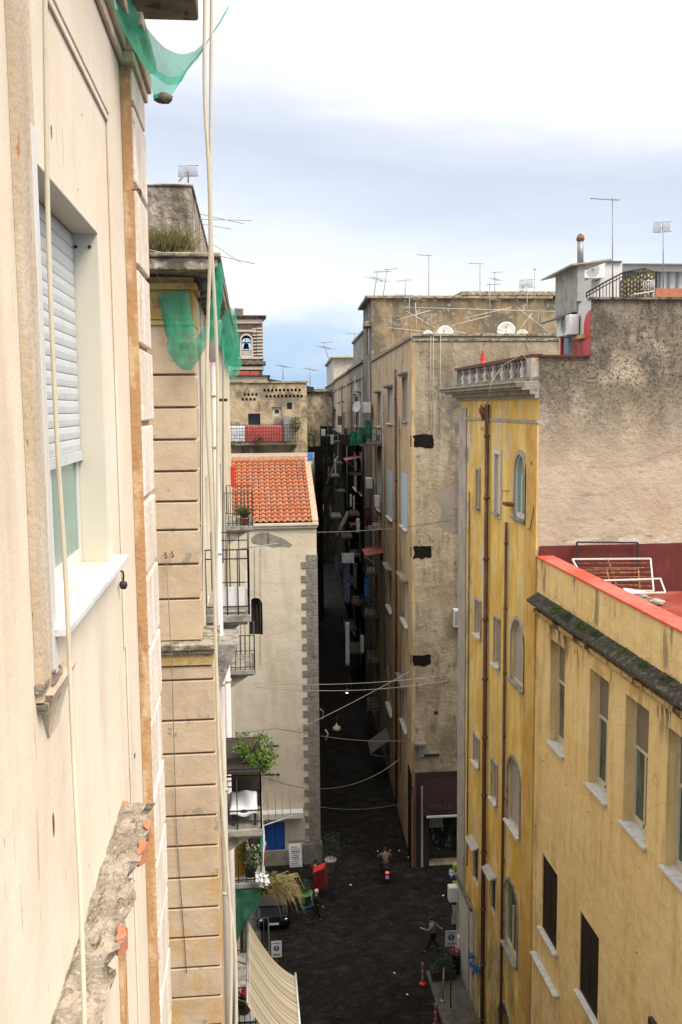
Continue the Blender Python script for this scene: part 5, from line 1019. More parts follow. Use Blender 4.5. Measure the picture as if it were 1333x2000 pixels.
m = MB(); m.tube([at(885, 994, Y=48.6), at(905, 993, Y=48.9)], .03, 5); m.tube([at(897, 870, Y=48.85), at(899, 1290, Y=48.85)], .035, 5); m.build('iron_pipe', M['rust'], hh)
def aawn(par, xw, y, drop, L_, proj, mt):
    a0, z1 = FA.pix(xw, y, 0); a1 = a0+L_; z0 = z1-drop; b0 = .01; b1 = proj; m = MB()
    m.hexa([FA(a0, b0, z1-.04), FA(a1, b0, z1-.04), FA(a1, b1, z0-.04), FA(a0, b1, z0-.04), FA(a0, b0, z1), FA(a1, b0, z1), FA(a1, b1, z0), FA(a0, b1, z0)]); m.build('awning', M[mt], par)
    m = MB(); m.tube([FA(a0, .02, z1-1.3), FA(a0, b1, z0-.06)], .025, 5); m.build('awning_arm', M['zinc'], par)
aawn(hh, 750, 1078, .25, 3.2, 1.3, 'red_awning'); aawn(hk1, 704, 893, .3, 4, 1.4, 'red_awning'); aawn(hk1, 706, 1022, .2, 3, 1.0, 'red_awning'); aawn(hk2, 656, 798, .2, 5, 1.8, 'red_awning'); aawn(hh, 762, 1445, .9, 2.4, 1.3, 'zinc')

# ================================================================ yellow house C with the balustrade
CXw = 8.85; FC = Fr((CXw, 28.6), (0, 1), (-1, 0)); CL = 11.0; ZC_ = 25.55
hc = thing('yellow_balustraded_house', (13, 34, 0), 'tall weathered yellow house with arched stair windows and roof balustrade, mouldy beige end wall', 'house')
def cop(xf, xn, yt, yb, arch=False, rev=.09): return op_pix(FC, xf, xn, yt, yb, arch=arch, rev=rev)
cw = [  # opening, style, pane, sill, transom
 (cop(932, 938, 917, 990), 'glass', 'glass_dark', 'grey_stone', dict(surround='lavender', sur_w=.10, mull=0)),
 (cop(968, 978, 886, 1000, rev=.10), 'shutter', 'white_shutter', 'grey_stone', dict(surround='white_wall', sur_w=.16)),
 (cop(1007, 1028, 886, 1008, True), 'glass', 'glass_teal', 'grey_stone', dict(surround='lavender', sur_w=.16, frame='frame_white')),
 (cop(930, 940, 1170, 1236), 'glass', 'grey_shutter', 'white_sill', dict(surround='lavender', sur_w=.10, mull=0)),
 (cop(967, 977, 1204, 1294), 'glass', 'grey_shutter', 'white_sill', dict(surround='lavender', sur_w=.08, mull=0)),
 (cop(1000, 1026, 1201, 1324, True, .11), 'glass', 'lilac_panel', 'grey_stone', dict(surround='lavender', sur_w=.12, mull=0)),
 (cop(927, 937, 1432, 1484), 'glass', 'grey_shutter', 'white_sill', dict(surround='lavender', sur_w=.08, mull=0)),
 (cop(962, 972, 1482, 1556), 'glass', 'grey_shutter', 'white_sill', dict(surround='lavender', sur_w=.08, mull=0)),
 (cop(993, 1017, 1466, 1600, True, .12), 'glass', 'lilac_panel', 'white_sill', dict(surround='grey_stone', sur_w=.10, mull=0)),
 (cop(923, 934, 1640, 1712), 'glass', 'glass_dark', None, dict(mull=0)), (cop(957, 968, 1698, 1772), 'glass', 'glass_dark', None, dict(mull=0)),
 (cop(987, 1012, 1700, 1838, True, .12), 'glass', 'glass_green', 'grey_stone', dict(surround='grey_stone', sur_w=.10)),
 (cop(975, 1003, 1935, 2040, True, .5), 'glass', 'dark_void', None, dict(surround='grey_stone', sur_w=.12, mull=0)) ]
b = MB(); facade(b, FC, 0, CL, 0, 26.0, [c[0] for c in cw]); b.build('street_wall', M['yellow'], hc)
for o, st, pn, sl, kw in cw:
    kw = dict(kw); window(hc, FC, o, st, kw.pop('frame', 'frame'), pn, sl, .16, **kw)
for i in (9, 10):
    o = cw[i][0]; m = MB(); m.hexa([FC(o['a0']-.15, .002, o['z1']+.1), FC(o['a1']+.15, .002, o['z1']+.1), FC(o['a1']+.15, .30, o['z1']+.02), FC(o['a0']-.15, .30, o['z1']+.02), FC(o['a0']-.15, .002, o['z1']+.2), FC(o['a1']+.15, .002, o['z1']+.2), FC(o['a1']+.15, .30, o['z1']+.07), FC(o['a0']-.15, .30, o['z1']+.07)]); m.build('little_canopy', M['lavender'], hc)
x2 = at(1155, 600, Y=28.6).x; Z1 = at(1100, 693, Y=28.6).z; Z2 = at(1240, 582, Y=28.6).z
FE = Fr((CXw, 28.6), (1, 0), (0, -1))
b = MB(); facade(b, FE, 0, 14, 0, Z1-.06, []); facade(b, FE, x2-CXw, 14, Z1-.06, Z2-.05, []); b.build('end_wall', M['end_wall'], hc)
b = MB(); b.quad((CXw, 39.6, 0), (CXw+14, 39.6, 0), (CXw+14, 39.6, 26), (CXw, 39.6, 26)); b.quad((CXw, 28.6, 26), (CXw+14, 28.6, 26), (CXw+14, 39.6, 26), (CXw, 39.6, 26)); b.quad((x2, 28.6, Z2-.1), (CXw+14, 28.6, Z2-.1), (CXw+14, 31.6, Z2-.1), (x2, 31.6, Z2-.1)); b.quad((x2, 31.6, 26), (CXw+14, 31.6, 26), (CXw+14, 31.6, Z2-.1), (x2, 31.6, Z2-.1)); b.quad((CXw+14, 28.6, 0), (CXw+14, 40, 0), (CXw+14, 40, 26), (CXw+14, 28.6, 26)); b.build('back_walls', M['lavender'], hc)
b = MB(); b.box(CXw-.02, x2-.002, 28.5, 28.8, Z1-.058, Z1+.0); b.build('red_coping', M['dark_red'], hc); b = MB(); b.box(x2-.04, CXw+14, 28.5, 28.85, Z2-.05, Z2+.02); b.build('coping', M['soffit'], hc)
b = MB(); b.fbox(FC, 9.7, CL+.01, .001, .05, 3.2, 24.9); zz = 3.3
b.build('corner_pilaster', M['lavender'], hc)
zc_top = FC.pix(1050, 828)[1]-.05
b = MB(); _, z = FC.pix(1050, 824); b.fbox(FC, .0, 9.69, .001, .05, z-.04, z+.04); b.build('band', M['lavender'], hc); b = MB(); b.fbox(FC, .002, 1.25, .001, .05, .2, zc_top); b.build('corner_strip', M['deep_yellow'], hc)
# cornice in steps, balustrade
_, zc = FC.pix(1046, 778, .2); b = MB()
for z0, z1, e in ((zc, zc+.12, .14), (zc+.12, zc+.26, .30), (zc+.26, zc+.34, .55), (zc+.34, zc+.46, .75), (zc+.46, zc+.52, .82)): b.fbox(FC, .0, CL+e, .001, e, z0+.001, z1)
cnc = b.build('cornice', M['grey_stone'], hc, bevel=.012)
ZB = zc+.52; b = MB(); b.fbox(FC, .02, CL, -.25, .30, ZB+.001, ZB+.14); b.fbox(FC, .03, CL-.1, -.24, -.14, ZB+.141, Z1-.1); b.build('plinth_course', M['mossy'], hc)
bal = MB(); zt = Z1-.02; bal.fbox(FC, .02, CL, -.1, .25, zt-.06, zt+.06); bal = bal.build('balustrade', M['dark_red'], hc, bevel=.01)
H_ = zt-.06-ZB-.14
for i in range(26):
    a = .35+i*.405; m = MB(); m.lathe(FC(a, .08, ZB+.141), [(.09, 0), (.09, .08*H_), (.05, .14*H_), (.10, .35*H_), (.085, .5*H_), (.045, .68*H_), (.045, .8*H_), (.08, .88*H_), (.08, H_)], 8); m.build('baluster', M['grey_stone'] if i % 3 else M['white_wall'], bal)
b = MB()
for a in (.02, CL-.5): b = MB(); b.fbox(FC, a, a+.5, -.12, .26, ZB+.14, zt-.061); b.build('pedestal', M['lavender'], bal)
m = MB(); p = at(943, 706, X=CXw); m.lathe((CXw, p.y, zt+.06), [(.13, 0), (.13, .06), (.07, .09), (.11, .18), (.06, .26), (.085, .34), (.035, .44), (.05, .48), (0, .56)], 10); m.build('red_finial', M['red_paint'], None, label='small red turned finial standing on the roof balustrade', cat='finial')
# pipes
def cpipe(x, y0, y1, r, mt, b_=.12):
    a, z1 = FC.pix(x, y0, b_); _, z0 = FC.pix(x, y1, b_); z0 = max(z0, .05); m = MB(); m.tube([FC(a, b_, z1), FC(a, b_, z0)], r, 8); z = z0+.8
    while z < z1: m.tube([FC(a, b_, z), FC(a, b_, z+.08)], r*1.35, 8); z += 2.3
    m.build('drainpipe', M[mt], hc); return a
cpipe(952, 790, 2100, .085, 'brown_pipe'); cpipe(989, 1020, 2100, .05, 'brown_pipe', .08); cpipe(917, 960, 1700, .025, 'cable', .04); cpipe(1034, 1000, 1960, .012, 'cable', .02); cpipe(985, 1180, 1900, .02, 'cable', .05)
m = MB(); a, z = FC.pix(948, 803, .1); m.lathe(FC(a, .14, z-.35), [(.08, 0), (.14, .22), (.2, .3), (.2, .48), (.05, .48)], 8); m.tube([FC(a+.9, .05, z+.2), FC(a, .14, z+.0)], .03, 6); m.build('rainwater_head', M['rust'], hc)
m = MB(); a, z = FC.pix(1040, 1000, .1); m.tube([FC(a, .03, z+.3), FC(a, .1, z-.2), FC(a+.15, .12, z-.55), FC(a+.5, .1, z-.62)], .02, 6); m.build('loose_cable', M['cable'], hc)
m = MB(); c = [at(1175, 560+0*i, Y=28.5) for i in range(1)]; m.tube([at(1022, 690, Y=28.3), at(1050, 745, Y=28.5), at(1090, 800, Y=28.5), at(1120, 850, Y=28.5), at(1145, 870, Y=28.5), at(1195, 897, Y=28.5), at(1240, 903, Y=28.5), at(1290, 885, Y=28.5), at(1345, 860, Y=28.5)], .007, 5); m.build('loose_cable', M['cable_pale'], hc)
m = MB(); m.tube([at(1022, 692, X=CXw-.3), at(985, 712, X=CXw-.34), at(960, 745, X=CXw-.9), at(952, 790, X=CXw-.9), at(955, 850, X=CXw-.2)], .018, 5); m.build('loose_cable', M['cable_pale'], hc)
# base render with graffiti
a1 = FC.pix(906, 1800)[0]; b = MB(); b.fbox(FC, 7.9, CL+.012, .001, .06, .0, 4.3); bw = b.build('white_base', M['base_white'], hc)
b = MB(); b.fbox(FC, 8.55, 8.60, .061, .075, .1, 4.2); b.fbox(FC, 7.9, CL, .061, .16, 4.3, 4.42); b.build('base_joint', M['soffit'], bw)
def scrib(px, r=.035):
    m = MB(); 
    for s in px:
        P_ = [FC.pix(*p, b=.062) for p in s]; m.tube([FC(a, .066, z) for a, z in P_], r, 4)
    m.build('graffiti', M['graffiti'], bw)
scrib([[(917, 1858), (918, 1866), (917, 1872), (922, 1868), (920, 1860), (917, 1858)], [(923, 1861), (922, 1869), (925, 1870)], [(923, 1865), (926, 1866)], [(925, 1863), (924, 1872), (928, 1873)], [(917, 1877), (920, 1888), (923, 1878), (926, 1893)], [(922, 1885), (927, 1896), (930, 1882)],
       [(926, 1880), (931, 1898), (934, 1886)], [(930, 1886), (937, 1896), (941, 1892)], [(933, 1890), (938, 1902)], [(924, 1903), (926, 1897), (931, 1897), (936, 1903), (940, 1909)], [(919, 1880), (930, 1886), (941, 1890)]])
for x, y in ((1037, 905), (940, 838)):
    m = MB(); a, z = FC.pix(x, y, .1); m.tube([FC(a, 0, z+.06), FC(a, .08, z+.07), FC(a, .10, z), FC(a, .05, z-.05)], .012, 6); m.tube([FC(a+.06, 0, z), FC(a, .09, z)], .012, 6); m.build('old_hook', M['rust'], hc)
m = MB(); a, z = FC.pix(988, 985, .25); m.fbox(FC, a-.3, a+.3, .03, .28, z-.05, z+.06); m.tube([FC(a-.3, .28, z+.06), FC(a-.3, .28, z+.45), FC(a+.3, .28, z+.45), FC(a+.3, .28, z+.06)], .012, 5); m.tube([FC(a+.3, .0, z+.42), FC(a+.3, .28, z+.44)], .012, 5); m.build('iron_flower_rack', M['rust'], hc)

# penthouse on the roof of C
hp = thing('rooftop_penthouse', (11, 33, 26.5), 'white and red rooftop penthouse with tin canopy and fenced terrace, upper right', 'penthouse')
def pbox(par, name, mt, x0, y0, x1, y1, Y, d, **k):
    a, c = at(x0, y0, Y=Y), at(x1, y1, Y=Y); m = MB(); m.box(a.x, c.x, Y, Y+d, c.z, a.z); return m.build(name, M[mt], par, **k)
FR = Fr((x2, 28.6), (0, 1), (-1, 0))
ae = 3.0; b = MB(); b.fbox(FR, .004, ae, -.2, -.003, 26.01, Z2-.052); b.build('white_side_wall', M['white_wall'], hp)
def rbox(name, mt, x0, x1, y0, y1, b0, b1, par=None, **k):
    a1, z1 = FR.pix(x0, y0, b1); a0, _ = FR.pix(x1, y0, b1); _, z0 = FR.pix(x1, y1, b1); m = MB(); m.fbox(FR, a0, a1, b0, b1, z0, z1); return m.build(name, M[mt], par or hp, **k)
m = MB(); a1_ = FR.pix(1141, 660)[0]; zb_ = Z1; zt_r = FR.pix(1150, 606)[1]; pts = [(0.002, zb_)]
for k in range(10): t = math.pi/2*k/9; pts.append((.002+(a1_)*math.sin(t), zt_r-(zt_r-FR.pix(1141, 640)[1])*(1-math.cos(t))))
pts.append((a1_+.002, zb_)); m.poly([FR(a, .012, z) for a, z in pts]); m.build('red_wall_patch', M['red_paint'], hp)
a2_, z2_ = FR.pix(1119, 658); a3_ = FR.pix(1099, 658)[0]
m = MB(); m.poly([FR(a1_+.01, .006, Z1), FR(a2_, .006, Z1), FR(a2_, .006, z2_), FR(a1_+.01, .006, z2_)]); m.build('red_panel', M['red_awning'], hp)
m = MB(); m.poly([FR(a2_+.01, .008, Z1), FR(a3_, .008, Z1), FR(a3_, .008, z2_), FR(a2_+.01, .008, z2_)]); m.build('door', M['glass_teal'], hp)
rbox('shelf', 'ochre', 1118, 1138, 657, 660, .0, .12)
m = MB(); a, z = FR.pix(1099, 622, .15); m.fbox(FR, a-.05, a+.05, .1, .2, Z1, z); m.build('red_post', M['red_paint'], hp)
a, z = FR.pix(1127, 607, 0); m = MB(); m.hexa([FR(a-.0, .0, z-.03), FR(a+1.9, .0, z-.03), FR(a+1.9, .55, z-.26), FR(a, .55, z-.26), FR(a, .0, z), FR(a+1.9, .0, z), FR(a+1.9, .55, z-.22), FR(a, .55, z-.22)]); m.build('canopy', M['iron'], hp)
# grey panel wall above with a sloping tin roof
ga0, gz0 = FR.pix(1130, 588); ga1, _ = FR.pix(1088, 600); gz1 = FR.pix(1130, 520)[1]; gz2 = FR.pix(1088, 604)[1]
m = MB(); m.fbox(FR, ga0, ga1, -.1, .06, Z2-.3, gz1); m.build('grey_panel_wall', M['grey_block'], hp)
m = MB(); m.hexa([FR(ga0-.3, .35, gz1-.03), FR(ga1+.7, .35, gz1-.1), FR(ga1+.7, -1.0, gz1+.2), FR(ga0-.3, -1.0, gz1+.15), FR(ga0-.3, .35, gz1+.02), FR(ga1+.7, .35, gz1-.05), FR(ga1+.7, -1.0, gz1+.25), FR(ga0-.3, -1.0, gz1+.2)]); m.build('tin_roof', M['corrugated'], hp)
Yb = 28.6+ga0+1.75
pbox(hp, 'brick_pillar', 'grey_block', 1129, 514, 1141, 588, Yb-1.9, .14); pbox(hp, 'white_tank_room', 'white_wall', 1157, 511, 1214, 600, 33.5, 3); pbox(hp, 'flat_roof', 'white_wall', 1214, 516, 1420, 530, 36, 4); pbox(hp, 'roof_slab_edge', 'zinc', 1214, 514, 1420, 517, 35.7, 4.4); pbox(hp, 'dark_recess', 'glass_dark', 1214, 529, 1283, 600, 36.2, 1); pbox(hp, 'glazed_screen', 'white_plastic', 1283, 529, 1420, 600, 36.3, .2)
pbox(hp, 'tank_room_cap', 'soffit', 1155, 509, 1216, 512, 33.4, 3.2)
for i in range(7):
    x = 1290+i*17; pbox(hp, 'screen_post', 'zinc', x, 529, x+2, 600, 36.2, .05)
pl = pbox(None, 'terracotta_planter', 'terracotta', 1281, 563, 1400, 580, 29.6, .5, label='long terracotta trough on the roof terrace, far right', cat='planter')
tr = MB(); Yf = 29.3
tp = [(1146, 572), (1180, 552), (1220, 531), (1262, 524)]
tr.tube([at(*q, Y=Yf) for q in tp], .03, 6); tr.tube([at(x, y+7, Y=Yf) for x, y in tp], .02, 6)
for i in range(19): t = i/18; x = 1146+116*t; y = 572+(531-572)*min(1, (x-1146)/74) if x < 1220 else 531-7*(x-1220)/42; tr.tube([at(x, y, Y=Yf), at(x, 582, Y=Yf)], .012 if i % 4 else .022, 4)
tr.build('terrace_railing', M['iron'], hp)
# reed screen with pale diamond cut-outs
def screen():
    m = MB(); A_ = [at(1212, 582, Y=30.4), at(1280, 582, Y=29.8), at(1280, 530, Y=29.8), at(1262, 524, Y=29.9), at(1212, 548, Y=30.4)]
    m.poly([tuple(p) for p in A_]); m.poly([tuple(p+Vector((0, .03, 0))) for p in A_]); m.m = 1
    for j in range(5):
        for i in range(10):
            x = 1216+i*6.4; y = 538+j*9+(3 if i % 2 else 0)
            if y > 580 or y < 548-(x-1212)*.46+4: continue
            c = at(x, y, Y=30.36-(x-1212)/68*.6-.03); s = .035; m.poly([c+Vector((0, 0, s*1.3)), c+Vector((s, 0, 0)), c+Vector((0, 0, -s*1.3)), c+Vector((-s, 0, 0))])
    m.build('patterned_screen', [M['olive_grass'], M['tower_pale']], hp)
screen()
# white chairs on the terrace
ct = thing('garden_chair', at(1268, 582, Y=29.4), 'white wire garden chair on the roof terrace beside the trough', 'chair')
m = MB()
for i in range(7): x = 1257+i*3.4; m.tube([at(x, 550, Y=29.4), at(x, 566, Y=29.4)], .012, 4)
m.tube([at(1256, 550, Y=29.4), at(1278, 547, Y=29.4), at(1278, 582, Y=29.4)], .018, 5); m.tube([at(1256, 550, Y=29.4), at(1257, 566, Y=29.4)], .018, 5); m.build('backrest', M['white_metal'], ct)
m = MB(); c = [at(1238, 574, Y=29.2), at(1276, 566, Y=29.2)]; m.hexa([c[0]+Vector(v) for v in ((0, 0, 0),)]*0 or [(c[0].x, 29.1, c[0].z-.03), (c[1].x, 29.1, c[1].z-.06), (c[1].x, 29.6, c[1].z-.06), (c[0].x, 29.6, c[0].z-.03), (c[0].x, 29.1, c[0].z), (c[1].x, 29.1, c[1].z-.03), (c[1].x, 29.6, c[1].z-.03), (c[0].x, 29.6, c[0].z)]); m.build('seat', M['white_metal'], ct)
for x in (1240, 1262, 1276):
    m = MB(); m.tube([at(x, 572, Y=29.2), at(x, 583, Y=29.2)], .015, 4); m.build('leg', M['white_metal'], ct)
# flue
m = MB(); c0, c1 = at(1134, 514, Y=32), at(1134, 470, Y=32); m.tube([c0, c1], .105, 12); m.m = 1
m.tube([c1, c1+Vector((0, 0, .06)), c1+Vector((0, 0, .14)), c1+Vector((.0, 0, .2)), c1+Vector((.0, 0, .24))], [.13, .14, .12, .07, .02], 12)
m.build('metal_flue', [M['zinc'], M['rust']], None, label='tall metal flue with rusty cap on the penthouse roof', cat='chimney')

# ================================================================ light yellow house D with red terrace
hd = thing('light_yellow_house', (13, 20, 0), 'low light yellow house with red parapet coping and mossy ledge, right foreground', 'house')
FD = Fr((CXw, 10), (0, 1), (-1, 0)); A1 = 18.6-.0
def dop(xf, xn, yt, yb, rev=.30): return op_pix(FD, xf, xn, yt, yb, rev=rev)
dw = [dop(1075, 1103, 1248, 1449), dop(1151, 1188, 1304, 1531), dop(1220, 1266, 1350, 1606), dop(1302, 1375, 1416, 1694)]
ds = [dop(1059, 1089, 1664, 1812, .10), dop(1132, 1170, 1775, 1936, .10)]
for o in ds: o['z1'] += 0
zw0 = sum(o['z0'] for o in dw)/4; zw1 = sum(o['z1'] for o in dw)/4
for o in dw: o['z0'] = .5*o['z0']+.5*zw0; o['z1'] = .5*o['z1']+.5*zw1
PZ = 20.33; LZ = 19.02; TZF = at(1250, 1157, Y=28.5).z
b = MB(); facade(b, FD, -6, A1-.001, 0, PZ-.04, dw+ds, rev=.3); b.build('street_wall', M['light_yellow'], hd)
xi = at(1333, 1210, Z=PZ).x
b = MB(); b.quad((xi, 4, TZF), (xi, 28.59, TZF), (xi, 28.59, PZ), (xi, 4, PZ)); b.build('parapet_inside', M['red_coping'], hd)
b = MB(); b.quad((CXw, 4, PZ-1.0), (24, 4, PZ-1.0), (24, 4, 0), (CXw, 4, 0)); b.quad((24, 4, 0), (24, 28.6, 0), (24, 28.6, 19.4), (24, 4, 19.4)); b.build('back_walls', M['light_yellow'], hd)
b = MB(); b.box(CXw-.05, xi+.03, 4, 28.58, PZ-.039, PZ+.02); b.build('parapet_coping', M['red_coping'], hd, bevel=.01)
b = MB(); b.quad((xi, 4, TZF), (24, 4, TZF), (24, 28.59, TZF), (xi, 28.59, TZF)); b.build('terrace_floor', M['red_floor'], hd)
b = MB(); zr = at(1200, 1064, Y=28.5).z; b.box(CXw+.06, 24, 28.52, 28.596, TZF, zr); b.build('painted_dado', M['dark_red'], hd)
rn = random.Random(3); rows = []
for i in range(150):
    y = 28.45-i*.155; j = .025*mnoise.noise(Vector((y*2.2, 1, 1)))+.02*mnoise.noise(Vector((y*7, 2, 5))); k = .02*mnoise.noise(Vector((y*5, 2, 1)))
    rows.append([(CXw-.001, y, LZ+.20+k), (CXw-.12, y, LZ+.13+k*2), (CXw-.25+j, y, LZ+.06-k), (CXw-.36+j, y, LZ+k*.5), (CXw-.37+j, y, LZ-.07), (CXw-.28+j, y, LZ-.10), (CXw-.10, y, LZ-.16), (CXw-.001, y, LZ-.30)])
b = MB(); b.grid([r[:5] for r in rows], False); b.poly(rows[0]); lg = b.build('ledge', M['soil'], hd)
b = MB(); b.grid([r[4:] for r in rows], False); b.build('ledge_underside', M['light_yellow'], lg)
for i, o in enumerate(dw):
    window(hd, FD, o, 'glass', 'frame', 'glass_green', 'white_sill', .10, transom=.60, fw=.09)
for o in ds:
    w_ = window(hd, FD, o, 'shutter', 'brown_frame', 'brown_shutter', 'white_sill', .13)
b = MB(); p, q = FD.pix(1041, 1857, .1), FD.pix(1087, 1930, .1); b.fbox(FD, q[0], p[0], .002, .2, p[1]-.07, p[1]); b.build('stone_shelf', M['white_sill'], hd, bevel=.01)
m = MB()
for (x, y) in ((1047, 1614), (1150, 1585), (1245, 1860), (1062, 1485), (1106, 1532)):
    a, z = FD.pix(x, y); m.tube([FD(a, .002, z), FD(a, .03, z), FD(a-.04, .03, z+.015)], .01, 5)
m.build('wall_nails', M['iron'], hd)
m = MB(); a, z = FD.pix(1278, 1990); m.fbox(FD, a-.2, a+.1, .002, .1, z-.6, z); m.build('dark_hatch', M['iron'], hd)
b = MB(); b.fbox(FD, -6, A1-.005, .001, .16, LZ-.42, LZ-.30); b.fbox(FD, -6, A1-.005, .001, .09, LZ-.50, LZ-.421); b.build('ledge_moulding', M['drip'], hd, bevel=.02)
# weeds on the ledge
for i, (x, y, s) in enumerate(((1085, 1190, 0.32), (1112, 1205, 0.38), (1152, 1228, 0.43), (1170, 1240, 0.35), (1225, 1275, 0.29), (1312, 1330, 0.38), (1258, 1300, 0.23), (1136, 1222, 0.22))):
    c = at(x, y+6, Z=LZ+.05); m = MB(); rn = random.Random(i); blades(m, (c.x, c.y, LZ+.08), s*.5, s*.9, 140, s*.75, rn, .006, .6, .4); leaves(m, (c.x, c.y, LZ+.14), (s*.4, s*.8, .08), 160, .045, rn)
    lab = ['leftmost weed tuft on the mossy ledge', 'second weed tuft from the left on the mossy ledge', 'largest weed clump, middle of the mossy ledge', 'weed tuft just right of the largest clump on the ledge', 'small weed between the middle clump and the right edge of the ledge', 'weed tuft at the right end of the mossy ledge', 'tiny weed left of the right-end tuft on the ledge', 'tiny weed just left of the largest clump on the ledge'][i]
    m.build('ledge_weed', M['leaf_dark'] if i % 2 else M['leaf'], None, label=lab, cat='weed', group='weeds on the mossy ledge')
# terrace clutter: bed frames, white frame, sheets
TZ = TZF+.01
t_ = thing('iron_gate_frame', at(1190, 1140, Y=28.3), 'black iron frame leaning on the dark red wall of the terrace', 'frame')
m = MB(); c = [at(1127, 1150, Y=28.35), at(1127, 1059, Y=28.35), at(1246, 1060, Y=28.35), at(1246, 1150, Y=28.35)]
for p_, q_ in zip(c, c[1:]): m.bar(p_, q_, .05, .05)
m.build('frame_bars', M['iron'], t_)
def grate(name, lab, corners, nb, Ms, grp):
    t = thing(name, corners[0], lab, 'bed base', grp); m = MB(); c = [Vector(v) for v in corners]
    for p_, q_ in ((0, 1), (1, 2), (2, 3), (3, 0)): m.bar(c[p_], c[q_], .045, .045)
    m.build('frame', M[Ms[0]], t); m = MB()
    for i in range(1, nb): f_ = i/nb; m.tube([c[0].lerp(c[3], f_), c[1].lerp(c[2], f_)], .016, 5)
    m.bar(c[0].lerp(c[1], .45), c[3].lerp(c[2], .45), .035); m.build('slats', M[Ms[1]], t)
grate('bed_base', 'upright metal bed base with white right end, tallest of the stack on the terrace', [at(1118, 1092, Y=27.4), at(1271, 1091, Y=27.4), at(1277, 1154, Y=26.9), at(1150, 1152, Y=26.9)], 7, ('white_metal', 'rust'), 'bed bases on the terrace')
grate('bed_base', 'rusty bed base lying lower against the taller one on the terrace', [at(1133, 1113, Y=27.0), at(1247, 1111, Y=27.0), at(1250, 1150, Y=26.5), at(1150, 1150, Y=26.5)], 5, ('rust', 'rust'), 'bed bases on the terrace')
m = MB(); c = [at(1165, 1134, Y=26.3), at(1290, 1130, Y=26.3), at(1300, 1157, Y=25.6), at(1215, 1159, Y=25.6)]
for p_, q_ in zip(c, c[1:]+c[:1]): m.bar(p_, q_, .04, .04)
m.build('white_window_frame', M['white_plastic'], None, label='empty white frame lying in front of the bed bases', cat='frame')
m = MB(); c = [at(1218, 1150, Y=26.2), at(1262, 1157, Y=25.8), at(1222, 1160, Y=25.5)]; m.hexa([tuple(v) for v in (c[0], c[1], c[2], c[2])]+[tuple(v+Vector((0, 0, .03))) for v in (c[0], c[1], c[2], c[2])]) if False else m.add([tuple(v) for v in c]+[tuple(v+Vector((0, 0, .03))) for v in c], [(0, 1, 2), (3, 4, 5), (0, 1, 4, 3), (1, 2, 5, 4), (2, 0, 3, 5)])
m.build('plastic_sheet', M['cloth_white'], None, label='white plastic sheet on the terrace floor under the white frame', cat='sheet')
m = MB(); rn = random.Random(6)
for i in range(14):
    x = rn.uniform(1240, 1300); c = at(x, 1163+(x-1240)*.28+rn.uniform(-3, 4), Z=TZ+.05); s = rn.uniform(.05, .16); rr = []
    for k in range(5):
        t = math.pi*k/4; rr.append([c+Vector((math.cos(a)*s*math.sin(t)*1.4, math.sin(a)*s*math.sin(t), math.cos(t)*s*.5))*1 for a in [2*math.pi*j/8 for j in range(9)]])
    m.grid(rr, False)
m.build('rubble_heap', M['attic'], None, label='grey heap of rags and rubble on the red terrace floor', cat='rubble')

# ================================================================ roof clutter: dishes, antennas, air conditioners
def dish(x, y, Y, d, lab, az=-.3):
    t = thing('satellite_dish', at(x, y, Y=Y)-Vector((0, 0, d*.8)), lab, 'satellite dish', 'satellite dishes'); c = at(x, y, Y=Y); n = Vector((az, -1, .45)).normalized(); u = n.cross(Vector((0, 0, 1))).normalized(); v = u.cross(n)
    rows = []
    for i in range(7):
        r = d/2*i/6; rows.append([c-n*(.10*d*(1-(i/6)**2))+(u*math.cos(a)+v*math.sin(a)*1.06)*r for a in [2*math.pi*k/24 for k in range(25)]])
    m = MB(); m.grid(rows); o = m.build('reflector', M['dish'], t); md = o.modifiers.new('t', 'SOLIDIFY'); md.thickness = .02
    m = MB(); m.tube([c-v*d*.5, c+n*d*.55-v*d*.1], .014*d+.006, 5); m.lathe(c+n*d*.55-v*d*.1, [(.05*d, -.04), (.05*d, .06)], 8); m.build('feed_arm', M['grey_plastic'], t)
    m = MB(); m.tube([c-n*.12*d, c-n*.2-Vector((0, 0, d*.2)), c-n*.2-Vector((0, 0, d*.95))], .03, 6); m.build('mast', M['antenna'], t)
dish(766, 589, 78, .95, 'leftmost satellite dish on top of the tall mouldy house'); dish(818, 588, 77, 1.2, 'second satellite dish on top of the tall mouldy house'); dish(869, 652, 52, .95, 'white satellite dish above the corner house roof, left of the pair'); dish(989, 645, 51, .98, 'larger white satellite dish above the corner house roof, right of the pair'); dish(836, 655, 53, .6, 'small dish peeping over the roof edge near the corner'); dish(1020, 655, 52, .7, 'low dish half hidden behind the roof edge, far right of the corner house roof')
dish(996, 580, 80, .8, 'dish behind the antennas on the skyline right of centre'); dish(697, 795, 75, .85, 'oval satellite dish over the green tarpaulins in the alley', az=-1.2)
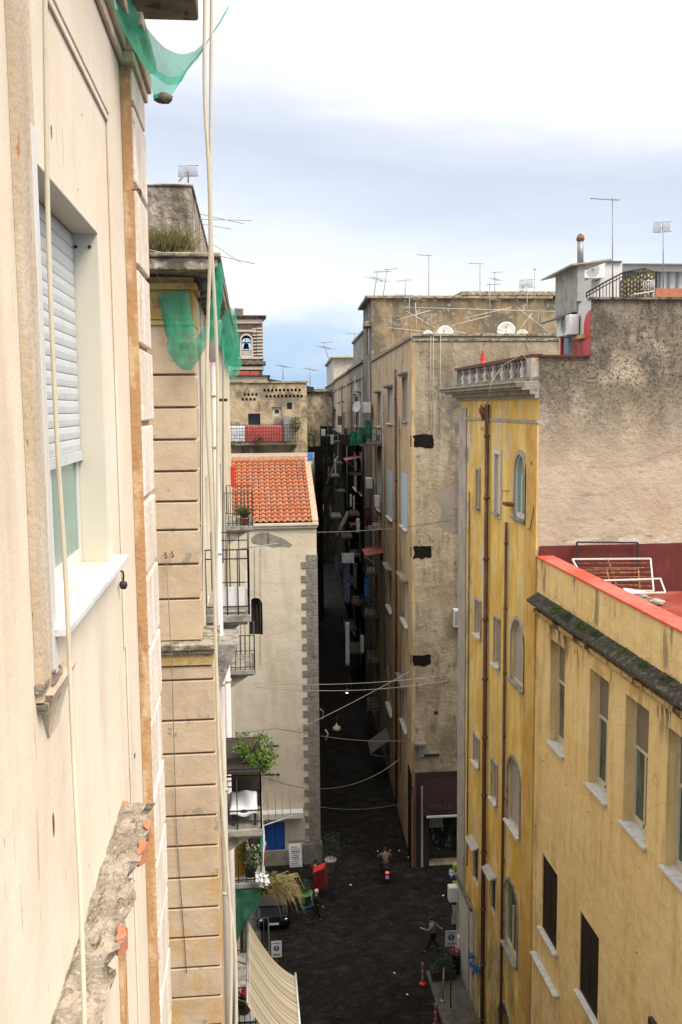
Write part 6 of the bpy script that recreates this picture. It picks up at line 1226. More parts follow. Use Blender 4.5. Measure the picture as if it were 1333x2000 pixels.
def antenna(kind, x, y1, y0, Y, ang, lab, lean=0, s=1.0, y2=None):
    base = at(x-lean, y0, Y=Y); top = at(x, y1, Y=Y); s *= .68; t = thing('tv_antenna', base, lab, 'TV antenna', 'TV antennas on the rooftops')
    m = MB(); m.tube([base, top], .022*s+.006+Y*.0001, 5); m.build('mast', M['antenna'], t)
    d = Vector((math.cos(ang), math.sin(ang), .08)); e = Vector((-math.sin(ang), math.cos(ang), 0)); r = .010*s+.003+Y*.00006; m = MB()
    if kind in ('yagi', 'both'):
        c = top-Vector((0, 0, .08)); L_ = 1.3*s; m.tube([c-d*L_*.3, c+d*L_], r*1.4, 4)
        for i in range(10): p = c-d*L_*.25+d*L_*1.2*i/9; w_ = (.26-.008*i)*s; m.tube([p-e*w_, p+e*w_], r, 4)
    if kind in ('vhf', 'both'):
        c = base.lerp(top, .72 if kind == 'both' else .96); d2 = Vector((math.cos(ang+.5), math.sin(ang+.5), -.12)); L_ = 1.7*s; m.tube([c-d2*L_*.4, c+d2*L_*.6], r*1.4, 4)
        e2 = Vector((-d2.y, d2.x, .1))
        for i in range(4): p = c-d2*L_*.4+d2*L_*i/3; m.tube([p-e2*.75*s, p+e2*.75*s], r, 4)
    if kind == 'grid':
        c = top-Vector((0, 0, .35*s))
        for sgn in (-1, 1):
            for i in range(8): p = c+d*(.08+.07*i)*s*sgn; m.tube([p-Vector((0, 0, .30*s))+e*.1, p+Vector((0, 0, .30*s))+e*.1], r*.7, 4)
            m.tube([c+d*.08*s*sgn+Vector((0, 0, .30*s)), c+d*.62*s*sgn+Vector((0, 0, .30*s))], r, 4); m.tube([c+d*.08*s*sgn-Vector((0, 0, .30*s)), c+d*.62*s*sgn-Vector((0, 0, .30*s))], r, 4)
        m.tube([c, c-e*.5*s-d*.6*s-Vector((0, 0, .2))], r*2, 4)
        for i in range(5): p = c.lerp(c-e*.5*s-d*.6*s-Vector((0, 0, .2)), i/4); m.tube([p-d*.1*s, p+d*.1*s], r, 4)
    m.build('elements', M['antenna'], t)
antenna('yagi', 1197, 385, 590, 31, math.pi*.94, 'tallest TV antenna, over the penthouse beside the white tank room', s=.8)
antenna('grid', 1296, 432, 582, 30, .1, 'TV antenna with wire grid at the far right over the terrace trough', s=.75)
antenna('yagi', 938, 513, 585, 75, math.pi*.9, 'TV antenna left of the group on the middle skyline, single arm to the left', s=1.0)
antenna('both', 967, 530, 583, 76, .2, 'thin TV antenna just right of the single-arm one on the middle skyline', s=.8)
antenna('both', 957, 553, 655, 53, .4, 'TV antenna rising from the corner house roof below the middle skyline group', s=.8)
antenna('grid', 1030, 545, 655, 53, .2, 'TV antenna with small wire grids, right part of the corner house roof', s=1.1)
antenna('yagi', 1045, 523, 640, 54, 1.2, 'bare thin antenna mast beside the wire grids on the corner house roof', s=.5)
antenna('vhf', 1052, 605, 656, 52, .5, 'short TV antenna on splayed feet near the right end of the corner house roof', s=.8)
antenna('both', 1022, 556, 600, 78, .1, 'low TV antenna on the skyline just above the wire grids', s=.8)
antenna('yagi', 838, 497, 585, 77, math.pi*.95, 'tall lone TV antenna left of the middle skyline', s=1.1)
antenna('both', 738, 529, 584, 76, math.pi*.1, 'leaning TV antenna at the left corner of the tall mouldy house', lean=8, s=1.3)
antenna('yagi', 757, 524, 584, 77, .1, 'second leaning TV antenna beside the left corner one on the tall house', lean=9, s=1.0)
antenna('vhf', 792, 546, 584, 76, math.pi*.85, 'TV antenna between the two dishes of the tall house', s=.9)
antenna('vhf', 800, 577, 650, 60, .3, 'tangled TV antenna in front of the mouldy wall, behind the roof slope', s=1.3)
antenna('both', 764, 615, 672, 62, .6, 'TV antenna low against the mouldy wall at the roof slope', s=.9)
antenna('grid', 842, 612, 655, 54, .2, 'TV antenna with wire grid over the corner of the roof edge', s=1.0)
antenna('both', 632, 668, 706, 125, math.pi*.15, 'leaning TV antenna on the low roofs where the skyline dips', lean=-12, s=1.7)
antenna('vhf', 553, 714, 742, 75, .3, 'small TV antenna right of the bell tower', s=.9)
antenna('vhf', 606, 720, 752, 110, .2, 'faint distant TV antenna above the alley mouth', s=1.3)
antenna('yagi', 693, 650, 672, 95, math.pi, 'small TV antenna left of the tall mouldy house', s=1.0)
antenna('grid', 368, 322, 357, 17.5, .15, 'TV antenna with wire grids on top of the attic wall, upper left', s=.42)
# big horizontal antenna arms and wires over the corner house roof
for a_, b_, Y in (((793, 607), (850, 640), 55), ((790, 600), (1085, 608), 60), ((880, 636), (960, 616), 54), ((760, 640), (900, 655), 56), ((905, 622), (1000, 600), 56), ((1010, 600), (1075, 650), 54), ((855, 640), (930, 655), 53.5), ((775, 625), (842, 606), 55), ((812, 592), (815, 650), 56), ((1040, 612), (1010, 650), 54)):
    m = MB(); m.tube([at(*a_, Y=Y), at(*b_, Y=Y)], .017, 5)
    lb_ = {793: 'boom sloping down towards the left of the two big dishes', 790: 'longest boom, almost level across the whole mouldy wall', 880: 'boom rising to the right between the two big dishes', 760: 'long low boom left of the roof corner', 905: 'upper of the two booms rising to the right between the dishes', 1010: 'boom sloping down right of the larger dish', 855: 'short low boom between the two big dishes', 775: 'boom rising to the right over the slanting roof edge', 812: 'upright boom crossing the long level one', 1040: 'boom crossing the one right of the larger dish'}[a_[0]]
    m.build('antenna_boom', M['dish'], None, label='pale antenna '+lb_, cat='antenna boom', group='antenna booms above the corner house roof')
m = MB(); m.tube([at(390, 428, Y=17), at(493, 431, Y=19)], .006, 4); m.tube([at(392, 418, Y=17), at(476, 437, Y=19)], .006, 4); m.tube([at(396, 438, Y=17), at(452, 447, Y=19)], .006, 4); m.tube([at(418, 478, Y=16), at(472, 514, Y=19)], .005, 4); m.build('roof_wires', M['antenna'], None, label='thin wires and rods sticking out right of the attic wall', cat='wires')
m = MB(); m.tube([at(286, 487, Y=14.5), at(350, 500, Y=14.6), at(430, 500, Y=14.8), at(498, 515, Y=17)], .007, 4); m.tube([at(286, 487, Y=14.5), at(318, 560, Y=14.7)], .005, 4); m.build('cornice_wire', M['cable_pale'], None, label='pale wire strung along the mossy cornice in front of the olive bush', cat='wire')
def acunit(fr, x, y, b0, w, h, d, lab):
    a, z = fr.pix(x, y, b0); t = thing('air_conditioner', fr(a, b0, z), lab, 'air conditioner', 'air conditioners'); m = MB(); m.fbox(fr, a-w/2, a+w/2, b0, b0+d, z, z+h); m.build('casing', M['white_plastic'], t, bevel=.02)
    m = MB(); c = Vector(fr(a-.08, b0+d+.004, z+h/2)); 
    for k in range(5):
        r = h*.40*(k+1)/5; P_ = [c+fr.u*math.cos(q)*r+Vector((0, 0, math.sin(q)*r)) for q in [2*math.pi*j/20 for j in range(21)]]; m.tube(P_, .006, 4, False)
    for k in range(6): q = math.pi*k/6; v = fr.u*math.cos(q)*h*.4+Vector((0, 0, math.sin(q)*h*.4)); m.tube([c-v, c+v], .005, 4)
    m.build('fan_grille', M['grey_plastic'], t); m = MB()
    for s in (-.3, .3): m.fbox(fr, a+s*w-.02, a+s*w+.02, b0-.25 if b0 > .25 else .0, b0+d, z-.04, z-.002)
    m.build('bracket', M['zinc'], t)
acunit(FR, 1118, 656, .05, 1.25, .62, .32, 'air conditioner between the red post and the red wall of the penthouse')
F335 = Fr((0, 33.5), (1, 0), (0, -1)); acunit(F335, 1155, 546, .02, .75, .60, .35, 'air conditioner on the side of the white tank room under the tin roof')
acunit(FA, 727, 953, .1, 1.2, .8, .5, 'air conditioner beside the white shutters in the middle of the alley facade'); acunit(FA, 741, 990, .15, .7, .8, .35, 'small air conditioner below the first, next to the blue shutter'); acunit(FA, 723, 806, .2, 2.0, .8, .5, 'air conditioner above the tallest green tarpaulin'); acunit(FA, 678, 805, .3, 1.0, .9, .4, 'air conditioner high on the far alley house')
p_ = FH.pix(893, 1222); t = thing('air_conditioner', FH(p_[0], .1, p_[1]), 'grey boxed unit on the taupe wall beside the yellow house corner', 'air conditioner', 'air conditioners')
m = MB(); m.fbox(FH, p_[0]-.25, p_[0]+.6, .01, .4, p_[1], p_[1]+.95); m.build('casing', M['white_plastic'], t, bevel=.02); m = MB(); m.fbox(FH, p_[0]-.2, p_[0]+.3, .401, .41, p_[1]+.1, p_[1]+.85); m.build('grille', M['grey_plastic'], t)

# ================================================================ things on the left balconies
def pot(c, r, h, mt, name, lab, cat='plant pot', plant=None, group=None):
    t = thing(name, c, lab, cat, group); m = MB(); m.lathe(c, [(r*.72, 0), (r*.95, h*.85), (r*1.08, h*.86), (r*1.08, h), (r*.9, h), (r*.86, h*.9)], 14); m.build('pot', M[mt], t); m = MB(); m.lathe(c, [(0, h*.86), (r*.85, h*.86)], 14); m.build('soil', M['soil'], t)
    if plant:
        kind, ht, n, pm = plant; rn = random.Random(int(c[0]*100+c[2]*10)); m = MB(); c2 = Vector(c)+Vector((0, 0, h))
        if kind == 'blades': blades(m, c2, r*.7, r*.7, n, ht, rn, .008, .4, .4)
        else: leaves(m, c2+Vector((0, 0, ht*.5)), (ht*.55, ht*.55, ht*.5), n, .09, rn); 
        m.tube([c2-Vector((0, 0, .05)), c2+Vector((0, 0, ht*.3))], .015, 5)
        m.build('foliage', M[pm], t)
    return t
# table with white cloth on the middle balcony
z4 = p4.z; cx = at(476, 1600, Y=18.9).x
t = thing('table', (cx, 18.95, z4), 'dark table under the white cloth on the shadowed balcony', 'table'); m = MB(); tx0, tx1 = at(452, 1600, Y=18.6).x, at(501, 1600, Y=18.6).x
zt_ = at(470, 1582, Y=18.55).z; m.box(tx0, tx1, 18.55, 19.4, zt_-.08, zt_-.02); m.build('tabletop', M['wood'], t)
for x in (tx0+.03, tx1-.05):
    for y in (18.57, 19.32):
        m = MB(); m.box(x, x+.05, y, y+.05, z4+.001, zt_-.081); m.build('leg', M['wood'], t)
m = MB(); rows = []
for i in range(13):
    v = i/12; r = []
    for j in range(17):
        u = j/16; edge = max(0, abs(u-.5)*2-.85)/.15; ef = max(0, .12-v)/.12
        r.append((tx0-.03+(tx1-tx0+.06)*u, 18.50+.95*v, zt_+.02-.12*max(edge*.4, ef)+.025*math.sin(u*9+v*3)+.05*abs(u-.5)))
    rows.append(r)
m.grid(rows); o = m.build('tablecloth', M['cloth_white'], None, label='rumpled white cloth spread over the dark balcony table', cat='tablecloth'); md = o.modifiers.new('t', 'SOLIDIFY'); md.thickness = .015
# dark chair-back / cabinet with round top and dark screen behind
m = MB(); a, c = at(452, 1508, Y=19.5), at(509, 1508, Y=19.5); rows = []
P_ = [(a.x, z4+.01)]+[(a.x+(c.x-a.x)*k/10, a.z-.02+.10*math.sin(math.pi*k/10)) for k in range(11)]+[(c.x, z4+.01)]
m.poly([(x, 19.5, z) for x, z in P_]); m.poly([(x, 19.62, z) for x, z in P_])
for k in range(len(P_)-1): m.quad((P_[k][0], 19.5, P_[k][1]), (P_[k+1][0], 19.5, P_[k+1][1]), (P_[k+1][0], 19.62, P_[k+1][1]), (P_[k][0], 19.62, P_[k][1]))
m.build('wooden_screen', M['wood'], None, label='dark round-topped wooden screen behind the balcony table', cat='screen')
# shelf on top of the balcony roof with the big shrub
pr = MB(); z5 = at(480, 1503, Y=18.4).z; pr.box(BX+.02, at(509, 1500, Y=18.4).x, 18.3, 20.2, z5-.05, z5); pr.build('shelf', M['wood'], b4)
for i, (x, y, rx, rz, n, mt, lab) in enumerate(((492, 1472, .40, .38, 2300, 'leaf', 'big leafy green shrub on the shelf over the table balcony'), (517, 1474, .17, .20, 260, 'leaf', 'thin leafy twigs reaching right from the big shrub'), (487, 1500, .38, .07, 700, 'grass', 'low bright green trailing plants along the shelf edge'))):
    m = MB(); c = at(x, y, Y=18.9); rn = random.Random(40+i)
    if i == 0:
        for q in range(9): cc = c+Vector((rn.uniform(-.3, .26), rn.uniform(-.25, .25), rn.uniform(-.3, .3))); leaves(m, cc, (rn.uniform(.10, .2), .18, rn.uniform(.10, .18)), 230, .07, rn, gap=.05)
        for q in range(14): a_ = rn.uniform(-.6, 2.2); e_ = c+Vector((math.cos(a_)*.45, rn.uniform(-.3, .3), math.sin(a_)*.42)); leaves(m, e_, (.09, .09, .07), 22, .06, rn); m.m = 1; m.tube([c, c.lerp(e_, .6)+Vector((0, 0, .05)), e_], .006, 4); m.m = 0
    else: leaves(m, c, (rx, .4, rz), n, .065, rn, gap=.05); m.m = 1
    for k in range(4 if i < 2 else 2): m.tube([(c.x+rn.uniform(-.1, .1), 18.9, z5), c+Vector((rn.uniform(-rx, rx)*.6, rn.uniform(-.2, .2), rz*.6))], .012, 4)
    m.build('leafy_shrub', [M[mt], M['stem']], None, label=lab, cat='shrub', group='green plants on the near balconies')
m = MB(); m.box(BX+.25, -.15, 18.75, 19.0, z5+.001, z5+.12); m.build('window_planter', M['wood'], None, label='low trough on the shelf holding the big shrub', cat='planter')
# planters of the lower balcony
z = p5.z
yb0 = at(458, 1690, Y=23.0); pot((yb0.x, 23.15, z+.001), .34, 1.05, 'yellow_plastic', 'yellow_tub', 'tall bright yellow plastic tub on the plant filled balcony', 'tub')
pot((at(500, 1650, Y=22.9).x, 22.9, p5.z+1.0), .14, .24, 'terracotta', 'potted_plant', 'terracotta pot with bright green tuft on the balcony rail, right of the yellow tub', 'potted plant', ('blades', .35, 200, 'grass'), 'pots on the plant filled balcony')
pot((at(490, 1700, Y=22.95).x, 22.95, z+.001), .17, .25, 'wood', 'potted_plant', 'brown pot with dark bush on the floor right of the yellow tub', 'potted plant', ('leaf', .6, 420, 'leaf_dark'), 'pots on the plant filled balcony')
m = MB(); zz = at(470, 1632, Y=22.7).z; m.box(at(446, 1640, Y=22.7).x, at(508, 1640, Y=22.7).x, 22.66, 22.9, zz-.22, zz-.06); t = m.build('rail_planter', M['wood'], None, label='long trough of yellow green plants on the rail above the yellow tub', cat='planter')
m = MB(); rn = random.Random(12)
for k in range(7): c = at(450+k*8.6, 1632, Y=22.8); leaves(m, c, (.1, .12, .09), 90, .07, rn); blades(m, c-Vector((0, 0, .12)), .08, .08, 40, .22, rn, .007, .5)
m.build('foliage', M['grass'], t)
m = MB()
for k in range(3): c = at(456+k*13, 1640, Y=22.5); m.tube([c, c+Vector((rn.uniform(-.2, .2), 0, -.3)), c+Vector((rn.uniform(-.25, .25), -.05, -.75))], .012, 4)
m.build('bare_twigs', M['dry'], t)
for nm, x0, x1, x2, mt in (('g', 509, 515, 520, 'flag_green'), ('w', 515, 521, 527, 'cloth_white'), ('r', 520, 524, 528, 'flag_red')): pass
m = MB(); rows = []
for i in range(15):
    v = i/14; y = 1602+v*122; w0 = 510+1.5*math.sin(i*.9); wd = (2+22*v if v < .35 else 10+4*math.sin(v*7)); rows.append([at(w0+wd*j/9, y+wd*.3*j/9, Y=22.3)+Vector((0, .04*math.sin(j*1.6+i*.4), 0)) for j in range(10)])
m.grid(rows); 
for k in range(len(m.f)): j = k % 9; m.mi[k] = 0 if j < 4 else (2 if (j > 6 and 4 < k//9 < 10) else 1)
o = m.build('tricolour_flag', [M['flag_green'], M['cloth_white'], M['flag_red']], None, label='rolled green white and red flag hanging at the balcony corner', cat='flag'); md = o.modifiers.new('t', 'SOLIDIFY'); md.thickness = .01
m = MB(); c = at(512, 1716, Y=22.3); leaves(m, c, (.10, .1, .15), 60, .14, random.Random(1)); m.build('white_rag', M['cloth_white'], None, label='white rag tied at the lower end of the rolled flag', cat='rag')
# dry plume palm-like grass
m = MB(); rn = random.Random(20); base = at(514, 1742, Y=24.5)
for i in range(300):
    a = rn.uniform(-1.1, 1.2)+.25*math.sin(i*.7); l = rn.uniform(.35, 1.22); d = Vector((math.cos(a)*l*.95, rn.uniform(-.7, .5)*l, math.sin(a)*l*.30+.12)); p1 = base+d*.5+Vector((0, 0, .16*l)); p2 = base+d*.85+Vector((0, 0, .08*l)); p3 = base+d+Vector((0, 0, -.30*l)); p0 = base+Vector((rn.uniform(-.1, .1), rn.uniform(-.1, .1), rn.uniform(-.12, .12)))
    s = Vector((0, .3, .9)).normalized()*.010; m.grid([[p0-s, p0+s], [p1-s*1.6, p1+s*1.6], [p2-s*1.3, p2+s*1.3], [p3-s*.4, p3+s*.4]], False)
m.build('feathery_dry_plant', M['dry'], None, label='large feathery straw coloured plant arching out over the street', cat='ornamental grass')
m = MB(); leaves(m, at(520, 1722, Y=24.4), (.22, .25, .22), 330, .13, rn); m.build('green_tuft', M['olive_grass'], None, label='olive green heart of leaves at the root of the straw coloured plant', cat='plant')
# lower green net and the striped awning
net_sheet('scaffold_net', [[P(436, 1735, 22.3), P(470, 1738, 22.3), P(512, 1735, 22.4)], [P(434, 1780, 22.2), P(468, 1778, 22.3), P(506, 1768, 22.4)], [P(434, 1830, 22.2), P(462, 1822, 22.3), P(484, 1798, 22.4)], [P(436, 1880, 22.2), P(448, 1876, 22.3), P(458, 1850, 22.4)]], M['net_dark'], 'dark green net hung under the plant filled balcony above the striped awning', 'scaffold net', 'green scaffold nets', amp=.08, seed=60)
AX = .95; f0 = at(578, 1908, X=AX); f1 = at(592, 2030, X=AX); inn = at(484, 1797, Y=f0.y); dxz = inn-f0
far0, near0 = inn, Vector((inn.x, f1.y, inn.z)); far1, near1 = f0, Vector((f0.x, f1.y, f0.z))
m = MB(); rows = []; NI, NJ = 14, 40
for i in range(NI+1):
    v = i/NI; rows.append([far0.lerp(near0, j/NJ).lerp(far1.lerp(near1, j/NJ), v)-Vector((0, 0, .26*math.sin(math.pi*v)*(1-.25*j/NJ)+.012*math.sin(j*1.9))) for j in range(NJ+1)])
m.grid(rows); aw_ = thing('striped_awning', far0, 'cream and brown striped awning sagging over the street, bottom left of centre', 'awning'); o = m.build('canvas', M['awning'], aw_)
uv = o.data.uv_layers.new(name='UVMap')
idx = {i: ((i % (NJ+1))/NJ, (i//(NJ+1))/NI) for i in range((NI+1)*(NJ+1))}
for lp in o.data.loops: uv.data[lp.index].uv = idx[lp.vertex_index]
md = o.modifiers.new('t', 'SOLIDIFY'); md.thickness = .012
m = MB(); m.tube([far1+Vector((0, .15, 0)), near1], .03, 8); m.build('front_bar', M['white_plastic'], aw_); m = MB(); m.tube([far0+Vector((0, .05, .0)), near0], .03, 8); m.build('roller', M['zinc'], aw_)
m = MB()
for j in (2, 20, 38): p0, p1 = far0.lerp(near0, j/40), far1.lerp(near1, j/40); m.tube([Vector((BX+.02, p0.y, p0.z-.9)), p1-Vector((0, 0, .03))], .018, 5)
m.build('support_arm', M['zinc'], aw_)
m = MB(); c0, c1 = far1.lerp(near1, .3), near1; 
m.grid([[c0.lerp(c1, j/12)+Vector((.03+.03*math.sin(j*1.4+i), 0, -.05-.14*i)) for j in range(13)] for i in range(4)]); m.build('dark_valance', M['black_cloth'], aw_)
pot((at(477, 1965, Y=24.9).x, 25.0, at(477, 1975, Y=24.9).z-.1), .2, .22, 'wood', 'potted_plant', 'red flowered plant in a dark pot beside the striped awning, bottom', 'potted plant', ('leaf', .3, 380, 'leaf_dark'), 'pots on the plant filled balcony')
m = MB(); leaves(m, at(479, 1938, Y=24.9), (.16, .16, .1), 160, .08, random.Random(5)); m.build('red_blossoms', M['flag_red'], None, label='cluster of red blossoms on the dark potted plant at the bottom', cat='flowers')
t = thing('balcony_table', at(478, 1990, Y=24.9), 'small white table carrying the red flowered plant', 'table'); m = MB(); zt2 = at(477, 1975, Y=24.9).z-.1; xa_, xb_ = at(459, 1970, Y=24.9).x, at(499, 1970, Y=24.9).x; m.box(xa_, xb_, 24.6, 25.4, zt2-.05, zt2-.001); m.build('tabletop', M['white_plastic'], t)
for x in (xa_+.02, xb_-.06):
    m = MB(); m.box(x, x+.04, 24.62, 24.66, 8.3, zt2-.051); m.build('leg', M['white_plastic'], t)
pot((at(478, 985, Y=31.6).x, 31.8, 21.1), .16, .25, 'terracotta', 'potted_plant', 'spiky potted plant on the far upper balcony in front of the tiles', 'potted plant', ('blades', .55, 140, 'leaf_dark'), 'pots on the far left balconies')
pot((at(470, 1000, Y=32.6).x, 32.7, 21.1), .2, .2, 'white_plastic', 'potted_plant', 'white trough plant at the corner of the far upper balcony', 'potted plant', ('leaf', .3, 160, 'leaf'), 'pots on the far left balconies')
pot((at(482, 1290, Y=29.8).x, 29.9, p3.z+.001), .2, .3, 'white_plastic', 'potted_plant', 'white pot with green sprigs on the broken lower balcony', 'potted plant', ('leaf', .5, 220, 'leaf'), 'pots on the far left balconies')
m = MB(); q = at(452, 932, Y=31); m.box(q.x-.02, q.x+.12, 31, 31.1, q.z-.3, q.z+.35); m.build('red_towel', M['red_paint'], None, label='small bright red towel in front of the roof tiles', cat='towel', bevel=.01)

# ================================================================ cables and hanging lamps
def cable(p, q, sag, r, label, mt='cable_pale'):
    m = MB(); m.tube(catenary(p, q, sag, 18), r, 5); m.build('overhead_cable', M[mt], None, label=label, cat='cable', group='cables strung across the street')
cable(at(494, 1334, Y=47), FH(1.9, .05, at(897, 1318, Y=48.9).z), .25, .018, 'upper of the two nearly level cables across the street')
cable(at(500, 1342, Y=47), FH(1.9, .05, at(897, 1322, Y=48.9).z-.2), .35, .018, 'lower of the two nearly level cables across the street')
cable(at(528, 1450, Y=48), at(800, 1312, Y=48.6), .1, .02, 'thick pale cable slanting up to the corner house', 'cable_pale')
cable(at(470, 1432, Y=44), at(538, 1423, Y=46), .0, .015, 'left half of the kinked cable in front of the pale house', 'cable'); cable(at(538, 1423, Y=46), at(625, 1437, Y=49.8), .0, .015, 'right half of the kinked cable in front of the pale house', 'cable')
cable(at(625, 1437, Y=50.5), at(806, 1446, Y=49.2), .15, .02, 'dark cable across the alley mouth at lamp height', 'cable'); cable(at(505, 1513, Y=40), at(782, 1482, Y=49), 1.1, .018, 'long sagging cable low across the alley mouth', 'cable')
cable(at(468, 1034, Y=33), at(900, 1012, Y=40), .3, .012, 'fine cable high across the street under the tile roof', 'cable'); cable(at(620, 1575, Y=51), at(800, 1565, Y=50), .3, .015, 'lowest dark cable inside the alley mouth', 'cable')
for x, y0, y1 in ((842, 657, 840), (847, 657, 850), (861, 655, 850)):
    m = MB(); p_, q_ = at(x, y0, Y=48.85), at(x-3, y1, Y=48.9); m.tube([p_, p_.lerp(q_, .5)+Vector((.03, 0, 0)), q_], .02, 5); m.build('drop_cable', M['cable_pale'], hh)
for (x, y0, x1, y1) in ((790, 700, 788, 850),):
    pass
def lamp(x, y, Y, r, lab, lit=False):
    c = at(x, y, Y=Y); t = thing('hanging_street_lamp', c, lab, 'street lamp', 'lamps hung over the alley'); m = MB()
    m.lathe(c, [(r, 0), (r*1.02, r*.35), (r*.85, r*.75), (r*.4, r*1.0), (.06, r*1.15), (.05, r*1.6)], 18); m.build('shade', M['cream_lamp' if not lit else 'grey_plastic'], t)
    m = MB(); m.lathe(c-Vector((0, 0, r*.15)), [(0, -r*.25), (r*.45, -r*.1), (r*.6, r*.14)], 12); m.build('bulb', M['lamp_glow'] if lit else M['cream_lamp'], t)
    m = MB(); m.tube([c+Vector((0, 0, r*1.6)), c+Vector((.05, 0, r*3.4))], .015, 5); m.build('suspension', M['cable'], t)
lamp(658, 1425, 58, .26, 'unlit cream bell lamp hanging in the alley mouth'); lamp(678, 1352, 75, .2, 'small lit lamp further down the alley', True)
m = MB(); m.tube([at(626, 1385, Y=50.6), at(632, 1390, Y=50.9), at(630, 1405, Y=50.9)], .03, 5); m.tube([at(636, 1425, Y=52), at(641, 1433, Y=52), at(637, 1446, Y=52)], .05, 5); m.build('dangling_cable', M['cable_pale'], None, label='pale cable end dangling beside the quoined corner', cat='cable end')
m = MB(); m.tube([at(632, 960, Y=80), at(661, 890, Y=80)], .07, 8); m.build('leaning_tube', M['mossy'], None, label='upper rolled blind leaning out over the alley', cat='blind', group='rolled blinds over the alley')
m = MB(); m.tube([at(651, 1062, Y=76), at(681, 1000, Y=76)], .16, 8); m.build('leaning_tube', M['mossy'], None, label='lower and thicker rolled blind leaning out over the alley', cat='blind', group='rolled blinds over the alley')

# ================================================================ people
def body_mesh(name, joints, edges, mt, par, sub=2):
    me = bpy.data.meshes.new(name); ks = list(joints); me.from_pydata([joints[k][0] for k in ks], [(ks.index(a), ks.index(b)) for a, b in edges], []); me.materials.append(mt)
    o = bpy.data.objects.new(name, me); COL.objects.link(o); md = o.modifiers.new('skin', 'SKIN'); 
    for i, k in enumerate(ks):
        r = joints[k][1]; r = (r, r) if not isinstance(r, tuple) else r; o.data.skin_vertices[0].data[i].radius = r; o.data.skin_vertices[0].data[i].use_root = (i == 0)
    md.use_smooth_shade = True; s = o.modifiers.new('sub', 'SUBSURF'); s.levels = sub; s.render_levels = sub
    return adopt(o, par)
def person(pos, head, lab, J, top, bottom, hair, shoe='black_cloth', cap=None, hs=1.0, bag=None):
    """J: joints in the person's frame (x right, y forward, z up)"""
    t = thing('person', pos, lab, 'person'); t['kind'] = 'person' if False else 'thing'; del t['kind']
    ca, sa = math.cos(head), math.sin(head)
    def W(v): return Vector(pos)+Vector((v[0]*ca-v[1]*sa, v[0]*sa+v[1]*ca, v[2]))*hs
    def jj(d): return {k: (W(v[0]), v[1] if isinstance(v[1], tuple) else v[1]) for k, v in d.items()}
    pel, che, nk, hd_ = J['pelvis'], J['chest'], J['neck'], J['head']
    B = dict(pelvis=(pel, (.10, .12)), chest=(che, (.12, .15)), neck=(nk, .055), jaw=(tuple(a*.55+b*.45 for a, b in zip(nk, hd_)), .062), head=(hd_, (.085, .095)), crown=((hd_[0], hd_[1], hd_[2]+.09), .06), nose=((hd_[0]+J['face'][0]*.10, hd_[1]+J['face'][1]*.10, hd_[2]-.02), .014))
    E_ = [('pelvis', 'chest'), ('chest', 'neck'), ('neck', 'jaw'), ('jaw', 'head'), ('head', 'crown'), ('head', 'nose')]
    for s in ('l', 'r'):
        B['sh'+s] = (J['sh'+s], .055); B['el'+s] = (J['el'+s], .042); B['wr'+s] = (J['wr'+s], .028); E_ += [('chest', 'sh'+s), ('sh'+s, 'el'+s), ('el'+s, 'wr'+s)]
        w_, e_ = Vector(J['wr'+s]), Vector(J['el'+s]); d = (w_-e_).normalized(); sd_ = d.cross(Vector((0, 1, .2))).normalized() if abs(d.y) < .9 else Vector((1, 0, 0)); B['pa'+s] = (tuple(w_+d*.07), (.035, .018)); E_.append(('wr'+s, 'pa'+s))
        for k in range(4):
            b0 = w_+d*.085+sd_*(-.027+.018*k); L_ = (.060, .070, .066, .052)[k]; B['f%d' % k+s] = (tuple(b0+d*.02), .0085); B['g%d' % k+s] = (tuple(b0+d*L_+Vector((0, .012, -.008))), .007); E_ += [('pa'+s, 'f%d' % k+s), ('f%d' % k+s, 'g%d' % k+s)]
        B['t1'+s] = (tuple(w_+d*.04+sd_*.04), .010); B['t2'+s] = (tuple(w_+d*.075+sd_*.055), .008); E_ += [('pa'+s, 't1'+s), ('t1'+s, 't2'+s)]
        B['hi'+s] = (J['hi'+s], .085); B['kn'+s] = (J['kn'+s], .055); B['an'+s] = (J['an'+s], .038); B['to'+s] = (tuple(Vector(J['an'+s]).lerp(Vector(J['to'+s]), .6)), .018); E_ += [('pelvis', 'hi'+s), ('hi'+s, 'kn'+s), ('kn'+s, 'an'+s), ('an'+s, 'to'+s)]
    bo = body_mesh('body', jj(B), E_, M['skin'], t, 1)
    T = dict(pelvis=(pel, (.13, .155)), waist=(tuple((a+b)/2 for a, b in zip(pel, che)), (.125, .15)), chest=(che, (.14, .18)), col=(tuple(a*.25+b*.75 for a, b in zip(che, nk)), (.075, .09)))
    E2 = [('pelvis', 'waist'), ('waist', 'chest'), ('chest', 'col')]
    for s in ('l', 'r'): T['sh'+s] = (J['sh'+s], .075); T['el'+s] = (J['el'+s], .056); T['wr'+s] = (tuple(Vector(J['wr'+s]).lerp(Vector(J['el'+s]), .08)), .042); E2 += [('chest', 'sh'+s), ('sh'+s, 'el'+s), ('el'+s, 'wr'+s)]
    body_mesh('jacket', jj(T), E2, M[top], t, 2)
    Q = dict(pelvis=((pel[0], pel[1], pel[2]-.02), (.125, .145))); E3 = []
    for s in ('l', 'r'): Q['hi'+s] = (J['hi'+s], .10); Q['kn'+s] = (J['kn'+s], .07); Q['an'+s] = (tuple(Vector(J['an'+s])+Vector((0, 0, .04))), .055); E3 += [('pelvis', 'hi'+s), ('hi'+s, 'kn'+s), ('kn'+s, 'an'+s)]
    body_mesh('trousers', jj(Q), E3, M[bottom], t, 2)
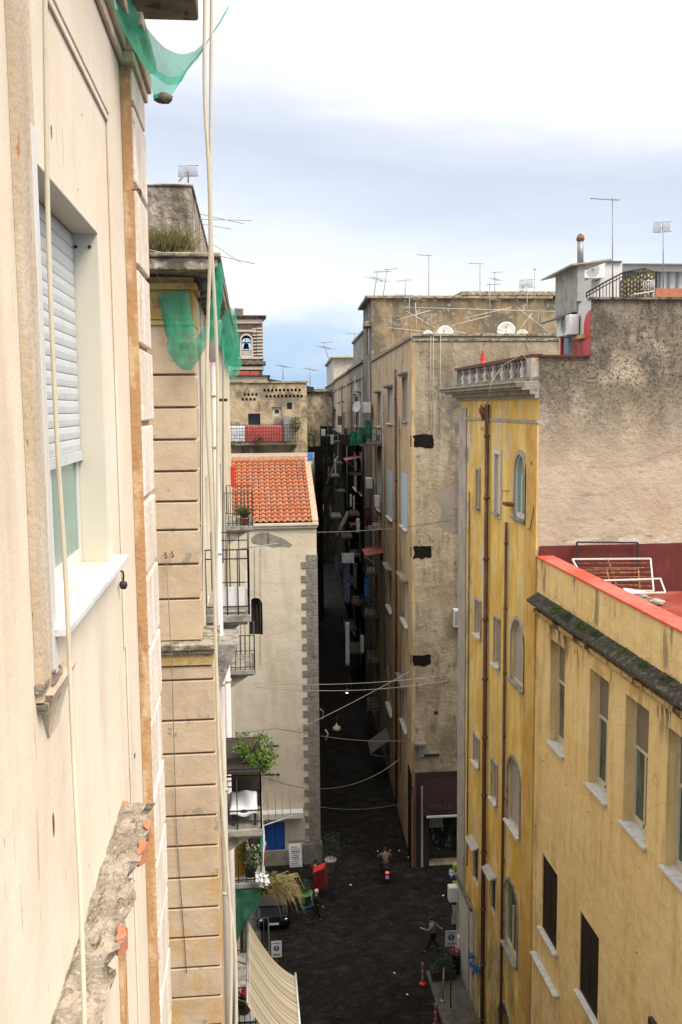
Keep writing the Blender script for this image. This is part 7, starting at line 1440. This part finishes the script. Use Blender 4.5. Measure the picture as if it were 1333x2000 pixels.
    for s in ('l', 'r'):
        a, b_ = Vector(J['an'+s]), Vector(J['to'+s]); body_mesh('shoe', jj(dict(h=(tuple(a+Vector((0, -.03, -.02))), .062), m=(tuple(a.lerp(b_, .5)), .056), t=(tuple(b_), .044))), [('h', 'm'), ('m', 't')], M[shoe], t, 1)
    hc_ = W((hd_[0]-J['face'][0]*.015, hd_[1]-J['face'][1]*.015, hd_[2]+.045)); m = MB(); rows = []
    for i in range(8):
        ph = math.pi*.62*i/7; rows.append([hc_+Vector((math.cos(a)*.108*math.sin(ph), math.sin(a)*.112*math.sin(ph), .10*math.cos(ph))) for a in [2*math.pi*k/16 for k in range(17)]])
    m.grid(rows); m.build('hair' if not cap else cap, M[hair], t)
    return t, W
WALK = lambda face=(0, 1), st=.32: dict(pelvis=(0, 0, .92), chest=(0, .03, 1.28), neck=(0, .05, 1.48), head=(0, .08, 1.60), face=face, shl=(-.19, .03, 1.40), shr=(.19, .03, 1.40), ell=(-.25, -.08, 1.13), elr=(.25, .12, 1.13), wrl=(-.24, .05, .90), wrr=(.22, .28, .96),
    hil=(-.09, 0, .88), hir=(.09, 0, .88), knl=(-.10, .16, .50), knr=(.10, -.06, .50), anl=(-.10, st, .09), anr=(.10, -st, .12), tol=(-.10, st+.15, .045), tor=(.10, -st+.13, .05))
g0 = at(617, 1803, Z=0); t, W = person((g0.x, g0.y, 0), R(-82), 'walking person in black with pale grey hair, left in the square', WALK(st=.24), 'black_cloth', 'black_cloth', 'hair_grey')
m = MB(); m.tube([W((-.17, -.14, 1.42)), W((.0, -.17, 1.20)), W((.17, -.13, .98))], .018, 5); m.build('bag_strap', M['grey_plastic'], t)
m = MB(); rn = random.Random(1); c = W((-.26, .12, .80)); m.lathe(c-Vector((0, 0, .12)), [(.05, 0), (.09, .05), (.085, .18), (.03, .26)], 8); m.build('white_carrier_bag', M['white_plastic'], None, label='pale carrier bag in the hand of the grey haired walker', cat='bag')
g1 = at(845, 1860, Z=0); J = WALK(st=.36); J.update(ell=(-.25, .2, 1.18), wrl=(-.2, .44, 1.26), elr=(.26, -.2, 1.17), wrr=(.24, -.38, 1.06), chest=(0, .06, 1.25))
t, W = person((g1.x, g1.y, 0), R(84), 'striding person with arms spread out and a dark bag, near the bollard on the right', J, 'grey_cloth', 'black_cloth', 'hair_dark')
m = MB(); c = W((.16, -.05, .75)); m.box(c.x-.13, c.x+.13, c.y-.08, c.y+.08, c.z-.17, c.z+.17); m.build('dark_shoulder_bag', M['black_cloth'], None, label='dark bag hanging at the hip of the striding person', cat='bag', bevel=.05)
# delivery rider in red
g2 = at(622, 1752, Z=0); J = WALK(st=.12); J.update(chest=(0, .14, 1.22), neck=(0, .2, 1.4), head=(0, .26, 1.52), wrl=(-.2, .42, 1.0), wrr=(.2, .42, 1.0), ell=(-.26, .2, 1.1), elr=(.26, .2, 1.1), shl=(-.19, .15, 1.36), shr=(.19, .15, 1.36))
t, W = person((g2.x-.15, g2.y+.5, 0), R(-20), 'person in red jacket and dark helmet carrying a big red box', J, 'red_cloth', 'jeans', 'hair_dark', cap='helmet')
t = thing('delivery_box', W((.12, -.2, 1.2)), 'large red insulated delivery box on the back of the red jacket', 'delivery box'); m = MB(); c = W((.35, -.22, 1.0)); 
m.hexa([c+Vector(v) for v in ((-.42, -.3, -.62), (.32, -.42, -.45), (.45, .25, -.45), (-.3, .3, -.6), (-.36, -.28, .35), (.22, -.36, .62), (.36, .22, .62), (-.25, .28, .38))]); m.build('box_body', M['red_cloth'], t, bevel=.05)
m = MB(); m.hexa([c+Vector(v) for v in ((-.37, -.30, .355), (.22, -.38, .625), (.37, .23, .625), (-.26, .29, .385), (-.34, -.27, .41), (.2, -.34, .68), (.34, .2, .68), (-.23, .26, .44))]); m.build('lid', M['red_paint'], t, bevel=.02)
# scooter with rider, going up the alley
g3 = at(755, 1722, Z=0); sx, sy = g3.x, g3.y
sc = thing('motor_scooter', (sx, sy, 0), 'dark scooter seen from behind with red tail light and number plate, entering the alley', 'scooter')
def wheel(y, par):
    m = MB(); m.lathe((sx-.055, y, .23), [(.14, 0), (.22, .005), (.235, .055), (.22, .105), (.14, .11)], 18, 'X'); w_ = m.build('wheel', M['tyre'], par); m = MB(); m.lathe((sx-.045, y, .23), [(0.0, 0), (.135, .0), (.135, .09), (0, .09)], 14, 'X'); m.build('rim', M['zinc'], w_)
wheel(sy-.05, sc); wheel(sy+1.2, sc)
rows = []
for y, w_, z0, z1 in ((sy-.32, .10, .55, .74), (sy-.2, .17, .40, .80), (sy+.1, .20, .32, .82), (sy+.45, .19, .26, .76), (sy+.62, .16, .22, .40), (sy+.85, .17, .22, .36), (sy+1.0, .18, .25, .80), (sy+1.12, .15, .45, 1.0), (sy+1.2, .10, .60, 1.04)):
    rows.append([(sx+w_*math.cos(a), y, (z0+z1)/2+(z1-z0)/2*math.sin(a)) for a in [2*math.pi*k/14 for k in range(15)]])
m = MB(); m.grid(rows); m.poly(rows[0][:14]); m.poly(rows[-1][:14]); m.build('bodywork', M['car_paint'], sc)
m = MB(); m.lathe((sx, sy-.05, .78), [(.0, 0), (.16, .0), (.17, .06), (.1, .10), (0, .1)], 14); m.hexa([(sx-.15, sy+.0, .78), (sx+.15, sy+.0, .78), (sx+.12, sy+.5, .74), (sx-.12, sy+.5, .74), (sx-.14, sy+.0, .87), (sx+.14, sy+.0, .87), (sx+.10, sy+.5, .83), (sx-.10, sy+.5, .83)]); m.build('seat', M['black_cloth'], sc, bevel=.01)
m = MB(); m.box(sx-.09, sx+.09, sy-.36, sy-.30, .62, .72); m.build('tail_light', M['tail_glow'], sc, bevel=.015); m = MB(); m.hexa([(sx-.09, sy-.40, .36), (sx+.09, sy-.40, .36), (sx+.09, sy-.38, .36), (sx-.09, sy-.38, .36), (sx-.09, sy-.34, .52), (sx+.09, sy-.34, .52), (sx+.09, sy-.32, .52), (sx-.09, sy-.32, .52)]); m.build('number_plate', M['grey_plastic'], sc)
m = MB(); m.tube([(sx-.34, sy+.88, 1.02), (sx, sy+1.0, 1.0), (sx+.34, sy+.88, 1.02)], .018, 6); m.tube([(sx, sy+1.2, .25), (sx, sy+1.0, 1.0)], .03, 6); m.build('handlebar', M['chrome'], sc)
for s in (-1, 1): m = MB(); m.tube([(sx+s*.26, sy+.9, 1.03), (sx+s*.32, sy+.92, 1.22)], .008, 4); m.lathe((sx+s*.33, sy+.9, 1.25), [(0, 0), (.055, .0), (.05, .02), (0, .025)], 10, 'Y'); m.build('mirror', M['chrome'], sc)
J = dict(pelvis=(0, 0, .92), chest=(0, .16, 1.26), neck=(0, .22, 1.44), head=(0, .26, 1.56), face=(0, 1), shl=(-.2, .18, 1.38), shr=(.2, .18, 1.38), ell=(-.36, .36, 1.12), elr=(.36, .36, 1.12), wrl=(-.32, .62, 1.05), wrr=(.32, .62, 1.05), hil=(-.1, .05, .88), hir=(.1, .05, .88), knl=(-.22, .44, .80), knr=(.22, .44, .80), anl=(-.2, .5, .36), anr=(.2, .5, .36), tol=(-.2, .64, .32), tor=(.2, .64, .32))
person((sx, sy+.2, 0), 0, 'scooter rider in brown jacket and dark helmet, seen from behind', J, 'tan_cloth', 'jeans', 'hair_dark', cap='helmet')

# ================================================================ parked car and street furniture
g4 = at(545, 1815, Z=0); cx0, cy0 = g4.x-.25, g4.y-.2
car = thing('parked_car', (cx0, cy0+1.8, 0), 'near black parked car half hidden under the straw coloured plant', 'car')
secs = [(-.05, .30, .55, .70), (.0, .28, .78, .78), (.9, .24, .86, .80), (1.0, .24, .88, .80), (3.2, .24, .90, .80), (3.5, .24, .88, .78), (3.75, .34, .70, .66)]
rows = []
for y, z0, z1, w_ in secs: rows.append([(cx0+w_*x, cy0+y, z) for x, z in ((-1, z0), (-1.02, (z0+z1)/2), (-.96, z1-.04), (-.8, z1), (.8, z1), (.96, z1-.04), (1.02, (z0+z1)/2), (1, z0), (-1, z0))])
m = MB(); m.grid(rows, False); m.poly(rows[0][:8]); m.poly(rows[-1][:8]); m.build('body', M['car_paint'], car, bevel=.03)
m = MB(); m.hexa([(cx0-.74, cy0+.75, .872), (cx0+.74, cy0+.75, .872), (cx0+.74, cy0+3.55, .902), (cx0-.74, cy0+3.55, .902), (cx0-.58, cy0+1.35, 1.42), (cx0+.58, cy0+1.35, 1.42), (cx0+.58, cy0+3.2, 1.42), (cx0-.58, cy0+3.2, 1.42)]); cb = m.build('cabin', M['car_paint'], car, bevel=.05)
m = MB(); m.box(cx0-.57, cx0+.57, cy0+1.38, cy0+3.15, 1.421, 1.45); m.build('roof_panel', M['car_paint'], cb, bevel=.02)
for x in (-.78, .66):
    for y in (.65, 3.0):
        m = MB(); m.lathe((cx0+x, cy0+y, .30), [(.17, 0), (.29, .01), (.30, .06), (.29, .12), (.17, .13)], 18, 'X'); w_ = m.build('wheel', M['tyre'], car); m = MB(); m.lathe((cx0+x+.005, cy0+y, .30), [(.0, 0), (.165, 0), (.165, .12), (.0, .12)], 14, 'X'); m.build('rim', M['zinc'], w_)
for x in (-.6, .6): m = MB(); m.lathe((cx0+x, cy0-.03, .58), [(0, -.03), (.1, -.01), (.11, .04)], 12, 'Y'); m.build('headlight', M['chrome'], car)
m = MB(); m.box(cx0-.25, cx0+.25, cy0-.07, cy0-.055, .38, .48); m.build('number_plate', M['white_plastic'], car)
def sign(x, y0, x1, y1, Y, gp, lab, tilt=0):
    a, c = at(x, y0, Y=Y), at(x1, y1, Y=Y); cx_ = (a.x+c.x)/2; t = thing('pedestrian_zone_sign', (cx_, Y, 0), lab, 'road sign', 'blue disc signs on poles'); zc = (a.z+c.z)/2; w_, h_ = (c.x-a.x)/2, (a.z-c.z)/2
    m = MB(); m.box(cx_-w_, cx_+w_, Y-.03, Y-.01, zc-h_, zc+h_); pl_ = m.build('plate', M['sign_white'], t)
    m = MB(); m.lathe((cx_, Y-.034, zc+h_*.12), [(0, 0), (w_*.55, 0), (w_*.55, .003), (0, .003)], 24, 'Y'); m.build('blue_disc', M['sign_blue'], pl_)
    m = MB(); zc2 = zc+h_*.12; s = w_*.5; m.box(cx_-s*.12, cx_+s*.12, Y-.040, Y-.036, zc2-.1*s, zc2+.35*s); m.box(cx_-s*.28, cx_-s*.1, Y-.040, Y-.036, zc2-.6*s, zc2-.1*s); m.box(cx_+s*.1, cx_+s*.28, Y-.040, Y-.036, zc2-.6*s, zc2-.1*s); m.lathe((cx_, Y-.04, zc2+.52*s), [(0, 0), (.14*s, 0), (.14*s, .003), (0, .003)], 10, 'Y'); m.build('walker_symbol', M['sign_white'], pl_)
    m = MB()
    for k, zz in ((.75, .05), (-.62, .04), (-.76, .04)): m.box(cx_-w_*.7, cx_+w_*.7, Y-.036, Y-.034, zc+h_*k-.012, zc+h_*k+.012)
    m.build('text_lines', M['iron'], pl_); m = MB(); m.tube([(cx_, Y+.02, 0), (cx_, Y+.02, zc+h_)], .03, 8); m.build('pole', M['dark_plastic'], t)
sign(530, 1838, 551, 1868, 35.2, 0, 'white sign with blue disc just right of the striped awning'); sign(870, 1818, 893, 1846, 36.5, 0, 'white sign with blue disc beside the yellow house base')
c = at(887, 1748, Y=39.5); t = thing('traffic_light_post', (c.x, 39.5, 0), 'tall dark post with a white box on top at the yellow house corner', 'post'); m = MB(); a, d = at(878, 1735, Y=39.3), at(899, 1762, Y=39.3); m.box(a.x, d.x, 39.3, 39.7, d.z, a.z); m.build('white_box', M['white_plastic'], t, bevel=.03); m = MB(); m.tube([(c.x, 39.5, 0), (c.x, 39.5, d.z)], .06, 8); m.build('pole', M['iron'], t)
m = MB(); a = at(887, 1764, Y=39.4); m.grid([[(a.x-.12+.24*j/5+.03*math.sin(i), 39.25+.03*math.sin(j*2), a.z-.9*i/6) for j in range(6)] for i in range(7)]); o = m.build('pinkish_banner', M['lilac_panel'], None, label='small faded pink banner under the white box of the post', cat='banner')
def bollard(x, y0, y1, lab):
    p_ = at(x, y1, Z=0); q_ = at(x, y0, Y=p_.y); h = q_.z; t = thing('red_bollard', (p_.x, p_.y, 0), lab, 'bollard', 'red and white bollards'); m = MB(); m.lathe((p_.x, p_.y, 0), [(.16, 0), (.15, .05), (.06, .1)], 14); m.build('base', M['red_paint'], t)
    for k in range(6):
        z0, z1 = .1+(h-.1)*k/6, .1+(h-.1)*(k+1)/6; m = MB(); m.lathe((p_.x, p_.y, 0), [(.045, z0), (.045, z1-.002)]+([(.0, z1+.03)] if k == 5 else []), 12); m.build('band', M['red_paint' if k % 2 == 0 else 'grey_plastic'], t)
bollard(826, 1880, 1922, 'red and white bollard nearest to the striding person'); bollard(851, 1960, 2004, 'red and white bollard at the bottom edge of the view'); 
m = MB(); p_ = at(865, 1955, Z=.13); m.tube([p_, (p_.x+.05, p_.y, 1.6)], .035, 8); m.lathe((p_.x, p_.y, .13), [(.12, 0), (.12, .04), (.04, .06)], 10); m.build('leaning_post', M['zinc'], None, label='thin grey post standing between the bollards and the yellow house', cat='post')
# planter of dark greenery
p_ = at(867, 1915, Z=0); t = thing('street_planter', (p_.x, p_.y, 0), 'low dark planter with shrubs beside the sign with the blue disc, on the right', 'planter'); m = MB(); m.box(p_.x-.55, p_.x+.5, p_.y-.25, p_.y+.3, .131, .55); m.build('trough', M['wood'], t, bevel=.02); m = MB(); leaves(m, (p_.x, p_.y, .8), (.55, .35, .35), 800, .09, random.Random(2)); m.build('foliage', M['leaf_dark'], t)
p_ = at(896, 1905, Z=0.13); t = thing('litter_bin', (p_.x, p_.y, .13), 'dark round bin with white and red rubbish piled on top, against the white base', 'bin'); m = MB(); m.lathe((p_.x, p_.y+.3, .13), [(.28, 0), (.30, .9), (.36, .92), (.36, .97), (.0, .97)], 16); m.build('drum', M['dark_plastic'], t)
m = MB(); m.box(p_.x-.1, p_.x+.2, p_.y+.15, p_.y+.4, 1.101, 1.8); m.build('rubbish_box', M['white_plastic'], None, label='upright white carton on top of the litter bin', cat='carton', bevel=.01); m = MB(); leaves(m, (p_.x-.05, p_.y+.2, 1.2), (.22, .15, .12), 60, .18, random.Random(3)); m.build('red_wrapper', M['red_paint'], None, label='crumpled red wrapper on the litter bin rim', cat='wrapper')
# things at the corner of the yellow house facing the piazza
c = at(890, 1697, Y=41); 
for i, (y0, y1, mt, lab) in enumerate(((1686, 1695, 'lime', 'upper lime green awning strip at the yellow house corner'), (1722, 1731, 'lime', 'lower lime green awning strip at the yellow house corner'))):
    a, d = at(885, y0, Y=40.5), at(905, y1, Y=40.5); m = MB(); m.box(a.x, d.x, 40.3, 40.6, d.z, a.z); m.build('lime_strip', M[mt], None, label=lab, cat='shop fitting', bevel=.02)
a, d = at(884, 1700, Y=40.4), at(902, 1716, Y=40.4); m = MB(); m.box(a.x, d.x, 40.35, 40.5, d.z, a.z); m.build('blue_shop_panel', M['sign_blue'], None, label='dark blue panel between the two lime green strips', cat='panel', bevel=.02); m = MB(); leaves(m, at(882, 1704, Y=40.2), (.15, .1, .12), 40, .14, random.Random(9)); m.build('white_ornament', M['cloth_white'], None, label='small white ornament hanging by the lime green strips', cat='ornament')
# pots near the pale house
p_ = at(646, 1702, Z=0); pot((p_.x, p_.y, 0), .30, .72, 'tower_pale', 'street_pot', 'large pale round pot with dark little tree at the alley mouth', 'potted tree', ('leaf', 1.5, 420, 'leaf_dark'))
p_ = at(596, 1770, Z=0); t = thing('green_planter', (p_.x, p_.y, 0), 'green and white tub with dark plant beside the red jacket', 'planter'); m = MB(); m.lathe((p_.x, p_.y, 0), [(.36, 0), (.4, .12), (.0, .12)], 14); m.build('blue_base', M['sign_blue'], t); m = MB(); m.lathe((p_.x, p_.y, .121), [(.30, 0), (.40, .55), (.42, .56), (.42, .62), (.36, .62), (0, .6)], 14); m.build('tub', M['corrugated'] if False else mat('pale_green_plastic', (.10, .26, .09), rough=.6), t); m = MB(); leaves(m, (p_.x, p_.y+.1, 1.0), (.35, .35, .4), 380, .1, random.Random(4)); m.build('foliage', M['leaf_dark'], t)
a, d = at(566, 1652, Y=48), at(591, 1691, Y=48); t = thing('menu_board', ((a.x+d.x)/2, 48, 0), 'white menu board with handwritten lines leaning by the blue door', 'menu board'); m = MB(); m.hexa([(a.x, 47.9, d.z), (d.x, 47.9, d.z), (d.x, 47.95, d.z), (a.x, 47.95, d.z), (a.x-.05, 48.1, a.z), (d.x-.05, 48.1, a.z+.05), (d.x-.05, 48.15, a.z+.05), (a.x-.05, 48.15, a.z)]); m.build('board', M['cloth_white'], t)
m = MB(); rn = random.Random(9)
for k in range(10):
    f_ = (k+.8)/11; z = d.z+(a.z-d.z)*f_; y = 47.9+.2*f_-.012; m.tube([(a.x+.06+rn.uniform(0, .05), y, z), ((a.x+d.x)/2, y, z+.015), (d.x-.1-rn.uniform(0, .12), y, z-.01)], .009 if k not in (4, 7) else .02, 4)
m.build('handwriting', M['dark_plastic'], t); m = MB()
for x in (a.x+.05, d.x-.08): m.tube([(x, 47.93, 0), (x, 47.93, d.z)], .02, 5)
m.build('legs', M['wood'], t)
# bits of litter on the paving
for i, (x, y) in enumerate(((780, 1662), (798, 1675), (685, 1729), (771, 1901), (796, 1943), (866, 1750))):
    p_ = at(x, y, Z=0); m = MB(); rn = random.Random(i); s = .07; m.poly([(p_.x+math.cos(t_)*s*rn.uniform(.5, 1.2), p_.y+math.sin(t_)*s*rn.uniform(.5, 1.2), .012+rn.uniform(0, .02)) for t_ in [k*1.05 for k in range(6)]])
    m.build('paper_scrap', M['cloth_white'], None, label=['white paper scrap at the foot of the corner house', 'white scrap near the shop corner, right of the scooter', 'white scrap on the paving left below the scooter', 'scrap left of the first bollard, lower square', 'lowest white scrap on the square, above the bottom bollard', 'scrap left of the post at the yellow house corner'][i], cat='litter', group='paper scraps on the paving')

# ---------------------------------------------------------------- put origins of single-mesh things at their bases
for o in list(COL.objects):
    if o.type == 'MESH' and o.parent is None and not o.children and 'base' in o and o.get('kind') != 'structure':
        b_ = Vector(o['base']); o.data.transform(Matrix.Translation(-b_)); o.location = b_
    if 'base' in o: del o['base']
